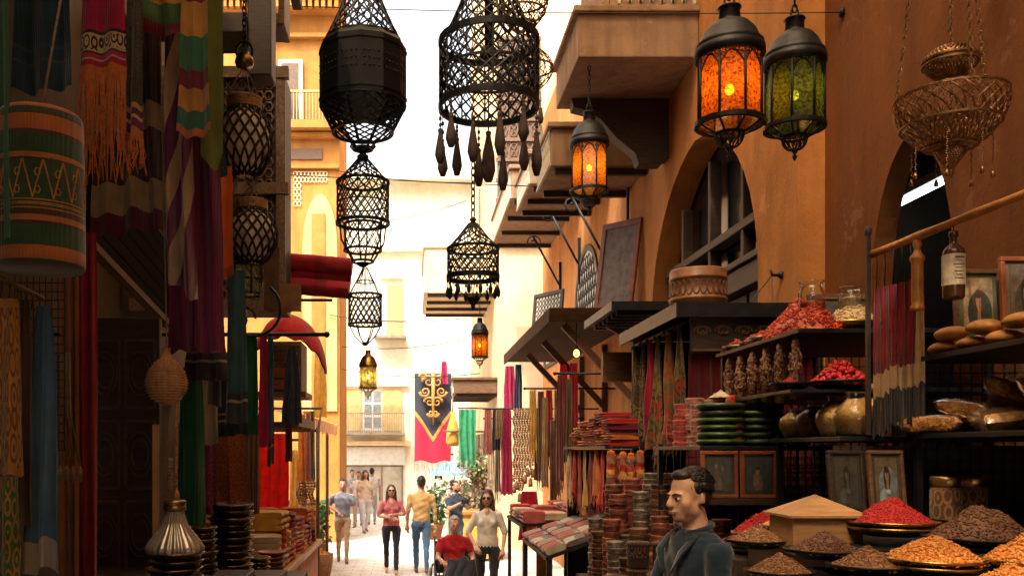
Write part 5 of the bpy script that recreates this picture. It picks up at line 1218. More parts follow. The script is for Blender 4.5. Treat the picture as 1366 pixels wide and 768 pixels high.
def glass_lantern(label, c, R_, hgt, glass, metal=None, glow=True, n=8, top=None, bulb=.055, chain_to=None, rz=0, group=None, em=None):
    """eight-sided lamp: domed cap, coloured panes between bars, pierced base; c = bottom tip"""
    metal = metal or IR; t = thing('glass_lantern', label, 'lantern', c, group, rz); h = hgt
    mb = MB(); mb.lathe([(R_*1.0, h*.665), (R_*1.06, h*.67), (R_*1.06, h*.72), (R_*1.0, h*.725), (R_*1.02, h*.735), (R_*1.02, h*.75), (R_*.92, h*.77), (R_*.8, h*.83), (R_*.6, h*.88), (R_*.33, h*.905), (R_*.31, h*.915), (R_*.33, h*.925), (R_*.30, h*.985), (R_*.36, h*.99), (R_*.34, h), (0, h)], n=24); part(mb, 'cap', metal, t, world=False)
    mb = MB(); mb.tube([(.16*R_*math.cos(a), 0, h*1.035 + .16*R_*math.sin(a)*1.6) for a in [2*PI*k/12 for k in range(12)]], R_*.03, 5, closed=True); part(mb, 'hanging_ring', metal, t, world=False)
    zb, zt = h*.235, h*.665; rb, rt = R_*.97, R_*.96
    mb = MB()
    for k in range(n):
        a = 2*PI*k/n; a2 = 2*PI*(k+1)/n; p0 = V((rb*math.cos(a), rb*math.sin(a), zb)); p1 = V((rt*math.cos(a), rt*math.sin(a), zt)); mb.tube([p0, p1], R_*.045, 5)
        q0 = V((rb*math.cos(a2), rb*math.sin(a2), zb)); q1 = V((rt*math.cos(a2), rt*math.sin(a2), zt))
        for sgn in (0, 1):                                   # pointed fret over each pane
            pts = []
            for i in range(7):
                f = i / 6 * .5; f = f if not sgn else 1 - f; zf = .74 + .22 * math.sin(i / 6 * PI / 2)
                pts.append((p0.lerp(q0, f)).lerp(p1.lerp(q1, f), zf))
            mb.tube(pts, R_*.028, 4)
        for f, zf in ((.15, .9), (.5, .99), (.85, .9), (.3, .96), (.7, .96)):
            m_ = (p0.lerp(q0, f)).lerp(p1.lerp(q1, f), zf); mb.tube([m_ + R_*.06*(math.cos(b)*(q0-p0).normalized() + V((0,0,math.sin(b)))) for b in [2*PI*i/6 for i in range(6)]], R_*.018, 4, closed=True)
    ring(mb, R_*.98, zb, R_*.07, n=n*3); ring(mb, R_*.97, zt, R_*.04, n=n*3); part(mb, 'frame', metal, t, world=False)
    for k in range(n):
        a = 2*PI*k/n; a2 = 2*PI*(k+1)/n; mb = MB(); f = .97
        mb.add([V((rb*f*math.cos(a), rb*f*math.sin(a), zb)), V((rb*f*math.cos(a2), rb*f*math.sin(a2), zb)), V((rt*f*math.cos(a2), rt*f*math.sin(a2), zt)), V((rt*f*math.cos(a), rt*f*math.sin(a), zt))], [(0,1,2,3)]); part(mb, 'pane', glass, t, world=False)
    mb = MB()
    for k in range(n):
        a = 2*PI*k/n; mb.tube([V((R_*.95*math.cos(a), R_*.95*math.sin(a), zb - h*.01)), V((R_*.42*math.cos(a), R_*.42*math.sin(a), h*.165))], R_*.04, 5)
    lattice(mb, lambda q: (R_*.42*math.cos(q*PI/2*.9) + .01*R_, h*.165 - h*.09*math.sin(q*PI/2)), 14, .05, R_*.02, 6); ring(mb, R_*.42, h*.165, R_*.04)
    mb.lathe([(0, 0), (R_*.05, h*.012), (R_*.09, h*.03), (R_*.04, h*.045), (R_*.12, h*.07), (R_*.14, h*.085), (0, h*.09)], n=12); part(mb, 'base', metal, t, world=False)
    if glow:
        bz = h*.46; mb = MB(); mb.ball((0, 0, bz), (R_*bulb*2.6, R_*bulb*2.6, R_*bulb*3.2), 12, 9); part(mb, 'bulb', em or M['bulb'], t, world=False)
        mb = MB(); mb.tube([(0, 0, bz + R_*.15), (0, 0, h*.7)], R_*.06, 8); part(mb, 'lamp_holder', metal, t, world=False)
    if chain_to:
        mb = MB(); chain(mb, (0, 0, h*1.05), (0, 0, chain_to - c[2]), max(.04, R_*.3), R_*.03); part(mb, 'chain', metal, t, world=False)
    return t
M['pane_orange'] = pane_mat('amber_glass', (.62, .15, .015), .15)
M['pane_green'] = pane_mat('green_glass', (.05, .085, .012), .15)
M['pane_gold'] = pane_mat('honey_glass', (.75, .27, .04), .18)
M['pane_pale'] = pane_mat('pale_glass', (.75, .80, .45), .3)
glass_lantern('tiny pale golden glass lantern at the bottom of the left hanging chain', V((xx(491), d, zz(533))), 11.5*s, 66*s, M['pane_pale'], M['brass'], glow=True, bulb=.06)

# 4 great tasselled drum
XM = V((xx(652), d, 0)); t = thing('tasselled_lantern', 'great black lattice drum lantern ringed with hanging tassels', 'lantern', (XM.x, d, zz(150)))
mb = MB(); lattice(mb, cone_fn(16*s, z(-110), 62*s, z(56), 2.0), 18, .5, .0046, 16, c=XM)
for k in range(13): a = 2*PI*k/13; mb.tube([XM + V(((16 + 46 * q ** 2) * s * math.cos(a), (16 + 46 * q ** 2) * s * math.sin(a), z(-110) + (z(56) - z(-110)) * q)) for q in [i/8 for i in range(9)]], .004, 4)
ring(mb, 22*s, z(-60), .005, c=XM); mb.lathe([(0, z(-116)), (18*s, z(-114)), (16*s, z(-108)), (0, z(-107))], XM, 12); part(mb, 'crown', IR, t)
mb = MB(); r = 65.5*s; lattice(mb, lambda q: (r, z(62) + (z(137) - z(62)) * q), 22, .2, .0056, 8, c=XM); lattice(mb, lambda q: (r*.995, z(62) + (z(98) - z(62)) * q), 22, .05, .0036, 4, c=XM)
lattice(mb, lambda q: (r*.995, z(100) + (z(138) - z(100)) * q), 22, .05, .0036, 4, c=XM)
for k in range(12): a = 2*PI*k/12; mb.tube([XM + V((r*math.cos(a), r*math.sin(a), z(60))), XM + V((r*math.cos(a), r*math.sin(a), z(140)))], .0055, 4)
ring(mb, r, z(57), .007, .016, c=XM); ring(mb, r, z(98), .005, .006, c=XM); ring(mb, r, z(142), .007, .016, c=XM); part(mb, 'drum', IR, t)
mb = MB(); mb.tube([XM + V((0, 0, z(-100))), XM + V((0, 0, z(70)))], .022, 10); mb.lathe([(.0, z(80)), (.05, z(78)), (.04, z(66)), (.0, z(64))], XM, 12); part(mb, 'stem', IR, t)
M['tassel'] = mat('dark_tassel_thread', (.085, .055, .045), .85, var=.4, vs=40, bs=200, bst=.6, stretch=(1,1,.1))
for k in range(12):
    a = 2*PI*k/12 + .13; e = XM + V((r*math.cos(a), r*math.sin(a), z(146))); L = [.10, .06, .13][k % 3] + .02 * rnd.random(); l2 = .16 + .05 * rnd.random()
    mb = MB(); mb.tube([e, e - V((0, 0, L))], .0028, 4)
    for i in range(3): mb.ball(e - V((0, 0, L * (.25 + .3 * i))), (.008, .008, .012), 7, 5)
    mb.lathe([(0, -l2), (.013, -l2 + .003), (.025, -l2 * .75), (.024, -l2 * .6), (.012, -.035), (.010, -.025), (.014, -.012), (.006, 0), (0, 0)], e - V((0, 0, L)), 10, wob=.08); part(mb, 'tassel', M['tassel'], t)
mb = MB(); mb.lathe([(0, -.26), (.02, -.255), (.034, -.2), (.03, -.12), (.012, -.03), (.016, -.01), (0, 0)], XM + V((0, .02, z(172))), 12, wob=.06); mb.tube([XM + V((0, .02, z(172))), XM + V((0, 0, z(78)))], .004, 5); part(mb, 'tassel', M['tassel'], t)
mb = MB(); chain(mb, XM + V((0,0,z(-114))), XM + V((0,0,5.0)), .05, .005); part(mb, 'chain', IR, t)
# 5 fringed drum below it
d5 = 4.52; X5 = V((xx(631, d5), d5, 0)); t = thing('fringed_lantern', 'black lattice lantern fringed with small drops, hanging on a chain under the tasselled drum', 'lantern', (X5.x, d5, zz(412)))
mb = MB(); lattice(mb, cone_fn(6*s, z(297), 34*s, z(330), 1.2), 10, .3, .0034, 8, c=X5); mb.lathe([(0, z(288)), (3*s, z(289)), (5*s, z(292)), (3*s, z(294)), (7*s, z(299)), (0, z(300))][::-1], X5, 12)
for k in range(10): a = 2*PI*k/10; mb.tube([X5 + V((6*s*math.cos(a), 6*s*math.sin(a), z(297))), X5 + V((21*s*math.cos(a), 21*s*math.sin(a), z(316))), X5 + V((34*s*math.cos(a), 34*s*math.sin(a), z(330)))], .0035, 4)
part(mb, 'crown', IR, t)
mb = MB(); lattice(mb, lambda q: (34*s, z(332) + (z(368) - z(332)) * q), 22, .14, .0042, 6, c=X5); ring(mb, 34*s, z(331), .006, c=X5); ring(mb, 34*s, z(369), .007, .012, c=X5); ring(mb, 34*s, z(350), .003, c=X5); part(mb, 'drum', IR, t)
for k in range(14):
    a = 2*PI*k/14; e = X5 + V((34*s*math.cos(a), 34*s*math.sin(a), z(371))); mb = MB(); mb.tube([e, e - V((0,0,.04))], .003, 4); mb.ball(e - V((0,0,.012)), .007, 6, 4); mb.lathe([(0, -.095), (.009, -.085), (.011, -.065), (.004, -.04), (0, -.038)], e, 8); part(mb, 'drop', IR, t)
mb = MB(); mb.lathe([(0, z(414)), (2*s, z(412)), (3*s, z(406)), (9*s, z(398)), (10*s, z(396)), (0, z(395))], X5, 12)
for k in range(4): a = PI*k/2; mb.tube([X5 + V((34*s*math.cos(a), 34*s*math.sin(a), z(369))), X5 + V((9*s*math.cos(a), 9*s*math.sin(a), z(396)))], .003, 4)
part(mb, 'finial', IR, t)
mb = MB(); chain(mb, X5 + V((0,0,z(288))), V((X5.x, d5 - .02, z(150))), .045, .004); part(mb, 'chain', IR, t)

# ================================================================ basket lanterns behind
d = 6.7; s = d / F
M['cane'] = mat('brown_cane', (.17, .085, .04), .6, var=.4, vs=30, bs=120)
Xb = V((xx(697, d), d, 0)); t = thing('basket_lantern', 'round brown cane lantern high up behind the tasselled drum', 'lantern', (Xb.x, d, zz(45, d)))
zb = lambda py: zz(py, 6.7)
f_ = lambda q: (34*s*math.sin(.25 + q*2.6), zb(-40) + (zb(42) - zb(-40)) * q)
mb = MB(); lattice(mb, f_, 16, .35, .004, 14, c=Xb)
for q in (.1, .3, .5, .7, .9): ring(mb, f_(q)[0], f_(q)[1], .006, c=Xb)
part(mb, 'body', M['cane'], t); mb = MB(); chain(mb, Xb + V((0,0,zb(-40))), Xb + V((0,0,6.25)), .05, .005); part(mb, 'chain', IR, t)
Xb = V((xx(709, d), d + .08, 0)); t = thing('globe_lantern', 'openwork cane globe lantern with one tassel, lower of the two behind the drum', 'lantern', (Xb.x, d + .08, zz(158, d)))
f_ = lambda q: (31*s*math.sin(.15 + q*2.8), zb(55) + (zb(118) - zb(55)) * q)
mb = MB(); lattice(mb, f_, 12, .3, .004, 14, c=Xb); ring(mb, 31*s, zb(86), .005, c=Xb); part(mb, 'body', M['cane'], t)
mb = MB(); chain(mb, Xb + V((0,0,zb(56))), Xb + V((0,-.08,6.25)), .05, .004); part(mb, 'chain', IR, t)
e = Xb + V((.08, 0, zb(117))); mb = MB(); mb.tube([e, e - V((0,0,.12))], .003, 4); mb.lathe([(0, -.24), (.015, -.235), (.022, -.2), (.008, -.12), (0, -.115)], e, 10); part(mb, 'tassel', M['tassel'], t)

# ================================================================ coloured glass lanterns
s = 4.2 / F
glass_lantern('amber glass lantern with a glowing bulb, left of the pair high on the right', V((xx(973, 4.2), 4.2, zz(213, 4.2))), 43*s, 203*s, M['pane_orange'], chain_to=5.0, rz=.15)
glass_lantern('green glass lantern with a glowing bulb, right of the pair high on the right', V((xx(1060, 4.25), 4.25, zz(215, 4.25))), 38.5*s, 192*s, M['pane_green'], chain_to=5.0, rz=.3)
for k, (px, dd) in enumerate(((973, 4.2), (1060, 4.25))):
    mb = MB(); mb.box((xx(px, dd) - .03, dd - .05, 4.99), (xx(px, dd) + .03, 4.435, 5.06)); solo(mb, 'hanging_bracket', IR, ['iron bracket over the amber lantern', 'iron bracket over the green lantern'][k], 'bracket')
s = 9.3 / F
glass_lantern('honey coloured glass lantern hanging under the first balcony', V((xx(786, 9.3), 9.3, zz(287, 9.3))), 25*s, 137*s, M['pane_gold'], chain_to=6.218, rz=.2)
s = 12 / F
glass_lantern('small honey glass lantern hanging far down the alley below the fringed one', V((xx(640, 12), 12, zz(492, 12))), 11*s, 68*s, M['pane_gold'], chain_to=zz(246, 12) - .05, rz=.1)
wire((-2.598, 12.2, zz(232, 12) + .1), (RX - .003, 12.0, zz(258, 12) + .05), .02, 'thin cable across the alley carrying the small far lantern', .007)
# scrolled iron struts under the balconies
for y in (13.2, 15.5, 17.5):
    t = thing('iron_strut', {13.2: 'scrolled iron strut under the third balcony', 15.5: 'scrolled iron strut at the near end of the farthest balcony', 17.5: 'scrolled iron strut at the far end of the farthest balcony'}[y], 'bracket', (RX, y, 5))
    zq = 5.95 if y < 15 else 6.4; mb = MB(); mb.tube([(RX - .01, y, zq - 1.0), (RX - .55, y, zq)], .02, 6); mb.tube([V((RX - .55 + (.15 - .008*k) * math.cos(k*.6), y, zq - .12 + (.15 - .008*k) * math.sin(k*.6))) for k in range(16)], .014, 4); mb.box((RX - .05, y - .03, zq - 1.3), (RX - .004, y + .03, zq - .5)); part(mb, 'strut', IR, t)

# ================================================================ brass bowl lamp, far right
d = 3.5; s = d / F; z = lambda py: zz(py, 3.5); XB = V((xx(1268, d), d, 0))
M['antique'] = mat('antique_brass', (.34, .18, .08), .4, .85, var=.5, vs=30)
t = thing('hanging_bowl_lamp', 'pierced brass bowl lamp on three chains with bead fringes at the upper right', 'lamp', (XB.x, d, z(225)))
prof = [(66, 128), (68, 140), (66, 152), (58, 170), (46, 185), (30, 197), (20, 201), (16, 208), (9, 217), (3, 226), (2, 236)]
def pf(pr): 
    def f(q):
        q = q * (len(pr) - 1); i = min(len(pr) - 2, int(q)); g = q - i
        return ((pr[i][0] + (pr[i+1][0] - pr[i][0]) * g) * s, z(pr[i][1] + (pr[i+1][1] - pr[i][1]) * g))
    return f
mb = MB(); lattice(mb, pf(prof[:6]), 26, .16, .0034, 14, c=XB); lattice(mb, pf(prof[:4]), 40, .04, .0022, 6, c=XB); lattice(mb, pf(prof[3:7]), 60, .05, .0028, 5, c=XB); lattice(mb, pf(prof[6:10]), 26, .2, .003, 8, c=XB)
for r_, y_ in ((67, 130), (60, 168), (32, 196), (19, 202)): ring(mb, r_*s, z(y_), .004, c=XB)
for k in range(18):
    a = 2*PI*k/18
    mb.tube([XB + V((67*s*math.cos(a + .12*math.cos(q)), 67*s*math.sin(a + .12*math.cos(q)), z(139) + .016*math.sin(q))) for q in [2*PI*i/8 for i in range(8)]], .0016, 4, closed=True)
mb.lathe([(0, z(237)), (2*s, z(236)), (4*s, z(228)), (2*s, z(222)), (0, z(221))], XB, 10); part(mb, 'bowl', M['antique'], t)
mb = MB(); lattice(mb, pf([(6, 62), (22, 66), (32, 76), (33, 82)]), 36, .1, .0026, 8, c=XB); lattice(mb, pf([(33, 84), (30, 92), (20, 101), (6, 105)]), 40, .08, .0026, 8, c=XB)
ring(mb, 33*s, z(80), .004, c=XB); ring(mb, 33*s, z(86), .004, c=XB); mb.lathe([(32.5*s, z(79)), (32.5*s, z(87))], XB, 28); ring(mb, 6*s, z(62), .004, c=XB); part(mb, 'upper_bowl', M['antique'], t)
mb = MB(); chain(mb, XB + V((0,0,z(60))), XB + V((0,0,4.62)), .028, .0026); part(mb, 'chain', M['antique'], t); mb = MB(); chain(mb, XB + V((0,0,z(105))), XB + V((0,0,z(195))), .024, .0022); part(mb, 'chain', M['antique'], t)
for k in range(3):
    a = 2*PI*k/3 + .35; mb = MB(); chain(mb, XB + V((66*s*math.cos(a), 66*s*math.sin(a), z(128))), XB + V((26*s*math.cos(a), 26*s*math.sin(a), 4.62)), .028, .0026); part(mb, 'chain', M['antique'], t)
for k in range(7):
    a = 2*PI*k/7 + .5; e = XB + V((48*s*math.cos(a), 48*s*math.sin(a), z(184))); mb = MB(); L = .11 + .05 * rnd.random()
    for i in range(int(L / .009)): mb.ball(e - V((0.002*math.sin(i*2), 0, .009 * i)), .0042, 6, 4)
    mb.lathe([(0, -.03), (.008, -.028), (.009, -.015), (.003, 0), (0, 0)], e - V((0,0,L)), 8); part(mb, 'bead_fringe', M['antique'], t)

# ================================================================ netted pots on the left
def netted_pot(label, px, py0, py1, d, R_, top_py):
    """bellied pot in a cord net; py0 neck top, py1 bottom"""
    s = d / F; X = V((xx(px, d), d, 0)); z = lambda py: zz(py, d); H_ = py1 - py0
    t = thing('netted_pot', label, 'pot', (X.x, d, z(py1)))
    pr = [(R_*.3, py1), (R_*.62, py1 - H_*.08), (R_*.95, py1 - H_*.32), (R_, py1 - H_*.5), (R_*.9, py1 - H_*.68), (R_*.62, py1 - H_*.8), (R_*.56, py1 - H_*.86), (R_*.58, py1 - H_*.97), (R_*.66, py1 - H_)]
    mb = MB(); mb.lathe([(0, z(py1))] + [(r*s, z(y)) for r, y in pr] + [(R_*.5*s, z(py0)), (R_*.5*s, z(py0 + H_*.1))], X, 32); part(mb, 'body', M['clay'], t)
    mb = MB()
    for k in range(4): ring(mb, R_*.60*s, z(py0 + H_*(.02 + .035*k)), .007, c=X)
    part(mb, 'neck_band', M['wicker'], t)
    def f(q):
        q *= len(pr) - 3; i = min(len(pr) - 4, int(q)); g = q - i
        return ((pr[i][0] + (pr[i+1][0] - pr[i][0]) * g) * s + .006, z(pr[i][1] + (pr[i+1][1] - pr[i][1]) * g))
    mb = MB(); lattice(mb, f, 16, .3, .0075, 18, c=X, sides=5); part(mb, 'net', mat('dark_net_cord', (.02,.013,.01), .8, var=.4), t)
    mb = MB()
    for k in range(10):
        a = 2*PI*k/10; p = X + V((R_*.35*s*math.cos(a), R_*.35*s*math.sin(a), z(py1 - 2)))
        mb.tube([p, p + V((rnd.gauss(0,.02), rnd.gauss(0,.02), -.09)), p + V((rnd.gauss(0,.03), rnd.gauss(0,.03), -.2 - .06*rnd.random()))], .003, 4)
    part(mb, 'tail_cords', M['rope'], t)
    mb = MB()
    for k in range(4): a = 2*PI*k/4 + .5; mb.tube([X + V((R_*.66*s*math.cos(a), R_*.66*s*math.sin(a), z(py0))), X + V((.012*math.cos(a), .012*math.sin(a), z(top_py)))], .004, 5)
    mb.tube([X + V((.03*math.cos(b), 0, z(top_py) + .045 + .04*math.sin(b))) for b in [2*PI*k/12 for k in range(12)]], .006, 5, closed=True); part(mb, 'hanger', M['rope'], t)
    return t, X
M['clay'] = mat('buff_clay', (.82, .64, .50), .7, var=.5, vs=10)
t, X = netted_pot('bellied clay pot in a dark cord net, upper of the two on the left', 326, 132, 236, 5.5, 36, 92)
mb = MB(); mb.lathe([(.0, 0), (.05, .005), (.06, .03), (.05, .06), (.03, .09), (0, .1)], X + V((0,0,zz(90, 5.5))), 14); part(mb, 'cap', M['bronze'], t)
mb = MB(); mb.tube([X + V((.05*math.cos(b), 0, zz(68, 5.5) + .055*math.sin(b))) for b in [2*PI*k/12 for k in range(12)]], .01, 5, closed=True); chain(mb, X + V((0,0,zz(60, 5.5))), X + V((0,0,5.4)), .05, .006); part(mb, 'chain', IR, t)
t2, X2 = netted_pot('bellied clay pot in a dark cord net, lower of the two on the left', 336, 268, 352, 5.52, 33, 250)
mb = MB(); mb.tube([X2 + V((0, 0, zz(250, 5.5) + .05)), X + V((0, 0, zz(236, 5.5) + .0))], .005, 5); part(mb, 'cord', M['rope'], t2)
t = thing('iron_lamp_frame', 'black iron lamp frame with a scrolled hoop under the lower netted pot', 'lamp', (xx(330, 5.6), 5.6, zz(450, 5.6)))
zq = lambda py: zz(py, 5.6); Xq = lambda px: xx(px, 5.6); mb = MB()
for k in range(6):
    a = 2*PI*k/6; mb.bar((Xq(328) + .1*math.cos(a), 5.6 + .1*math.sin(a), zq(355)), (Xq(328) + .1*math.cos(a), 5.6 + .1*math.sin(a), zq(392)), .012, .012)
for y_ in (355, 374, 393): ring(mb, .1, zq(y_), .007, c=V((Xq(328), 5.6, 0)))
mb.tube([(Xq(338) + .17*math.cos(b), 5.6, zq(412) + .17*math.sin(b)) for b in [-2.6 + k*.25 for k in range(15)]], .01, 5)
mb.tube([(Xq(322) + (.09 - .005*k)*math.cos(k*.55), 5.6, zq(425) + (.09 - .005*k)*math.sin(k*.55)) for k in range(16)], .007, 5); part(mb, 'frame', IR, t)
mb = MB(); mb.lathe([(.085, zq(391)), (.085, zq(356))], V((Xq(328), 5.6, 0)), 12); part(mb, 'pane', M['pane_pale'], t)
mb = MB(); mb.tube([(Xq(336), 5.54, zq(352)), (Xq(328), 5.6, zq(355))], .006, 4); part(mb, 'hanger', IR, t)
# ================================================================ left side: cloth stalls
se = thing('added_shade_eave', 'added unseen eave that keeps the left cloth stalls dark', 'eave', (-1.7, 2.5, 5.35))  # unseen eave, added so that the left stalls stay dark
mb = MB(); mb.box((-2.59, -2, 5.36), (-.72, 6.05, 5.44)); part(mb, 'boarding', M['dwood'], se)
mb = MB(); mb.box((-.80, -2, 5.2), (-.74, 6.04, 5.355)); part(mb, 'fascia', M['dwood'], se)
def rail(x1, py, d, label, r=.014, m='wood'):
    mb = MB(); a = V((-2.598, d, EYE + (CY - py) / F * d)); b = V(((x1 - CX) / F * d, d, a.z)); mb.tube([a, b], r, 8); mb.ball(b, r * 1.5, 8, 6)
    return solo(mb, 'hanging_rail', M[m], label, 'rail')
rail(205, -52, 2.5, 'wooden rail of the nearest fringed cloths, just above the picture')
rail(312, -50, 3.2, 'wooden rail of the striped cloths, just above the picture')
LC = dict(
 edge=cloth_mat('sea_green_cloth', (.035,.11,.055)), teal=cloth_mat('teal_plaid', [(0,(.010,.035,.05)),(.62,(.010,.035,.05)),(.63,(.03,.05,.05)),(.66,(.010,.035,.05)),(.75,(.06,.05,.035)),(.77,(.012,.04,.055))]),
 redscarf=cloth_mat('crimson_bordered', [(0,(.34,.01,.05)),(.64,(.03,.015,.02)),(.67,(.42,.29,.14)),(.84,(.05,.02,.03)),(.86,(.36,.02,.06)),(.91,(.4,.3,.2)),(.925,(.34,.01,.05))], 1, 1, ((.03,.015,.015), .69, .83), 7),
 fringe=mat('orange_fringe', (.42,.11,.025), .9, var=.4, vs=60), narrow=cloth_mat('dark_narrow', [(0,(.03,.025,.02)),(.8,(.35,.18,.06)),(.83,(.1,.01,.04)),(.87,(.4,.25,.12)),(.89,(.12,.01,.04)),(.94,(.36,.12,.04))], 1, 1, ((.09,.06,.03), 0, .8), 16),
 check=cloth_mat('dark_check', [(0,(.035,.012,.02)),(.3,(.02,.012,.016)),(.4,(.22,.16,.08)),(.52,(.03,.012,.018)),(.76,(.22,.15,.08)),(.9,(.07,.01,.025))]),
 flag=cloth_mat('yellow_green_band', [(0,(.45,.20,.035)),(.5,(.45,.20,.035)),(.55,(.05,.12,.03)),(.84,(.16,.01,.03))]),
 stripe=cloth_mat('many_stripes', [(0,(.45,.21,.04)),(.15,(.16,.01,.03)),(.22,(.45,.21,.04)),(.42,(.04,.13,.06)),(.62,(.14,.01,.03)),(.72,(.42,.18,.04)),(.85,(.03,.12,.08)),(.95,(.4,.12,.04))]),
 serp=cloth_mat('serpentine_stripe', [(0,(.10,.008,.03)),(.12,(.38,.24,.12)),(.22,(.03,.012,.03)),(.32,(.36,.22,.12)),(.46,(.10,.01,.06)),(.58,(.36,.22,.12)),(.68,(.12,.01,.06)),(.78,(.34,.22,.12)),(.9,(.10,.008,.03))], slant=.45, rep=.8),
 olive=cloth_mat('olive_lime', (.13,.14,.018)), plum=cloth_mat('plum_cloth', (.12,.008,.04)), grey=cloth_mat('grey_stripe', [(0,(.10,.085,.07)),(.3,(.05,.04,.04)),(.6,(.12,.10,.08))], 0),
 orange=cloth_mat('vivid_orange', [(0,(.62,.11,.012)),(.9,(.42,.06,.01))]), slate=cloth_mat('slate_teal', [(0,(.03,.085,.10)),(.8,(.03,.03,.035)),(.84,(.28,.18,.10)),(.86,(.03,.03,.035))]),
 navyhem=cloth_mat('navy_hem', [(0,(.02,.022,.03)),(.72,(.32,.17,.09)),(.75,(.02,.022,.03)),(.8,(.32,.17,.09)),(.83,(.018,.02,.028))]), hem=cloth_mat('striped_hem', [(0,(.05,.04,.04)),(.25,(.2,.14,.08)),(.33,(.04,.03,.035)),(.5,(.24,.17,.1)),(.56,(.03,.025,.03))]),
 forest=cloth_mat('forest_green', (.012,.085,.035)), cream=cloth_mat('oatmeal', (.30,.22,.15)), pink=cloth_mat('pink_print', [(0,(.32,.05,.12)),(.9,(.2,.03,.06))], 1, 1, ((.08,.02,.05), 0, 1), 8),
 rug=cloth_mat('rust_rug', [(0,(.30,.085,.022)),(.95,(.14,.03,.02))], 1, 1, ((.10,.025,.012), 0, 1), 9), brown=cloth_mat('brown_strips', [(0,(.16,.07,.03)),(.3,(.09,.04,.02)),(.6,(.2,.09,.035))], 0, 3),
 yellow=cloth_mat('yellow_embroidered', (.42,.19,.035), pat=((.17,.07,.03), .05, .95), ps=6), blue=cloth_mat('dusty_blue', [(0,(.06,.13,.22)),(.88,(.32,.28,.24))]), embro=cloth_mat('green_embroidered', (.03,.10,.03), pat=((.32,.14,.035), 0, 1), ps=5),
 rust=cloth_mat('rust_curtain', (.26,.09,.022)), scarlet=cloth_mat('scarlet_curtain', (.24,.008,.012)), wine=cloth_mat('wine_dress', (.18,.012,.02), pat=((.08,.01,.015), 0, 1), ps=9),
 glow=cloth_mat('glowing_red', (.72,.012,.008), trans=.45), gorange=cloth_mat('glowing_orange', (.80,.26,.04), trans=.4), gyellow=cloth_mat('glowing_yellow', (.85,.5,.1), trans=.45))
g1 = 'cloths hanging over the left stalls'
H = hang
H(-60, 22, -48, 322, 2.25, LC['edge'], 'sea green cloth at the extreme left edge of the picture', 'cloth', 'hanging_cloth', g1, 3, .02)
H(18, 98, -48, 122, 2.5, LC['teal'], 'dark teal plaid blanket with a narrow border above the embroidered drum', 'blanket', 'hanging_blanket', g1, 2, .02, .85)
o = H(106, 168, -48, 90, 2.6, LC['redscarf'], 'crimson scarf with a cream bordered end and long orange fringe', 'scarf', 'hanging_scarf', g1, 2, .014, .82)
mb = MB(); f = drape(MB(), P(106, -48, 2.6), P(168, -48, 2.6), 138 / F * 2.6, 2, .014, .82, seed=int(106*3-48)); fringe(mb, f, 70, .30, .0022, seed=3); part(mb, 'fringe', LC['fringe'], o)
o = H(168, 191, -48, 186, 2.66, LC['narrow'], 'narrow dark scarf with patterned end and short orange fringe', 'scarf', 'hanging_scarf', g1, 1.5, .01, .8)
mb = MB(); f = drape(MB(), P(168, -48, 2.66), P(191, -48, 2.66), 234 / F * 2.66, 1.5, .01, .8, seed=int(168*3-48)); fringe(mb, f, 26, .095, .002, seed=4); part(mb, 'fringe', LC['fringe'], o)
H(120, 222, 20, 312, 3.35, LC['check'], 'dark wool blanket with pale checks behind the crimson scarf', 'blanket', 'hanging_blanket', g1, 3, .025)
H(176, 262, -48, 46, 3.15, LC['flag'], 'yellow cloth with green band and maroon hem, high on the left', 'cloth', 'hanging_cloth', g1, 2.5, .025, jag=.15)
H(238, 281, -48, 180, 3.1, LC['stripe'], 'narrow cloth of yellow, green and maroon stripes beside the olive one', 'cloth', 'hanging_cloth', g1, 2, .02)
H(268, 298, -48, 205, 3.35, LC['olive'], 'long plain olive cloth hanging to a point', 'cloth', 'hanging_cloth', g1, 1.2, .015, .9, point=.06)
H(214, 256, -48, 395, 3.25, LC['serp'], 'long cloth with slanting maroon and cream stripes', 'cloth', 'hanging_cloth', g1, 2, .03, sway=.02, jag=.12)
H(222, 300, 170, 468, 3.5, LC['plum'], 'broad plum coloured cloth under the striped ones', 'cloth', 'hanging_cloth', g1, 3, .035)
H(268, 304, 182, 236, 3.6, LC['teal'], 'short dark teal cloth end below the olive cloth', 'cloth', 'hanging_cloth', g1, 1.5, .02)
H(278, 298, 234, 545, 3.7, LC['grey'], 'grey striped cloth between the plum and the orange ones', 'cloth', 'hanging_cloth', g1, 1.5, .02)
H(290, 313, 222, 368, 3.95, LC['orange'], 'vivid orange cloth hanging by the netted pots', 'cloth', 'hanging_cloth', g1, 1.2, .015)
H(300, 331, 360, 566, 4.2, LC['slate'], 'slate teal cloth below the vivid orange one', 'cloth', 'hanging_cloth', g1, 1.5, .02)
H(245, 306, 452, 508, 3.65, LC['hem'], 'dark blanket end with cream stripes under the plum cloth', 'blanket', 'hanging_blanket', g1, 2.5, .02)
H(288, 331, 470, 580, 4.4, LC['navyhem'], 'navy blanket with two rust stripes at the hem', 'blanket', 'hanging_blanket', g1, 2, .02)
H(236, 273, 490, 708, 3.85, LC['forest'], 'long forest green cloth beside the wicker gourd', 'cloth', 'hanging_cloth', g1, 2, .03)
H(267, 291, 500, 592, 4.1, LC['cream'], 'oatmeal coloured cloth next to the forest green one', 'cloth', 'hanging_cloth', g1, 1.3, .02)
H(270, 291, 585, 686, 4.3, LC['pink'], 'pink printed cloth above the stacked bowls', 'cloth', 'hanging_cloth', g1, 1.5, .02)
H(284, 306, 575, 684, 4.9, LC['rug'], 'rust patterned rug, left of the hanging pair', 'rug', 'hanging_rug', g1, .7, .015, 1)
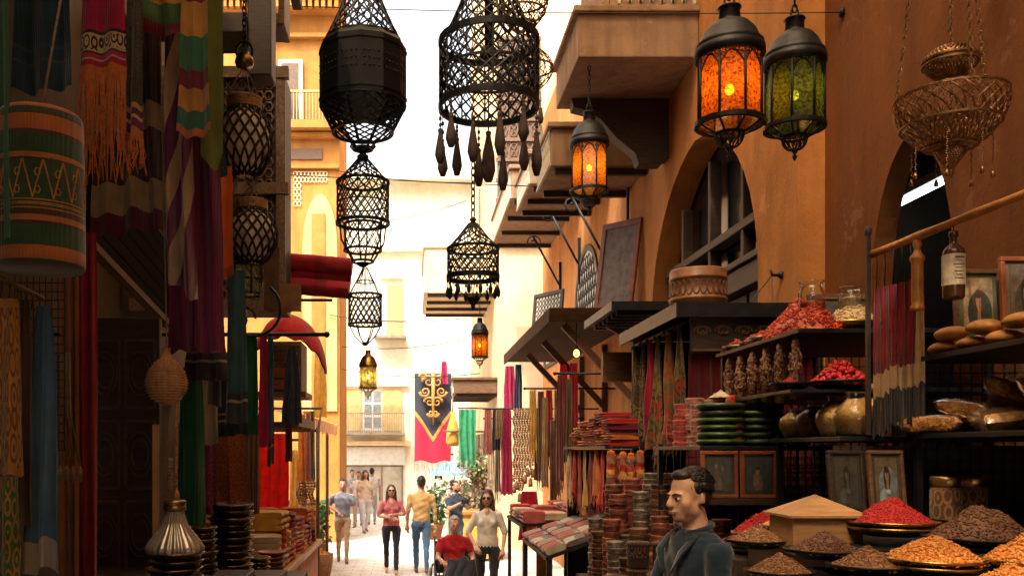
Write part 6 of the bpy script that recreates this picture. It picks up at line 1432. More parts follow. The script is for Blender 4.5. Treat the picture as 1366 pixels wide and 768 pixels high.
H(306, 328, 575, 682, 4.95, LC['rug'], 'rust patterned rug, right of the hanging pair', 'rug', 'hanging_rug', g1, .7, .015, 1)
H(326, 346, 580, 684, 5.6, LC['brown'], 'brown ribbed cloth beside the rust rugs', 'cloth', 'hanging_cloth', g1, 3, .015, 1)
H(322, 346, 446, 592, 6.1, LC['forest'], 'green shirt on the far rail of the left stalls', 'shirt', 'hanging_shirt', g1, 1.5, .03)
H(345, 358, 446, 596, 6.1, K['magenta'], 'magenta cloth on the far rail of the left stalls', 'cloth', 'hanging_cloth', g1, 1.2, .02)
H(356, 366, 446, 620, 6.2, LC['slate'], 'slate cloth strip on the far rail of the left stalls', 'cloth', 'hanging_cloth', g1, 1, .02)
H(376, 403, 462, 566, 6.15, K['navy'], 'navy cloth gathered at the end of the far rail', 'cloth', 'hanging_cloth', g1, 2, .03, .3)
H(380, 390, 540, 616, 6.4, LC['plum'], 'thin dark plum cloth under the navy one', 'cloth', 'hanging_cloth', g1, 1, .015)
rail(436, 446, 6.1, 'iron rail across the left stalls carrying the green shirt', .014, 'iron')
H(352, 373, 330, 416, 7.0, cloth_mat('brown_felt', (.11,.055,.03)), 'brown felt flap hanging under the carved bay', 'cloth', 'hanging_cloth', g1, 1, .02, 1)
H(346, 402, 378, 416, 7.6, cloth_mat('brown_canvas', (.22,.11,.05)), 'short brown canvas flap below the carved bay', 'cloth', 'hanging_cloth', g1, 2, .02, 1)
# sunlit beyond
H(342, 386, 578, 710, 11.9, LC['glow'], 'bright red cloth glowing in the sun', 'cloth', 'hanging_cloth', g1, 4, .04, .95)
H(386, 399, 600, 692, 12.6, LC['gyellow'], 'bright yellow cloth behind the glowing red one', 'cloth', 'hanging_cloth', g1, 2, .03)
H(398, 408, 552, 642, 12.2, LC['gorange'], 'orange scarf on the sunny stall, nearer the red cloth', 'scarf', 'hanging_scarf', g1, 1.5, .03)
H(407, 415, 550, 640, 12.3, K['pink'], 'rose scarf on the sunny stall beside the orange one', 'scarf', 'hanging_scarf', g1, 1.5, .03)
H(414, 420, 548, 640, 12.4, K['forest'], 'dark green scarf at the end of the sunny stall', 'scarf', 'hanging_scarf', g1, 1.5, .03)
H(418, 436, 470, 556, 13.4, LC['gyellow'], 'yellow awning side cloth catching the sun', 'cloth', 'hanging_cloth', g1, 1.5, .04)
for i in range(6):
    x = 398 + i * 4; a = P(x, 640, 12.3); mb = MB(); L = rnd.uniform(.3, .55)
    for k in range(int(L / .04)): mb.ball(a + V((.02 * math.sin(k), .02 * math.cos(k), -k * .04)), .024, 6, 4)
    mb.tube([a, P(x, 545, 12.3)], .004, 4); solo(mb, 'bead_string', bead, 'bead string below the sunny scarves, %s from the red cloth' % ['first', 'second', 'third', 'fourth', 'fifth', 'sixth'][i], 'beads', 'bead strings on the sunny stall')

# embroidered drum
t = thing('embroidered_drum', 'round embroidered drum box with green and orange bands hanging at the far left', 'drum', P(54, 360, 2.32))
c = WL[t.name]; s = 2.32 / F; R0 = 57 * s; hh = 205 * s
mb = MB(); mb.lathe([(0, .004), (R0*.96, 0), (R0, .008)] + [(R0 * (1 - .05 * q * q), .008 + (hh - .02) * q) for q in [i / 16 for i in range(1, 17)]] + [(R0 * .88, hh), (0, hh + .004)], c, 40)
dr_m = cloth_mat('embroidered_drum', [(0,(.05,.03,.02)),(.06,(.03,.06,.02)),(.10,(.30,.085,.02)),(.17,(.02,.045,.016)),(.28,(.04,.015,.015)),(.30,(.3,.1,.025)),(.33,(.05,.02,.015)),(.36,(.3,.1,.025)),(.37,(.02,.045,.016)),(.62,(.05,.015,.015)),(.64,(.3,.1,.025)),(.66,(.02,.045,.016)),(.76,(.06,.02,.015)),(.78,(.30,.085,.02)),(.86,(.03,.035,.02)),(.90,(.28,.08,.02))], 1, 1, trans=0)
part(mb, 'body', dr_m, t)
mb = MB()
for k in range(14):
    a = 2 * PI * k / 14
    for sg in (-1, 1):
        mb.tube([c + V((R0 * .985 * math.cos(a + sg * .22 * q), R0 * .985 * math.sin(a + sg * .22 * q), hh * (.40 + .24 * q))) for q in [i / 6 for i in range(7)]], .0022, 4)
    for j in (.45, .56): mb.tube([c + V((R0 * .987 * math.cos(a + .1 + .06 * math.cos(b)), R0 * .987 * math.sin(a + .1 + .06 * math.cos(b)), hh * j + .01 * math.sin(b))) for b in [2*PI*i/6 for i in range(6)]], .0018, 4, closed=True)
for z_ in (.36, .37, .39, .655): mb.lathe([(R0 * .992, hh * z_ - .0016), (R0 * .997, hh * z_), (R0 * .992, hh * z_ + .0016)], c, 40)
part(mb, 'embroidery', mat('orange_thread', (.36,.13,.03), .8, var=.4, vs=50), t)
mb = MB(); mb.tube([c + V((0, 0, hh)), V((c.x, 2.5, zz(-52, 2.5)))], .004, 5); part(mb, 'cord', M['rope'], t)
# small clothes rail at the far left
t = thing('clothes_rail', 'short brass rail with clothes on hangers at the lower left', 'rail', P(20, 380, 2.4))
mb = MB(); mb.tube([P(-30, 356, 2.2), P(57, 398, 2.55)], .008, 8); part(mb, 'rod', M['wood'], t)
mb = MB()
for i in range(7):
    p = P(-30, 356, 2.2).lerp(P(57, 398, 2.55), .2 + i * .12); mb.tube([p + V((0, 0, .008)), p + V((.005, 0, -.02)), p + V((0, 0, -.05))], .0018, 4)
part(mb, 'hooks', M['iron'], t)
H(-14, 33, 398, 632, 2.3, LC['yellow'], 'yellow embroidered robe at the front of the short brass rail', 'robe', 'hanging_robe', 'clothes on the short brass rail', 2, .02, .6)
H(24, 46, 402, 700, 2.36, cloth_mat('brown_stripe_robe', (.10,.06,.03)), 'brown robe squeezed between the yellow robe and the blue dress', 'robe', 'hanging_robe', 'clothes on the short brass rail', 1.5, .015, .6)
H(30, 82, 408, 762, 2.42, LC['blue'], 'long dusty blue dress with a grey hem on the short brass rail', 'dress', 'hanging_dress', 'clothes on the short brass rail', 2, .02, .35)
H(42, 70, 408, 576, 2.52, LC['wine'], 'wine coloured dress at the end of the short brass rail', 'dress', 'hanging_dress', 'clothes on the short brass rail', 2, .015, .5)
H(-16, 28, 636, 800, 2.26, LC['embro'], 'green and gold embroidered cloth below the yellow robe', 'cloth', 'hanging_cloth', g1, 2, .015, .9)
H(82, 105, 320, 800, 3.0, LC['rust'], 'rust coloured curtain left of the scarlet one', 'curtain', 'hanging_curtain', g1, 2.5, .02, .95)
H(103, 130, 310, 800, 3.06, LC['scarlet'], 'scarlet curtain beside the dark panelled door', 'curtain', 'hanging_curtain', g1, 2, .025, .8)
for i in range(4):
    a = P(80 + i * 4, 470, 2.9); mb = MB(); mb.tube([a, a + V((.004, 0, -.2)), a + V((.012 * i, 0, -.36))], .004, 5); mb.lathe([(0, -.06), (.008, -.055), (.009, -.02), (0, 0)], a + V((.012 * i, 0, -.36)), 8)
    solo(mb, 'cord_tassel', M['rope'], ['red brown tassel cord nearest the blue dress', 'second tassel cord from the blue dress', 'third tassel cord from the blue dress', 'tassel cord touching the rust curtain'][i], 'tassel', 'tassel cords by the rust curtain')
t = thing('wire_panel', 'black wire grid behind the clothes rail at the left', 'panel', P(60, 560, 2.75)); mb = MB()
a = P(20, 330, 2.75); b = P(86, 600, 2.75)
for k in range(9): mb.bar((a.x + (b.x - a.x) * k / 8, 2.75, b.z), (a.x + (b.x - a.x) * k / 8, 2.75, a.z), .003, .003)
for k in range(24): mb.bar((a.x, 2.754, b.z + (a.z - b.z) * k / 23), (b.x, 2.754, b.z + (a.z - b.z) * k / 23), .003, .003)
part(mb, 'wire_grid', M['shelf'], t)
# panelled door leaf and sloping boards
t = thing('panelled_door', 'dark carved door leaf standing open in the shade of the left stalls', 'door', (-1.3, 4.05, .16))
a = P(118, 425, 4.05); b = P(215, 425, 4.05); mb = MB(); mb.box((a.x, 4.02, .162), (b.x, 4.07, a.z)); part(mb, 'leaf', M['dwood'], t, bevel=.005)
mb = MB(); xm = (a.x + b.x) / 2
for x0, x1 in ((a.x + .02, xm - .015), (xm + .015, b.x - .02)):
    for k in range(5):
        z0 = a.z - .1 - k * .36; cx = (x0 + x1) / 2
        for r_ in (.055, .038): mb.tube([(cx + r_*math.cos(q), 4.016, z0 - .15 + r_*1.8*math.sin(q)) for q in [2*PI*i/14 for i in range(14)]], .005, 4, closed=True)
        for q0, q1 in (((x0, z0), (x1, z0)), ((x0, z0 - .3), (x1, z0 - .3)), ((x0, z0), (x0, z0 - .3)), ((x1, z0), (x1, z0 - .3))): mb.bar((q0[0], 4.016, q0[1]), (q1[0], 4.016, q1[1]), .01, .012)
part(mb, 'carving', mat('dusty_dark_wood', (.085,.05,.03), .6, var=.4, vs=20), t)
t = thing('sloping_boards', 'sloping dark boards with a lighter edge under the checked blanket', 'awning', P(170, 370, 3.8))
p0 = P(118, 312, 3.5); p1 = P(224, 424, 4.7); dv = p1 - p0; wv = V((-.02, .1, .42)); mb = MB()
for k in range(6):
    q = wv * (k / 6); mb.bar(p0 + q, p1 + q, .03, .062, up=(0,0,1))
part(mb, 'board', mat('sooty_wood', (.012,.007,.005), .9, spec=.05), t); mb = MB(); mb.bar(p0 - wv * .09, p1 - wv * .09, .045, .03); part(mb, 'edge', M['wood'], t)

# wicker gourd with cords
t = thing('wicker_gourd', 'round wicker covered gourd hanging by its neck before the dark door', 'gourd', P(222, 541, 3.3)); c = WL[t.name]; s = 3.3 / F
pr = [(0, 0), (9, 2), (20, 10), (26, 22), (27, 32), (23, 46), (15, 57), (8, 63), (5, 70), (5, 74), (6, 77)]
mb = MB(); mb.lathe([(r*s, z_*s) for r, z_ in pr], c, 28); part(mb, 'body', M['wicker'], t)
mb = MB()
for k in range(17):
    q = k / 17 * 62 + 2
    for (r0, z0), (r1, z1) in zip(pr, pr[1:]):
        if z0 <= q < z1: r = r0 + (r1 - r0) * (q - z0) / (z1 - z0); mb.tube([c + V(((r*s + .001 + .0012*(-1)**i) * math.cos(2*PI*i/44), (r*s + .001 + .0012*(-1)**i) * math.sin(2*PI*i/44), q*s)) for i in range(44)], .0035, 4, closed=True)
part(mb, 'weave', mat('light_cane', (.42,.22,.09), .6, var=.4, vs=40), t)
mb = MB(); mb.tube([c + V((0, 0, 76*s)), c + V((0, 0, 110*s)), V((c.x, 3.2, zz(-50, 3.2)))], .003, 5); part(mb, 'cord', M['rope'], t)
mb = MB()
for k in range(30): mb.ball(c + V((.042, -.02, .02 - k * .0105)), .0052, 6, 4)
mb.lathe([(0, -.06), (.012, -.055), (.012, -.02), (0, 0)], c + V((.042, -.02, -.30)), 8); part(mb, 'bead_cord', M['wicker'], t)
mb = MB(); mb.tube([c + V((.012, 0, .0)), c + V((.012, 0, -.25))], .004, 5)
for k in range(9): mb.ball(c + V((.014, 0, -.2 - k * .013)), (.013, .01, .011), 7, 5)
part(mb, 'braid', M['rope'], t)
mb = MB(); mb.bar(P(208, 720, 3.6), P(208, 566, 3.6), .022, .022); solo(mb, 'wooden_batten', mat('pale_slat', (.5,.28,.13), .6), 'pale upright wooden slat standing behind the ribbed glass jar', 'slat')

# counters and bowls at the bottom left
for (x0, x1, y0, y1, z_), L in (((-2.4, -.67, 2.62, 3.25, 1.80), 'dark counter under the ribbed glass jar'), ((-2.4, -.70, 3.5, 4.0, 1.72), 'dark counter under the small bronze bowls'), ((-2.4, -.66, 4.15, 4.75, 1.62), 'dark counter under the tall stack of bronze bowls'), ((-2.4, -.72, 4.85, 6.2, 1.42), 'dark counter under the red clay bowls')):
    t = thing('goods_counter', L, 'counter', ((x0+x1)/2, (y0+y1)/2, .16)); mb = MB(); mb.box((x0, y0, z_ - .04), (x1, y1, z_)); part(mb, 'top', M['dwood'], t, bevel=.004)
    mb = MB(); mb.box((x0 + .03, y0 + .03, .162), (x1 - .03, y1 - .03, z_ - .042)); part(mb, 'body', M['dwood'], t)
bowl_m = mat('dark_bronze_bowl', (.20,.12,.07), .28, .85, var=.5, vs=18, bs=60, bst=.15, obrnd=.3)
bm = MB(); bm.lathe([(0, 0), (.5, 0), (.55, .1), (.8, .35), (.97, .8), (1.03, .93), (1.0, 1.0), (.9, .95), (.5, .7), (0, .65)], (0,0,0), 32)
def bowls(L, px, d, zb, R_, h, n, m, group, src={}):
    x = (px - CX) / F * d
    k0 = (R_, h, m.name)
    if k0 not in src:
        mb = MB(); mb.v = [V((p.x*R_, p.y*R_, p.z*h)) for p in bm.v]; mb.f, mb.m, mb.sm, mb.uv = bm.f, bm.m, bm.sm, bm.uv; src[k0] = [mk(mb, 'metal_bowl', m), False]
    for k in range(n):
        if not src[k0][1]: o = src[k0][0]; src[k0][1] = True
        else: o = dup(src[k0][0])
        o.location = (x + rnd.uniform(-.004,.004), d + rnd.uniform(-.004,.004), zb + .001 + k * h * .72); o.rotation_euler = (rnd.uniform(-.02,.02), rnd.uniform(-.02,.02), rnd.random()*6); sc_ = 1 - .012 * ((k * 7) % 5); o.scale = (sc_, sc_, 1)
        tag(o, L, 'bowl', group)
bowls('wide bronze bowl in the stack under the ribbed glass jar', 233, 3.0, 1.80, .095, .035, 4, bowl_m, 'bowls under the ribbed jar')
bowls('small bronze bowl in the short stack behind the ribbed glass jar', 270, 3.75, 1.72, .062, .035, 8, bowl_m, 'short stack of small bronze bowls')
bowls('bronze bowl in the tallest stack at the lower left', 307, 4.4, 1.62, .115, .045, 11, bowl_m, 'tallest stack of bronze bowls')
bowls('little bronze bowl in the stack right of the tallest one', 344, 5.0, 1.42, .07, .035, 9, bowl_m, 'stack of little bronze bowls')
bowls('red clay bowl in the stack on the low counter at left', 362, 5.5, 1.42, .085, .04, 7, mat('red_clay', (.30,.08,.04), .45, var=.5, vs=20, obrnd=.25), 'stack of red clay bowls')
# ribbed glass jar with bronze collar
zj = 1.80 + 4 * .035 * .72 + .012; t = thing('ribbed_jar', 'tent shaped ribbed glass jar with a bronze collar on a stack of bowls', 'jar', (xx(233, 3.0), 3.0, zj)); c = WL[t.name]; s = 3.0 / F
def rib(u, v):
    pr = [(37, 0), (38, 5), (33, 14), (25, 24), (17, 36), (13, 48), (12, 56)]
    q = v * 6; i = min(5, int(q)); g = q - i; r = (pr[i][0] + (pr[i+1][0]-pr[i][0])*g) * s * (1 + .035 * math.cos(u * 2*PI * 24)); z_ = (pr[i][1] + (pr[i+1][1]-pr[i][1])*g) * s
    return c + V((r * math.cos(u*2*PI), r * math.sin(u*2*PI), z_))
mb = MB(); mb.grid(rib, 144, 18); part(mb, 'glass', mat('ribbed_glass', (.42,.38,.33), .14, .55, var=.3, vs=20, bst=0), t)
mb = MB(); mb.lathe([(12*s, 54*s), (15*s, 55*s), (15*s, 60*s), (13*s, 61*s), (15*s, 63*s), (15*s, 67*s), (11*s, 69*s), (0, 69*s)], c, 24); part(mb, 'collar', M['bronze'], t)

# ================================================================ red awning roll, red hood, carved chest
t = thing('rolled_awning', 'rolled red awning cloth on iron arms jutting from the left stalls', 'awning', P(425, 390, 8.6)); d = 8.6
rm = cloth_mat('red_awning', [(0,(.34,.012,.03)),(.5,(.26,.01,.02))], trans=.1)
for i, (y, r, x0, x1, k) in enumerate(((348, .085, 372, 470, 0), (364, .075, 372, 468, 1), (379, .08, 374, 466, 0))):
    a = P(x0, y, d + .05 * k); b = P(x1, y + 8, d + .05 * k); ax = (b - a); mb = MB(); L = ax.length; ax.normalize(); e2 = V((0,0,1)) - ax * ax.z; e2.normalize(); e1 = ax.cross(e2)
    mb.grid(lambda u, v: a + ax * L * v + (e1 * math.cos(2*PI*u) + e2 * math.sin(2*PI*u)) * r * (1 + .07 * noise.noise(V((u*6, v*5, i*9))) + .04*math.sin(u*18+i)), 28, 20)
    mb.grid(lambda u, v: b + (e1 * math.cos(2*PI*u) + e2 * math.sin(2*PI*u)) * r * v, 28, 2); part(mb, 'cloth_roll', rm, t)
mb = MB(); z0 = P(0, 392, d).z; mb.tube([(-2.598, d, z0 - .05), (P(443, 0, d).x, d, z0 - .06), (P(443, 0, d).x, d, z0 + .15)], .014, 6); mb.tube([(P(380, 0, d).x, d, z0 - .05), (P(380, 0, d).x, d, z0 + .3)], .014, 6); part(mb, 'iron_arm', IR, t)
t = thing('red_hood', 'domed red cloth hood over a stall opening beyond the carved bay', 'canopy', P(385, 500, 9.6)); c = P(386, 500, 9.9); s = 9.6 / F
def hood(u, v):
    a = PI * u; e = v * PI / 2
    return c + V((-52*s*math.cos(a)*math.cos(e*.2) * (1 - .0*v), -.5 * math.sin(e) * math.sin(a) - .02*math.sin(u*40)*v, 82*s*math.sin(a)*(.55 + .45*math.cos(e)) + .02*math.sin(u*40)*v))
mb = MB(); mb.grid(hood, 60, 12); part(mb, 'cloth', cloth_mat('red_hood_cloth', (.62,.03,.025), trans=.3), t)
mb = MB(); mb.tube([hood(i / 20, 1) for i in range(21)], .008, 5); mb.tube([hood(0, 0), (-2.598, c.y, c.z)], .012, 5); part(mb, 'hoop', IR, t)
t = thing('carved_chest', 'carved wooden chest with drawers high in the far left stall', 'chest', P(372, 525, 9.2)); a = P(350, 522, 9.2); b = P(402, 455, 9.2)
mb = MB(); mb.box((a.x, 9.2, a.z), (b.x, 9.7, b.z)); part(mb, 'body', M['wood'], t, bevel=.01)
mb = MB()
for i in range(8):
    for j in range(3): q = V((a.x + .03 + (b.x - a.x - .03) * (i + .3) / 8, 9.19, b.z - .06 - j * .09)); mb.tube([q + V((.022*math.cos(k), 0, .032*math.sin(k))) for k in range(6)], .007, 4, closed=True)
part(mb, 'carving', M['carved'], t)
for k in range(2): mb = MB(); mb.box((a.x + .02, 9.17, a.z + .02 + k * .12), (b.x - .02, 9.197, a.z + .12 + k * .12)); part(mb, 'drawer', M['redwood'], t)
mb = MB(); mb.box((-2.598, 9.15, a.z - .06), (b.x + .05, 9.75, a.z - .003)); st_ = solo(mb, 'stall_shelf', M['wood'], 'brown shelf fixed to the house carrying the carved chest', 'shelf')
mb = MB()
for k in range(4): mb.box((-2.59, 10.0 + k * .45, zz(570, 10.0)), (P(396, 0, 10.0).x, 10.08 + k * .45, zz(562, 10.0)))
mb.box((P(392, 0, 10).x, 9.95, zz(568, 10)), (P(396, 0, 10).x + .03, 11.6, zz(556, 10))); o = solo(mb, 'timber_pergola', M['wood'], 'open timber frame over the sunny left stall', 'frame')

# sunny left stalls
t = thing('market_stall', 'sunlit stall with sloping orange awning on the left', 'stall', (-1.9, 15, 0)); 
aw = cloth_mat('orange_awning', (.80,.36,.09), trans=.35)
mb = MB(); q = [P(402, 555, 14.2), P(456, 552, 13.2), P(452, 570, 16.8), P(402, 590, 17)]
mb.grid(lambda u, v: (V((-2.9, 13.2, 3.15)).lerp(V((-1.42, 13.2, 2.72)), u)).lerp((V((-2.9, 17, 3.15)).lerp(V((-1.42, 17, 2.72)), u)), v) + V((0, 0, -.06 * math.sin(PI * v) - .02 * math.sin(v * 30))), 8, 24); mb.grid(lambda u, v: V((-1.42, 13.2 + 3.8 * u, 2.72 - .2 * v - .03 * math.sin(u * 50) * v)), 40, 2); part(mb, 'awning', aw, t)
for y in (13.3, 16.9):
    for x in (-2.85, -1.6): mb = MB(); mb.tube([(x, y, .0), (x, y, 2.7 if x > -2 else 3.1)], .03, 8); part(mb, 'post', M['wood'], t)
mb = MB(); mb.tube([(-2.85, 13.3, 2.4), (-1.6, 13.3, 2.4)], .02, 8); part(mb, 'rail', M['wood'], t)
t = thing('market_stall', 'wooden stall frame carrying the bright red cloth on the left', 'stall', (-1.9, 12, 0))
mb = MB(); mb.tube([(-2.598, 11.95, zz(574, 11.95)), (P(424, 0, 11.95).x, 11.95, zz(574, 11.95))], .02, 8); mb.tube([(P(424, 0, 11.95).x, 11.95, zz(574, 11.95)), (P(424, 0, 11.95).x, 12.5, zz(544, 12.4)), (-2.6+.3, 12.5, zz(544, 12.4))], .018, 8); part(mb, 'rail', M['wood'], t)
mb = MB(); mb.tube([(P(424, 0, 11.95).x, 11.95, .0), (P(424, 0, 11.95).x, 11.95, zz(570, 11.95))], .025, 8); part(mb, 'post', M['wood'], t)
PILE = [T['orange'], T['cream'], T['red'], T['yellow'], T['rose'], T['wine']]; pn2 = ['orange', 'cream', 'red', 'yellow', 'rose', 'wine']
for ti, (x0, x1, y0, y1, z_, L) in enumerate(((-1.95, -1.0, 7.0, 8.4, 1.28, 'wooden table of folded cloth nearest the left counters'), (-2.2, -1.12, 9.3, 11.2, 1.15, 'wooden table of folded cloth under the carved chest'), (-2.55, -1.52, 12.6, 15.0, 1.0, 'sunlit wooden table of folded cloth before the orange awning'), (-2.8, -1.85, 15.6, 17.6, .9, 'farthest wooden table of cloth under the orange awning'))):
    t = thing('cloth_table', L, 'table', ((x0+x1)/2, (y0+y1)/2, 0)); mb = MB(); mb.box((x0, y0, z_ - .05), (x1, y1, z_)); part(mb, 'top', M['bamboo'], t, bevel=.004)
    mb = MB(); mb.box((x0 + .05, y0 + .05, .004), (x1 - .05, y1 - .05, z_ - .052)); part(mb, 'front', M['rug'] if 'rug' in M else T['orange'], t)
    for i in range(2):
        for j in range(4):
            x = x1 - .24 - i * .45; y = y0 + .25 + j * (y1 - y0 - .5) / 3; k = (i * 3 + j + ti * 2) % 6; zc = z_ + .001
            for q in range(2 + (i + j + ti) % 2):
                h = .11 + .05 * rnd.random(); kk = (k + q) % 6
                folded((x, y, zc), .36, .36, h, PILE[kk], '%s folded cloth, %s, %s pile from the viewer, %s side, on the %s' % (pn2[kk], ['bottom', 'middle', 'top'][q], ['first', 'second', 'third', 'fourth'][j], 'street' if i == 0 else 'wall', ['nearest left table', 'chest table', 'sunlit table', 'farthest left table'][ti]), 'folded cloths on the left tables', 3, rnd.uniform(-.15,.15)); zc += h + .002
# baskets of bright goods at the edge of the sunny table
for i, (x, y) in enumerate(((-1.0, 11.65), (-1.38, 12.2), (-1.62, 15.3))):
    t = thing('straw_basket', ['straw basket at the corner of the chest table', 'straw basket beside the sunlit table', 'straw basket by the farthest left table'][i], 'basket', (x, y, .0)); mb = MB()
    mb.lathe([(0, 0), (.2, 0), (.26, .3), (.28, .5), (.25, .5), (.2, .1), (0, .08)], (x, y, 0), 20); part(mb, 'basket', M['wicker'], t); heap((x, y, .4), .23, .2, G['orange'], 'fruit_heap', '', '', n=120, a=.04, b=.035, parent=t)
# potted plant
def leafy(name, label, cat, c, R_, hgt, n, m, lf=.07, pot=None, flat=1, group=None):
    t = thing(name, label, cat, c, group); c = V(c)
    mb = MB(); mb.tube([c + V((0,0,0)), c + V((.02, 0, hgt * .5)), c + V((0, .03, hgt * .9))], [.025 + hgt*.012, .018, .006], 6)
    for k in range(7): a = k * 2.4; mb.tube([c + V((0, 0, hgt*(.3+.08*k))), c + V((R_*.6*math.cos(a), R_*.6*math.sin(a), hgt*(.5+.07*k)))], [.01, .003], 5)
    part(mb, 'stem', M['wood'], t); mb = MB()
    cl = [V((rnd.gauss(0,.45)*R_, rnd.gauss(0,.45)*R_, hgt*(.35 + .65*rnd.random()))) for _ in range(16)]
    for i in range(n):
        p = c + rnd.choice(cl) + V((rnd.gauss(0,1), rnd.gauss(0,1), rnd.gauss(0,1))) * R_ * .2; d_ = V((rnd.gauss(0,1), rnd.gauss(0,1), rnd.gauss(0,.7))).normalized(); sd = d_.orthogonal().normalized(); sd = Matrix.Rotation(rnd.random()*6, 3, d_) @ sd; k = lf * (.6 + .8*rnd.random())
        mb.add([p, p + d_*k*.5 + sd*k*.28, p + d_*k, p + d_*k*.5 - sd*k*.28], [(0,1,2,3)], rnd.randrange(len(m)))
    part(mb, 'foliage', m, t)
    if pot: mb = MB(); mb.lathe([(0, -.0), (pot*.7, .0), (pot, pot*1.5), (pot*1.08, pot*1.5), (pot*1.05, pot*1.7), (pot*.9, pot*1.7), (0, pot*1.5)], c, 20); part(mb, 'pot', M['copper'], t)
    return t
GL = [mat('leaf_green', (.06,.16,.03), .5, var=.4), mat('leaf_light', (.11,.24,.04), .5, var=.4), mat('leaf_dark', (.03,.08,.02), .5, var=.4)]
leafy('potted_plant', 'leafy green plant in a clay pot beside the sunny left tables', 'plant', (-1.95, 18.3, 0), .35, 1.25, 700, GL, .12, .22)
# ================================================================ people
from mathutils.bvhtree import BVHTree
def loft(mb, rings, mi, n=14, ax=None):
    """closed tube through rings (centre, rx, ry[, tilt]); rx across x, ry across y of the ring's own frame"""
    N_ = len(rings); vs = []; fs = []
    for i, (c, rx, ry) in enumerate(rings):
        c = V(c); t = V(rings[min(i+1, N_-1)][0]) - V(rings[max(i-1, 0)][0]); t.normalize()
        x = V((1,0,0)) if abs(t.x) < .8 else V((0,0,1)); x = (x - t * x.dot(t)).normalized(); y = t.cross(x)
        for k in range(n): a = 2*PI*k/n; vs.append(c + x * rx * math.cos(a) + y * ry * math.sin(a))
    c0 = V(rings[0][0]); c1 = V(rings[-1][0]); b = len(vs); vs += [c0, c1]
    for i in range(N_ - 1):
        for k in range(n): k2 = (k+1) % n; fs.append((i*n+k, i*n+k2, (i+1)*n+k2, (i+1)*n+k))
    for k in range(n): k2 = (k+1) % n; fs.append((b, k2, k)); fs.append((b+1, (N_-1)*n+k, (N_-1)*n+k2))
    mb.add(vs, fs, mi, None, True)
def limb(mb, pts, rr, mi, n=12):
    rings = []
    for i in range(len(pts) - 1):
        a, b = V(pts[i]), V(pts[i+1])
        for q in range(4): t = q / 4; rings.append((a.lerp(b, t), rr[i] + (rr[i+1]-rr[i])*t, rr[i] + (rr[i+1]-rr[i])*t))
    rings.append((V(pts[-1]), rr[-1], rr[-1]))
    d0 = (V(pts[1]) - V(pts[0])).normalized(); d1 = (V(pts[-1]) - V(pts[-2])).normalized()
    rings = [(V(pts[0]) - d0 * rr[0] * .6, rr[0] * .7, rr[0] * .7)] + rings + [(V(pts[-1]) + d1 * rr[-1] * .6, rr[-1] * .7, rr[-1] * .7)]
    loft(mb, rings, mi, n)
def hand(mb, w, d, up, s, mi, curl=.5, side=1):
    """palm and five fingers leaving wrist w along d; up = back of the hand"""
    w = V(w); d = V(d).normalized(); up = V(up); up = (up - d * up.dot(d)).normalized(); x = d.cross(up) * side
    p = [w + d * q * .095 * s for q in (0, .5, 1)]
    loft(mb, [(w - d*.01*s, .020*s, .018*s), (w + d*.02*s, .030*s, .018*s), (w + d*.06*s, .040*s, .016*s), (w + d*.09*s, .038*s, .013*s)], mi, 10) if abs(d.x) < .8 else limb(mb, [w, w + d*.05*s, w + d*.09*s], [.02*s, .028*s, .026*s], mi, 8)
    for k, L in enumerate((.062, .074, .069, .054)):
        b = w + d * .088 * s + x * (k - 1.5) * .019 * s; c1 = b + (d * math.cos(curl) - up * math.sin(curl)) * L * .5 * s; c2 = c1 + (d * math.cos(curl*2.2) - up * math.sin(curl*2.2)) * L * .5 * s
        mb.tube([b - d*.01*s, c1, c2], [.0095*s, .0085*s, .0065*s], 7, mi)
    b = w + d * .03 * s - x * .03 * s; c1 = b + (d * .6 - x * .6 - up * .3) * .04 * s; mb.tube([b, c1, c1 + (d * .9 - up * .4) * .03 * s], [.012*s, .010*s, .007*s], 7, mi)
def remesh(mb, mats, voxel, name, parent, smooth=4, extra=None, world=False, folds=0):
    tmp = mk(mb, 'tmp', mats); r = tmp.modifiers.new('r', 'REMESH'); r.mode = 'VOXEL'; r.voxel_size = voxel; r.adaptivity = 0
    sm = tmp.modifiers.new('s', 'SMOOTH'); sm.iterations = smooth; sm.factor = .5
    dg = bpy.context.evaluated_depsgraph_get(); ev = tmp.evaluated_get(dg); me = bpy.data.meshes.new_from_object(ev)
    bpy.data.objects.remove(tmp)
    bv = BVHTree.FromPolygons(mb.v, mb.f)
    out = MB(); vs = [v.co.copy() for v in me.vertices]; out.add(vs, [], 0)
    for p in me.polygons:
        out.f.append(list(p.vertices)); out.m.append(mb.m[bv.find_nearest(p.center)[2]]); out.sm.append(True)
    off = V((rnd.random()*30, rnd.random()*30, 0)); cl = set(); sk_ = set()
    for f_, m_ in zip(out.f, out.m): (cl if m_ in (1, 2) else sk_).update(f_)
    if folds:                                             # creases in the clothes
        for i in cl - sk_:
            p = out.v[i]; q = noise.noise(off + V((p.x*9, p.y*9, p.z*13 + p.x*6))) + .6 * (abs(noise.noise(off + V((p.x*16, p.y*16, p.z*34)))) - .3)
            out.v[i] = p + me.vertices[i].normal * folds * q
    bpy.data.meshes.remove(me)
    if extra: out.merge(extra)
    return part(out, name, mats, parent, world=world)
SK = mat('skin', (.56, .31, .19), .5, var=.12, vs=14, bst=.05); SKT = mat('tanned_skin', (.40, .20, .12), .5, var=.15, vs=14, bst=.05)
HAIRS = {n_: mat(n_ + '_hair', c_, .5, var=.5, vs=40, bs=150, stretch=(4,4,.6)) for n_, c_ in dict(dark=(.022,.014,.010), brown=(.085,.035,.015), grey=(.35,.33,.31))
.items()}
def FM(name, col): return cloth_mat('worn_' + name, col, trans=0, weave=600, wst=.12)
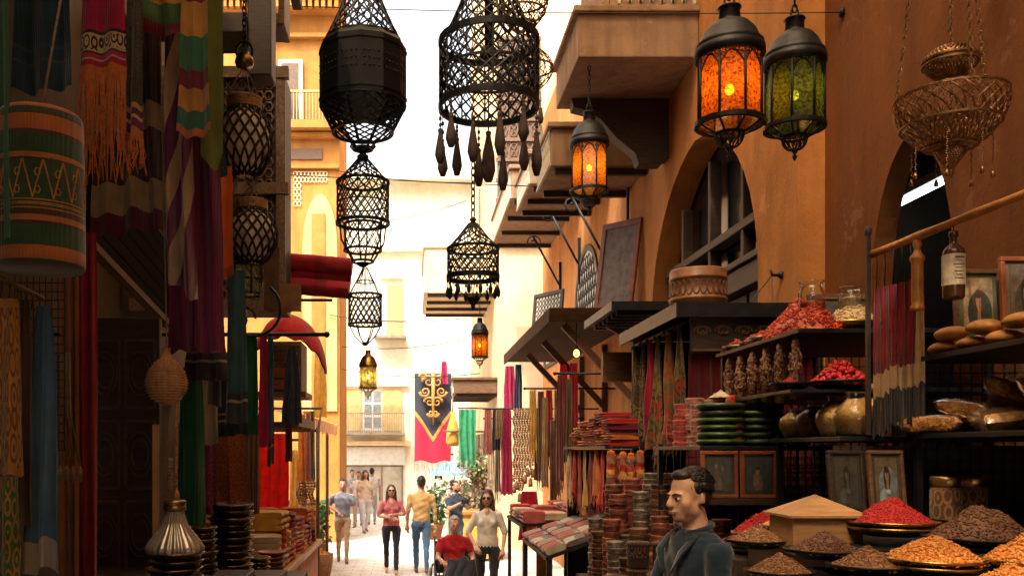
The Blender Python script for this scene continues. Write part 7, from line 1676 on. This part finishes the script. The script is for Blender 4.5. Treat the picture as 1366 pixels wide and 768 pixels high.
def head_geo(mb, H0, s, skin, yaw=0, nod=0, detail=False):
    """head with its chin at H0, facing -y; returns the transform used"""
    T = Matrix.Translation(V(H0)) @ Matrix.Rotation(yaw, 4, 'Z') @ Matrix.Rotation(nod, 4, 'X') @ Matrix.Scale(s, 4)
    def b(c, r, n=14, m=10): 
        k = MB(); k.ball(c, r, n, m); mb.merge(k, T, skin)
    b((0, .012, .145), (.074, .094, .088)); b((0, -.03, .06), (.055, .062, .06)); b((0, -.036, .10), (.064, .058, .07)); b((0, -.068, .015), (.022, .022, .018)); b((0, -.045, .02), (.042, .04, .025))
    for q in (-1, 1):
        b((q*.047, -.052, .082), (.024, .028, .028)); b((q*.045, -.03, .06), (.022, .04, .035)); b((q*.074, .018, .10), (.010, .019, .030)); b((q*.026, -.086, .124), (.026, .014, .010)); b((q*.046, -.01, .045), (.020, .035, .03))
    k = MB(); k.tube([(0, -.088, .122), (0, -.104, .10), (0, -.118, .080)], [.009, .011, .013], 8); k.ball((0, -.116, .076), (.014, .014, .011), 8, 6); k.ball((-.012, -.104, .075), (.010, .012, .009), 8, 6); k.ball((.012, -.104, .075), (.010, .012, .009), 8, 6)
    k.ball((0, -.094, .048), (.025, .012, .0065), 10, 6); k.ball((0, -.091, .039), (.021, .012, .0075), 10, 6); mb.merge(k, T, skin)
    return T
def face_parts(t, T, hair_m, glasses=False, lips=(.35,.12,.09), beard=None):
    for q in (-1, 1):
        mb = MB(); mb.ball((q*.030, -.083, .106), (.0135, .011, .0075), 10, 7); mb.ball((q*.030 - .001, -.0915, .106), (.0062, .004, .0062), 8, 6, 1)
        for i in range(len(mb.v)): mb.v[i] = T @ mb.v[i]
        part(mb, 'eye', [EYEW, EYEB], t, world=False)
        mb = MB(); mb.tube([T @ V(p) for p in ((q*.012, -.100, .123), (q*.030, -.099, .129), (q*.050, -.082, .124))], [.0035, .0045, .002], 6); part(mb, 'eyebrow', hair_m, t, world=False)
    mb = MB()
    for z_ in (.0475, .040): mb.tube([T @ V(p) for p in ((-.021, -.090, z_ - (z_ - .044) * .7), (-.008, -.105, z_), (0, -.1055, z_ - .0005), (.008, -.105, z_), (.021, -.090, z_ - (z_ - .044) * .7))], [.002, .0042, .0042, .0042, .002], 6)
    part(mb, 'lips', mat('lips', lips, .4, var=.1, bst=0), t, world=False)
    if glasses:
        mb = MB()
        for q in (-1, 1): mb.ball((q*.032, -.101, .106), (.027, .006, .021), 12, 8); mb.tube([(q*.056, -.095, .112), (q*.076, -.03, .114), (q*.078, .02, .11)], .003, 5)
        mb.tube([(-.008, -.108, .112), (.008, -.108, .112)], .003, 5)
        for i in range(len(mb.v)): mb.v[i] = T @ mb.v[i]
        part(mb, 'sunglasses', M['darkglass'], t, world=False)
EYEW = mat('eye_white', (.6,.56,.52), .25, var=.05, bst=0); EYEB = mat('eye_dark', (.02,.012,.008), .15, var=.05, bst=0)
def hair_short(t, T, m, vol=1.0, quiff=0, n=500, voxel=.008, s=1):
    mb = MB()
    def b(c, r): k = MB(); k.ball(c, r, 14, 10); mb.merge(k, T)
    b((0, .03, .162), (.079*vol, .090*vol, .082*vol)); b((0, .058, .115), (.070, .060, .07)); b((0, -.030, .208), (.054, .046, .020 + .014*quiff))
    for q in (-1, 1): b((q*.069, .012, .150), (.010, .034, .034))
    ex = MB()
    for i in range(n):
        a = rnd.random()*2*PI; e = rnd.uniform(.05, 1) * PI/2; p = V((math.cos(a)*math.cos(e)*.078, .03 + math.sin(a)*math.cos(e)*.09, .150 + math.sin(e)*.092))
        if p.y < -.035 and p.z < .195: continue
        nr = (p - V((0,.03,.15))).normalized(); d_ = V((rnd.gauss(0,.16), .55, .42 * quiff * max(0, -p.y * 12) + rnd.gauss(0,.10) - (.9 if p.z < .18 else 0))); d_ = (d_ - nr * d_.dot(nr) * .8).normalized(); L = .026 + .02*rnd.random()
        ex.tube([T @ (p - nr*.003), T @ (p + d_*L*.5 + nr*.0035), T @ (p + d_*L - nr*.002)], [.0036*s, .0034*s, .001*s], 5, 0)
    return remesh(mb, [m], voxel, 'hair', t, 3, ex)
def hair_long(t, T, m, length=.34, voxel=.010, s=1):
    mb = MB()
    def b(c, r): k = MB(); k.ball(c, r, 14, 10); mb.merge(k, T)
    b((0, .022, .158), (.083, .098, .086)); b((0, .07, .06), (.078, .045, .11))
    for q in (-1, 1): b((q*.072, .0, .09), (.022, .05, .085)); b((q*.076, .0, -.02), (.03, .045, .11)); b((q*.07, .02, -length*.4), (.034, .04, .10))
    b((0, .075, -.05), (.09, .035, .14))
    ex = MB()
    for i in range(150):
        q = rnd.choice((-1, 1)); a = rnd.random(); x0 = q*(.015 + .065*a); p0 = V((x0, -.02 + .09*rnd.random(), .235 - .06*a)); p1 = V((q*(.088 + .012*rnd.random()), -.05 + .13*rnd.random(), .09)); p2 = V((q*(.09 + .025*rnd.random()), -.04 + .13*rnd.random(), -.08 - length*.5*rnd.random())); ex.tube([T @ p0, T @ p1, T @ p2], [.004*s, .005*s, .002*s], 4)
    return remesh(mb, [m], voxel, 'hair', t, 3, ex)
def person(label, loc, rz, h, mats, female=False, stride=.0, arms=None, sit=False, sleeves='long', voxel=.016, head=(0,0), hair=None, glasses=False, skirt=False, group=None, trunk_lean=0, shoes=True, neckline=0, beard=None, simple=False):
    """mats: skin, top, trousers, shoes; arms: ((elbow, wrist),(elbow, wrist)) for local left(+x) / right(-x)"""
    t = thing('person', label, 'person', loc, group, rz); s = h / 1.75; mb = MB(); S = lambda *p: V(p) * s
    hz_ = .93 if not sit else .52; hw = .10 if female else .09
    top = [(hz_ - .02, .155 if female else .150, .11), (hz_ + .06, .165 if female else .158, .118), (hz_ + .17, .143 if female else .15, .108), (hz_ + .30, .148 if female else .168, .118 if not female else .12), (hz_ + .42, .152 if female else .192, .105), (hz_ + .49, .135 if female else .175, .082), (hz_ + .535, .09, .07)]
    ly = lambda z_: -(z_ - hz_) * trunk_lean
    loft(mb, [(S(0, ly(z_), z_), rx*s, ry*s) for z_, rx, ry in top], 1, 20)
    if female:
        for q in (-1, 1): k = MB(); k.ball(S(q*.068, -.078 + ly(hz_ + .34), hz_ + .34), (.066*s, .052*s, .064*s), 12, 9); mb.merge(k, None, 1)
    sh = hz_ + .485; nk = hz_ + .545
    limb(mb, [S(0, ly(nk) + .012, nk - .04), S(0, ly(nk) - .005, nk + .08)], [.058*s if not female else .05*s, .050*s if not female else .044*s], 0)
    if neckline: k = MB(); k.ball(S(0, -.066 + ly(sh), sh - .01), (.045*s, .030*s, neckline*s), 10, 8); mb.merge(k, None, 0)
    loft(mb, [(S(0, .0, hz_ - .09), .125*s, .095*s), (S(0, 0, hz_ - .02), .162*s, .116*s), (S(0, 0, hz_ + .035), .156*s, .112*s)], 2, 18) if not sit else loft(mb, [(S(0, .0, hz_ - .1), .15*s, .12*s), (S(0, 0, hz_ + .03), .165*s, .12*s)], 2, 18)
    ex = MB(); leg = []
    for q in (1, -1):
        st = stride * q
        hip = S(q*hw, 0, hz_ - .05)
        if sit: kn = S(q*.13, -.46, .52); an = S(q*.13, -.48, .10); 
        else: kn = S(q*(hw - .005), -st*.5 - (.03 if st > 0 else -.0), .50); an = S(q*(hw - .01), -st + (.0 if st >= 0 else .05), .085 + (.03 if st < 0 else 0))
        limb(mb, [hip, hip.lerp(kn, .5), kn, kn.lerp(an, .35), an], [.092*s if not female else .095*s, .078*s, .056*s, .058*s, .043*s], 2, 12)
        fd = S(0, -.15, -.055) if st >= 0 or sit else S(0, -.13, -.075)
        limb(mb, [an + S(0, .035, -.05), an + S(0, -.03, -.045), an + fd], [.038*s, .042*s, .034*s], 3, 10)
        shp = S(q*(.158 if female else .195), ly(sh), sh - .02)
        if arms and arms[0 if q == 1 else 1]: el, wr = [V(p) * s for p in arms[0 if q == 1 else 1]]
        else: el = S(q*(.225 if female else .245), .02, sh - .30); wr = S(q*(.235 if female else .25), -.03, sh - .55)
        limb(mb, [shp, shp.lerp(el, .5), el], [.056*s if not female else .050*s, .048*s if not female else .045*s, .040*s if not female else .036*s], 1 if sleeves in ('long', 'rolled') else 0)
        if sleeves == 'short': limb(mb, [shp, shp.lerp(el, .62)], [.062*s, .060*s], 1)
        if sleeves == 'rolled': limb(mb, [shp, shp.lerp(el, .95)], [.054*s, .051*s], 1)
        limb(mb, [el, el.lerp(wr, .4), wr], [.040*s if not female else .035*s, .037*s if not female else .032*s, .026*s if not female else .023*s], 1 if sleeves == 'long' else 0)
        dr = (wr - el).normalized(); upv = V((q*.8, -.3, .5)) if dr.z < -.6 else V((0, -.3, 1))
        hand(ex, wr, dr, upv, s, 0, .45, q)
    T = head_geo(mb, S(0, ly(nk + .1) - .012, nk + .035), s, 0, head[0], head[1])
    body = remesh(mb, mats, voxel * s, 'body', t, 5, ex, folds=(.009 if female else .014) * s)
    if not simple: face_parts(t, T, HAIRS[hair[1]] if hair else HAIRS['dark'], glasses)
    if beard: 
        k = MB(); 
        for c_, r_ in (((0, -.07, .018), (.036, .03, .024)), ((-.042, -.04, .04), (.02, .035, .035)), ((.042, -.04, .04), (.02, .035, .035)), ((0, -.098, .058), (.024, .008, .006))): b_ = MB(); b_.ball(c_, r_, 10, 8); k.merge(b_, T)
        part(k, 'beard', HAIRS[beard], t, world=False)
    if hair:
        (hair_long if hair[0] == 'long' else hair_short)(t, T, HAIRS[hair[1]], voxel=.011*s, **(dict(n=160, vol=.97) if hair[0] == 'short' else {}))
    return t
def gp(px, d): return V(((px - CX) / F * d, d, .003))
shoe_b = mat('brown_shoe', (.14, .06, .03), .4); shoe_d = mat('dark_shoe', (.03, .025, .022), .45)
dn = FM('denim', (.05, .10, .16)); blk = FM('black', (.02, .02, .024)); khaki = FM('khaki', (.42, .29, .16))
person('man seen from behind in a tan sweater and blue jeans walking up the alley', gp(562, 16.4), PI + .08, 1.78, [SKT, FM('tan_sweater', (.42,.24,.085)), dn, shoe_b], stride=.13, hair=('short', 'dark'), voxel=.015)
person('woman in a rose top and black leggings with long brown hair, arms folded', gp(522, 16.4), .05, 1.63, [SK, FM('rose_top', (.50,.13,.12)), blk, SK], female=True, stride=.12, sleeves='rolled', arms=(((.25,-.02,1.16), (.03,-.21,1.17)), ((-.25,-.02,1.13), (.02,-.22,1.10))), hair=('long', 'brown'), glasses=True, head=(.05, -.12), neckline=.06, voxel=.014)
t = person('man in a grey shirt and khaki trousers walking towards the viewer on the left', gp(457, 18.0), .1, 1.68, [SKT, FM('grey_shirt', (.20,.20,.22)), khaki, shoe_b], stride=.14, sleeves='short', arms=(None, ((-.27,.06,1.17), (-.08,-.17,1.05))), hair=('short', 'dark'), glasses=False, voxel=.015)
person('woman in a white blouse and black trousers with long brown hair on the right', gp(650, 12.5), -.12, 1.71, [SK, FM('white_blouse', (.66,.60,.54)), blk, shoe_d], female=True, stride=.1, sleeves='rolled', arms=(((.25,.02,1.13), (.22,-.10,.90)), ((-.27,.0,1.13), (-.16,-.15,.95))), hair=('long', 'brown'), glasses=True, head=(-.1, -.08), neckline=.075, voxel=.013)
person('bearded man in dark clothes holding a camera behind the seated man', gp(608, 17.5), .5, 1.66, [SKT, FM('navy_shirt', (.035,.045,.06)), dn, shoe_d], sleeves='short', arms=(((.22,-.1,1.17), (.06,-.27,1.30)), ((-.22,-.1,1.17), (-.05,-.27,1.30))), hair=('short', 'dark'), beard='dark', head=(.2, -.15))
mb = MB(); q = gp(608, 17.5) + Matrix.Rotation(.5, 3, 'Z') @ V((0, -.34, 1.27)); mb.box(q + V((-.07,-.035,-.045)), q + V((.07,.035,.045))); mb.lathe([(.0,-.075),(.035,-.075),(.035,.0),(0,0)], q + V((0,-.03,0)), 14, M=Matrix.Rotation(PI/2, 3, 'X').inverted()); mb.box(q + V((-.03,-.03,.046)), q + V((.03,.03,.065))); solo(mb, 'camera', M['shelf'], 'black camera in the hands of the bearded man', 'camera', bevel=.004)
# seated man and wheelchair
wc = gp(606, 13.0); RW = Matrix.Rotation(.12, 3, 'Z')
person('grey haired man in a red polo shirt sitting in a wheelchair', wc, .12, 1.70, [SK, FM('red_polo', (.50,.015,.02)), FM('dark_trousers', (.03,.03,.035)), shoe_d], sit=True, sleeves='short', arms=(((.26,-.08,.72), (.22,-.32,.70)), ((-.26,-.08,.72), (-.22,-.32,.70))), hair=('short', 'grey'), head=(.0, .1), voxel=.013)
t = thing('wheelchair', 'black wheelchair with spoked wheels under the grey haired man', 'wheelchair', wc, None, .12)
for q in (-1, 1):
    mb = MB(); c = V((q*.29, .05, .305)); tor = [c + V((0, .3*math.cos(a), .3*math.sin(a))) for a in [2*PI*k/40 for k in range(40)]]
    mb.tube(tor, .016, 8, closed=True); w_ = part(mb, 'wheel', M['shelf'], t, world=False)
    mb = MB(); mb.tube([c + V((q*.035, .26*math.cos(a), .26*math.sin(a))) for a in [2*PI*k/32 for k in range(32)]], .008, 6, closed=True); part(mb, 'hand_rim', M['silver'], w_, world=False)
    mb = MB()
    for k in range(16): a = 2*PI*k/16; mb.tube([c, c + V((0, .29*math.cos(a), .29*math.sin(a)))], .0025, 4)
    mb.tube([c - V((.03,0,0)), c + V((.03,0,0))], .025, 10); part(mb, 'spokes', M['silver'], w_, world=False)
    mb = MB(); c = V((q*.24, -.42, .09)); mb.tube([c + V((0, .07*math.cos(a), .07*math.sin(a))) for a in [2*PI*k/18 for k in range(18)]], .018, 7, closed=True); mb.tube([c, c + V((0, .02, .16))], .012, 6); part(mb, 'caster', M['shelf'], t, world=False)
    mb = MB(); mb.tube([(q*.255, .24, .98), (q*.255, .2, .9), (q*.255, .17, .42), (q*.255, -.35, .42), (q*.2, -.5, .2), (q*.16, -.6, .06)], .013, 8); mb.tube([(q*.255, .17, .66), (q*.255, -.2, .67), (q*.255, -.25, .45)], .012, 8); part(mb, 'frame', M['shelf'], t, world=False)
    mb = MB(); mb.box((q*.255 - .03, -.2, .672), (q*.255 + .03, .12, .70)); part(mb, 'armrest', M['shelf'], t, world=False, bevel=.006)
    mb = MB(); mb.box((q*.13 - .07, -.66, .035), (q*.13 + .07, -.5, .05)); part(mb, 'footrest', M['shelf'], t, world=False)
mb = MB(); mb.box((-.24, -.33, .405), (.24, .2, .425)); part(mb, 'seat', FM('seat_cloth', (.03,.03,.03)), t, world=False)
mb = MB(); mb.box((-.24, .20, .45), (.24, .225, .92)); part(mb, 'backrest', FM('back_cloth', (.03,.03,.03)), t, world=False)
mb = MB(); RWp = lambda p: wc + RW @ V(p)
mb.grid(lambda u, v: RWp((-.18 + .40*u + .02*math.sin(v*9), -.42 - .10*math.sin(PI*u)*.4 - .10*v + .015*math.sin(u*20 + v*6), .70 - .42*v + .05*math.sin(u*PI) + .02*math.sin(u*14))), 24, 18)
o = solo(mb, 'jacket', FM('dark_jacket', (.035,.04,.055)), 'dark blue jacket laid over the knees of the seated man', 'jacket'); o.modifiers.new('thick', 'SOLIDIFY').thickness = .03

# far people in the bright end of the alley
pale = [FM('pale_a', (.68,.62,.52)), FM('pale_b', (.62,.45,.30)), FM('pale_c', (.55,.52,.50)), FM('pale_d', (.62,.35,.20)), FM('pale_e', (.35,.36,.40))]  # pale colours stand in for haze and glare over the far figures
fl = [(478, 26.5, 0, 'far man in a cream shirt nearest the yellow building', 0, 4, False), (487, 24.5, .4, 'far woman in a tan top left of the shop door', 1, 2, True), (496, 27, PI, 'far man in a grey shirt seen before the shop door', 2, 4, False), (470, 28.5, .3, 'far person in grey at the left corner of the shop front', 4, 4, False), (585, 26, .2, 'far woman in a cream dress right of the man in the tan sweater', 0, 0, True)]
for px, d_, rz, L, a_, b_, fe in fl:
    person(L, gp(px, d_), rz, 1.62 + .12 * rnd.random(), [SKT, pale[a_], pale[b_], shoe_b], female=fe, stride=.12 * rnd.choice((-1, 1)), sleeves='short', voxel=.024, hair=('long' if fe else 'short', 'brown' if fe else 'dark'), simple=True)

# ================================================================ the man in blue, close on the right
DN = 3.86; mloc = V(((924 - CX) / F * DN, DN, .453)); MR = math.radians(-74)
t = thing('person', 'dark haired man in a blue jacket in profile beside the spice counter', 'person', mloc, None, MR); s = 1.0
mb = MB(); jk = FM('blue_jacket', (.010, .024, .040)); sh_m = FM('inner_shirt', (.02,.035,.05)); tr = FM('dark_jeans', (.03,.03,.035))
tops = [(.86, .15, .105), (.95, .155, .11), (1.08, .145, .105), (1.22, .16, .115), (1.34, .182, .115), (1.41, .182, .100), (1.455, .15, .088), (1.485, .085, .068)]
loft(mb, [(V((0, .01, z_)), rx, ry) for z_, rx, ry in tops], 1, 28)
limb(mb, [V((0, .025, 1.44)), V((0, .012, 1.52)), V((0, .0, 1.57))], [.062, .055, .053], 0, 16)
loft(mb, [(V((0, 0, .82)), .13, .1), (V((0, 0, .92)), .158, .115)], 2, 20)
ex = MB()
for q in (1, -1):
    hip = V((q*.09, 0, .87)); kn = V((q*.09, -.02, .49)); an = V((q*.09, 0, .09)); limb(mb, [hip, hip.lerp(kn, .5), kn, kn.lerp(an, .35), an], [.09, .078, .056, .057, .044], 2); limb(mb, [an + V((0,.035,-.05)), an + V((0,-.03,-.045)), an + V((0,-.17,-.052))], [.036, .04, .032], 3)
    shp = V((q*.172, .01, 1.40)); el = V((q*.235, -.03, 1.135)) if q == 1 else V((q*.235, -.05, 1.14)); wr = V((.10, -.25, 1.235)) if q == 1 else V((-.06, -.28, 1.22))
    limb(mb, [shp, shp.lerp(el, .5), el], [.060, .053, .045], 1, 14); limb(mb, [el, el.lerp(wr, .4), wr], [.047, .044, .033], 1, 14)
    hand(ex, wr, (wr - el) + V((0, -.1, 0)), V((q*.3, 0, 1)), 1.0, 0, .55, q)
T = head_geo(mb, V((0, -.016, 1.528)), .95, 0, .12, .06)
remesh(mb, [SK, jk, tr, shoe_d], .0075, 'body', t, 7, ex, folds=.011); t.scale = (.98,) * 3
face_parts(t, T, HAIRS['dark'], lips=(.34,.13,.10))
hair_short(t, T, HAIRS['dark'], .95, .6, 1900, .006, .8)
mb = MB()
for q in (-1, 1):                                         # collar and lapels
    pts = [V((q*.015, -.125, 1.30)), V((q*.055, -.108, 1.40)), V((q*.072, -.045, 1.475)), V((q*.058, .045, 1.508)), V((0, .078, 1.515))]
    wd = [.012, .045, .038, .034, .034]
    mb.grid(lambda u, v, pts=pts, wd=wd, q=q: (lambda i, g: pts[i].lerp(pts[i+1], g) + V((q*(wd[i] + (wd[i+1]-wd[i])*g) * u, -.012*u*(1-v), -.022*u*v*1.2)))(min(3, int(v*4)), v*4 - min(3, int(v*4))), 4, 20)
mb.tube([V((.072*math.sin(a_), .012 - .070*math.cos(a_), 1.480 + .020*math.cos(PI - a_) + .012)) for a_ in [.45 + (2*PI - .9) * i_ / 24 for i_ in range(25)]], .0135, 8)
o = part(mb, 'collar', jk, t, world=False); o.modifiers.new('thick', 'SOLIDIFY').thickness = .006
mb = MB(); c = mloc + Matrix.Rotation(MR, 3, 'Z') @ V((.02, -.40, 1.215)); mb.box(c + V((-.07,-.05,-.004)), c + V((.07,.05,.004))); solo(mb, 'notepad', M['paper'], 'pale notepad in the hands of the man in blue', 'notepad')

# ================================================================ far right: banner, cloths, flowers, parasol
def bann():
    m, nt, b = _nt('black_red_banner'); tc = N(nt, 'ShaderNodeTexCoord'); sp = N(nt, 'ShaderNodeSeparateXYZ'); nt.links.new(tc.outputs['UV'], sp.inputs[0])
    a = N(nt, 'ShaderNodeMath', operation='SUBTRACT'); a.inputs[1].default_value = .5; nt.links.new(sp.outputs[0], a.inputs[0]); ab = N(nt, 'ShaderNodeMath', operation='ABSOLUTE'); nt.links.new(a.outputs[0], ab.inputs[0])
    ma = N(nt, 'ShaderNodeMath', operation='MULTIPLY_ADD'); ma.inputs[1].default_value = .58; nt.links.new(ab.outputs[0], ma.inputs[0]); nt.links.new(sp.outputs[1], ma.inputs[2])
    cr = N(nt, 'ShaderNodeValToRGB'); cr.color_ramp.interpolation = 'CONSTANT'; e = cr.color_ramp.elements; e[0].color = (.035,.035,.045,1); e[1].position = .70; e[1].color = (.55,.25,.05,1); q = e.new(.76); q.color = (.55,.012,.04,1)
    nt.links.new(ma.outputs[0], cr.inputs[0]); nt.links.new(cr.outputs[0], b.inputs['Base Color']); b.inputs['Roughness'].default_value = .9
    return m
o = hang(553, 602, 498, 616, 20, bann(), 'black and red banner with a gold ornament hung across the alley', 'banner', 'banner', None, 1.5, .04, 1, fr=30, jag=.01)
mb = MB(); c = P(578, 515, 19.86); 
for q in (-1, 1):
    for x_, z_, r_, tn in ((.10, .10, .14, 1), (.18, -.12, .12, -1), (.08, -.35, .12, 1), (.05, -.6, .08, -1), (.22, .2, .09, 1)):
        mb.tube([c + V((q*(x_ + r_*(1-k/22)*math.cos(tn*k*.5)), 0, z_ + r_*(1-k/22)*math.sin(tn*k*.5))) for k in range(20)], [.034*(1-k/26) for k in range(20)], 5)
mb.tube([c + V((0,0,.3)), c + V((0,0,-.3)), c + V((0,0,-.85))], [.05,.04,.01], 6); part(mb, 'gold_ornament', mat('dull_gold', (.5, .24, .05), .7, var=.4), o)
hang(612, 635, 546, 614, 18.2, K['green'], 'bright green fringed shawl on the sunlit right wall', 'shawl', 'hanging_shawl', None, 3, .05, 1, fr=26)
hang(588, 597, 482, 512, 19, K['magenta'], 'small magenta cloth over the far gallery', 'cloth', 'hanging_cloth', None, 1.5, .04)
t = thing('gold_bag', 'golden tasselled bag hanging beside the bright green shawl', 'bag', P(604, 595, 18.4)); mb = MB(); mb.lathe([(0, 0), (.10, .01), (.13, .1), (.12, .35), (.07, .55), (.04, .62), (.05, .7), (0, .7)], WL[t.name], 18, wob=.08); part(mb, 'body', K['gold'], t); mb = MB(); mb.tube([WL[t.name] + V((0,0,.7)), WL[t.name] + V((0,0,1.0)), WL[t.name] + V((.0,1.0,1.3))], .012, 5); part(mb, 'strap', M['rope'], t)
for px, L in ((604, 'wooden peg over the golden bag'), (624, 'wooden peg bar over the green shawl')):
    a = P(px, 544 if px > 610 else 575, 18.25); mb = MB(); mb.tube([a + V((-.2,0,0)), a + V((.2,0,0))], .02, 6); mb.tube([a + V((.15,0,0)), V((1.99 if px < 610 else RX - .003, a.y + .6, a.z))], .02, 6); solo(mb, 'peg_bar', M['wood'], L, 'peg')
PF = [mat('blossom_pink', (.55,.25,.2), .6, var=.3), mat('leaf_olive', (.16,.2,.05), .5, var=.4), mat('blossom_cream', (.6,.5,.35), .6, var=.2), GL[0]]
leafy('flowering_shrub', 'tall flowering shrub at the far end of the right wall', 'shrub', (1.5, 21.8, 0), .6, 2.1, 1800, PF, .12)
leafy('potted_plant', 'bushy green plant in a pot near the flowering shrub', 'plant', (.55, 22.8, 0), .45, 1.3, 800, GL, .13, .24)
t = thing('parasol', 'pale blue parasol beside the flowering shrub', 'parasol', (1.1, 23.5, 0)); c = V((1.1, 23.5, 0)); mb = MB(); mb.lathe([(0, 2.0), (.35, 1.88), (.7, 1.68), (.72, 1.60)], c, 10, smooth=False); part(mb, 'canopy', cloth_mat('sky_blue_parasol', (.30,.50,.58), trans=.3), t); mb = MB(); mb.tube([c, c + V((0,0,2.05))], .02, 8); mb.lathe([(0, 0), (.2, 0), (.2, .06), (0, .08)], c, 16); part(mb, 'pole', M['white'], t)
t = thing('street_counter', 'yellow painted street counter beyond the wheelchair', 'counter', (1.2, 18.6, 0)); mb = MB(); mb.box((.75, 18.2, .05), (1.75, 19.2, .95)); part(mb, 'body', mat('yellow_paint', (.70,.42,.08), .6, var=.3), t, bevel=.01); mb = MB(); mb.box((.7, 18.15, .952), (1.8, 19.25, 1.0)); part(mb, 'top', M['bamboo'], t)
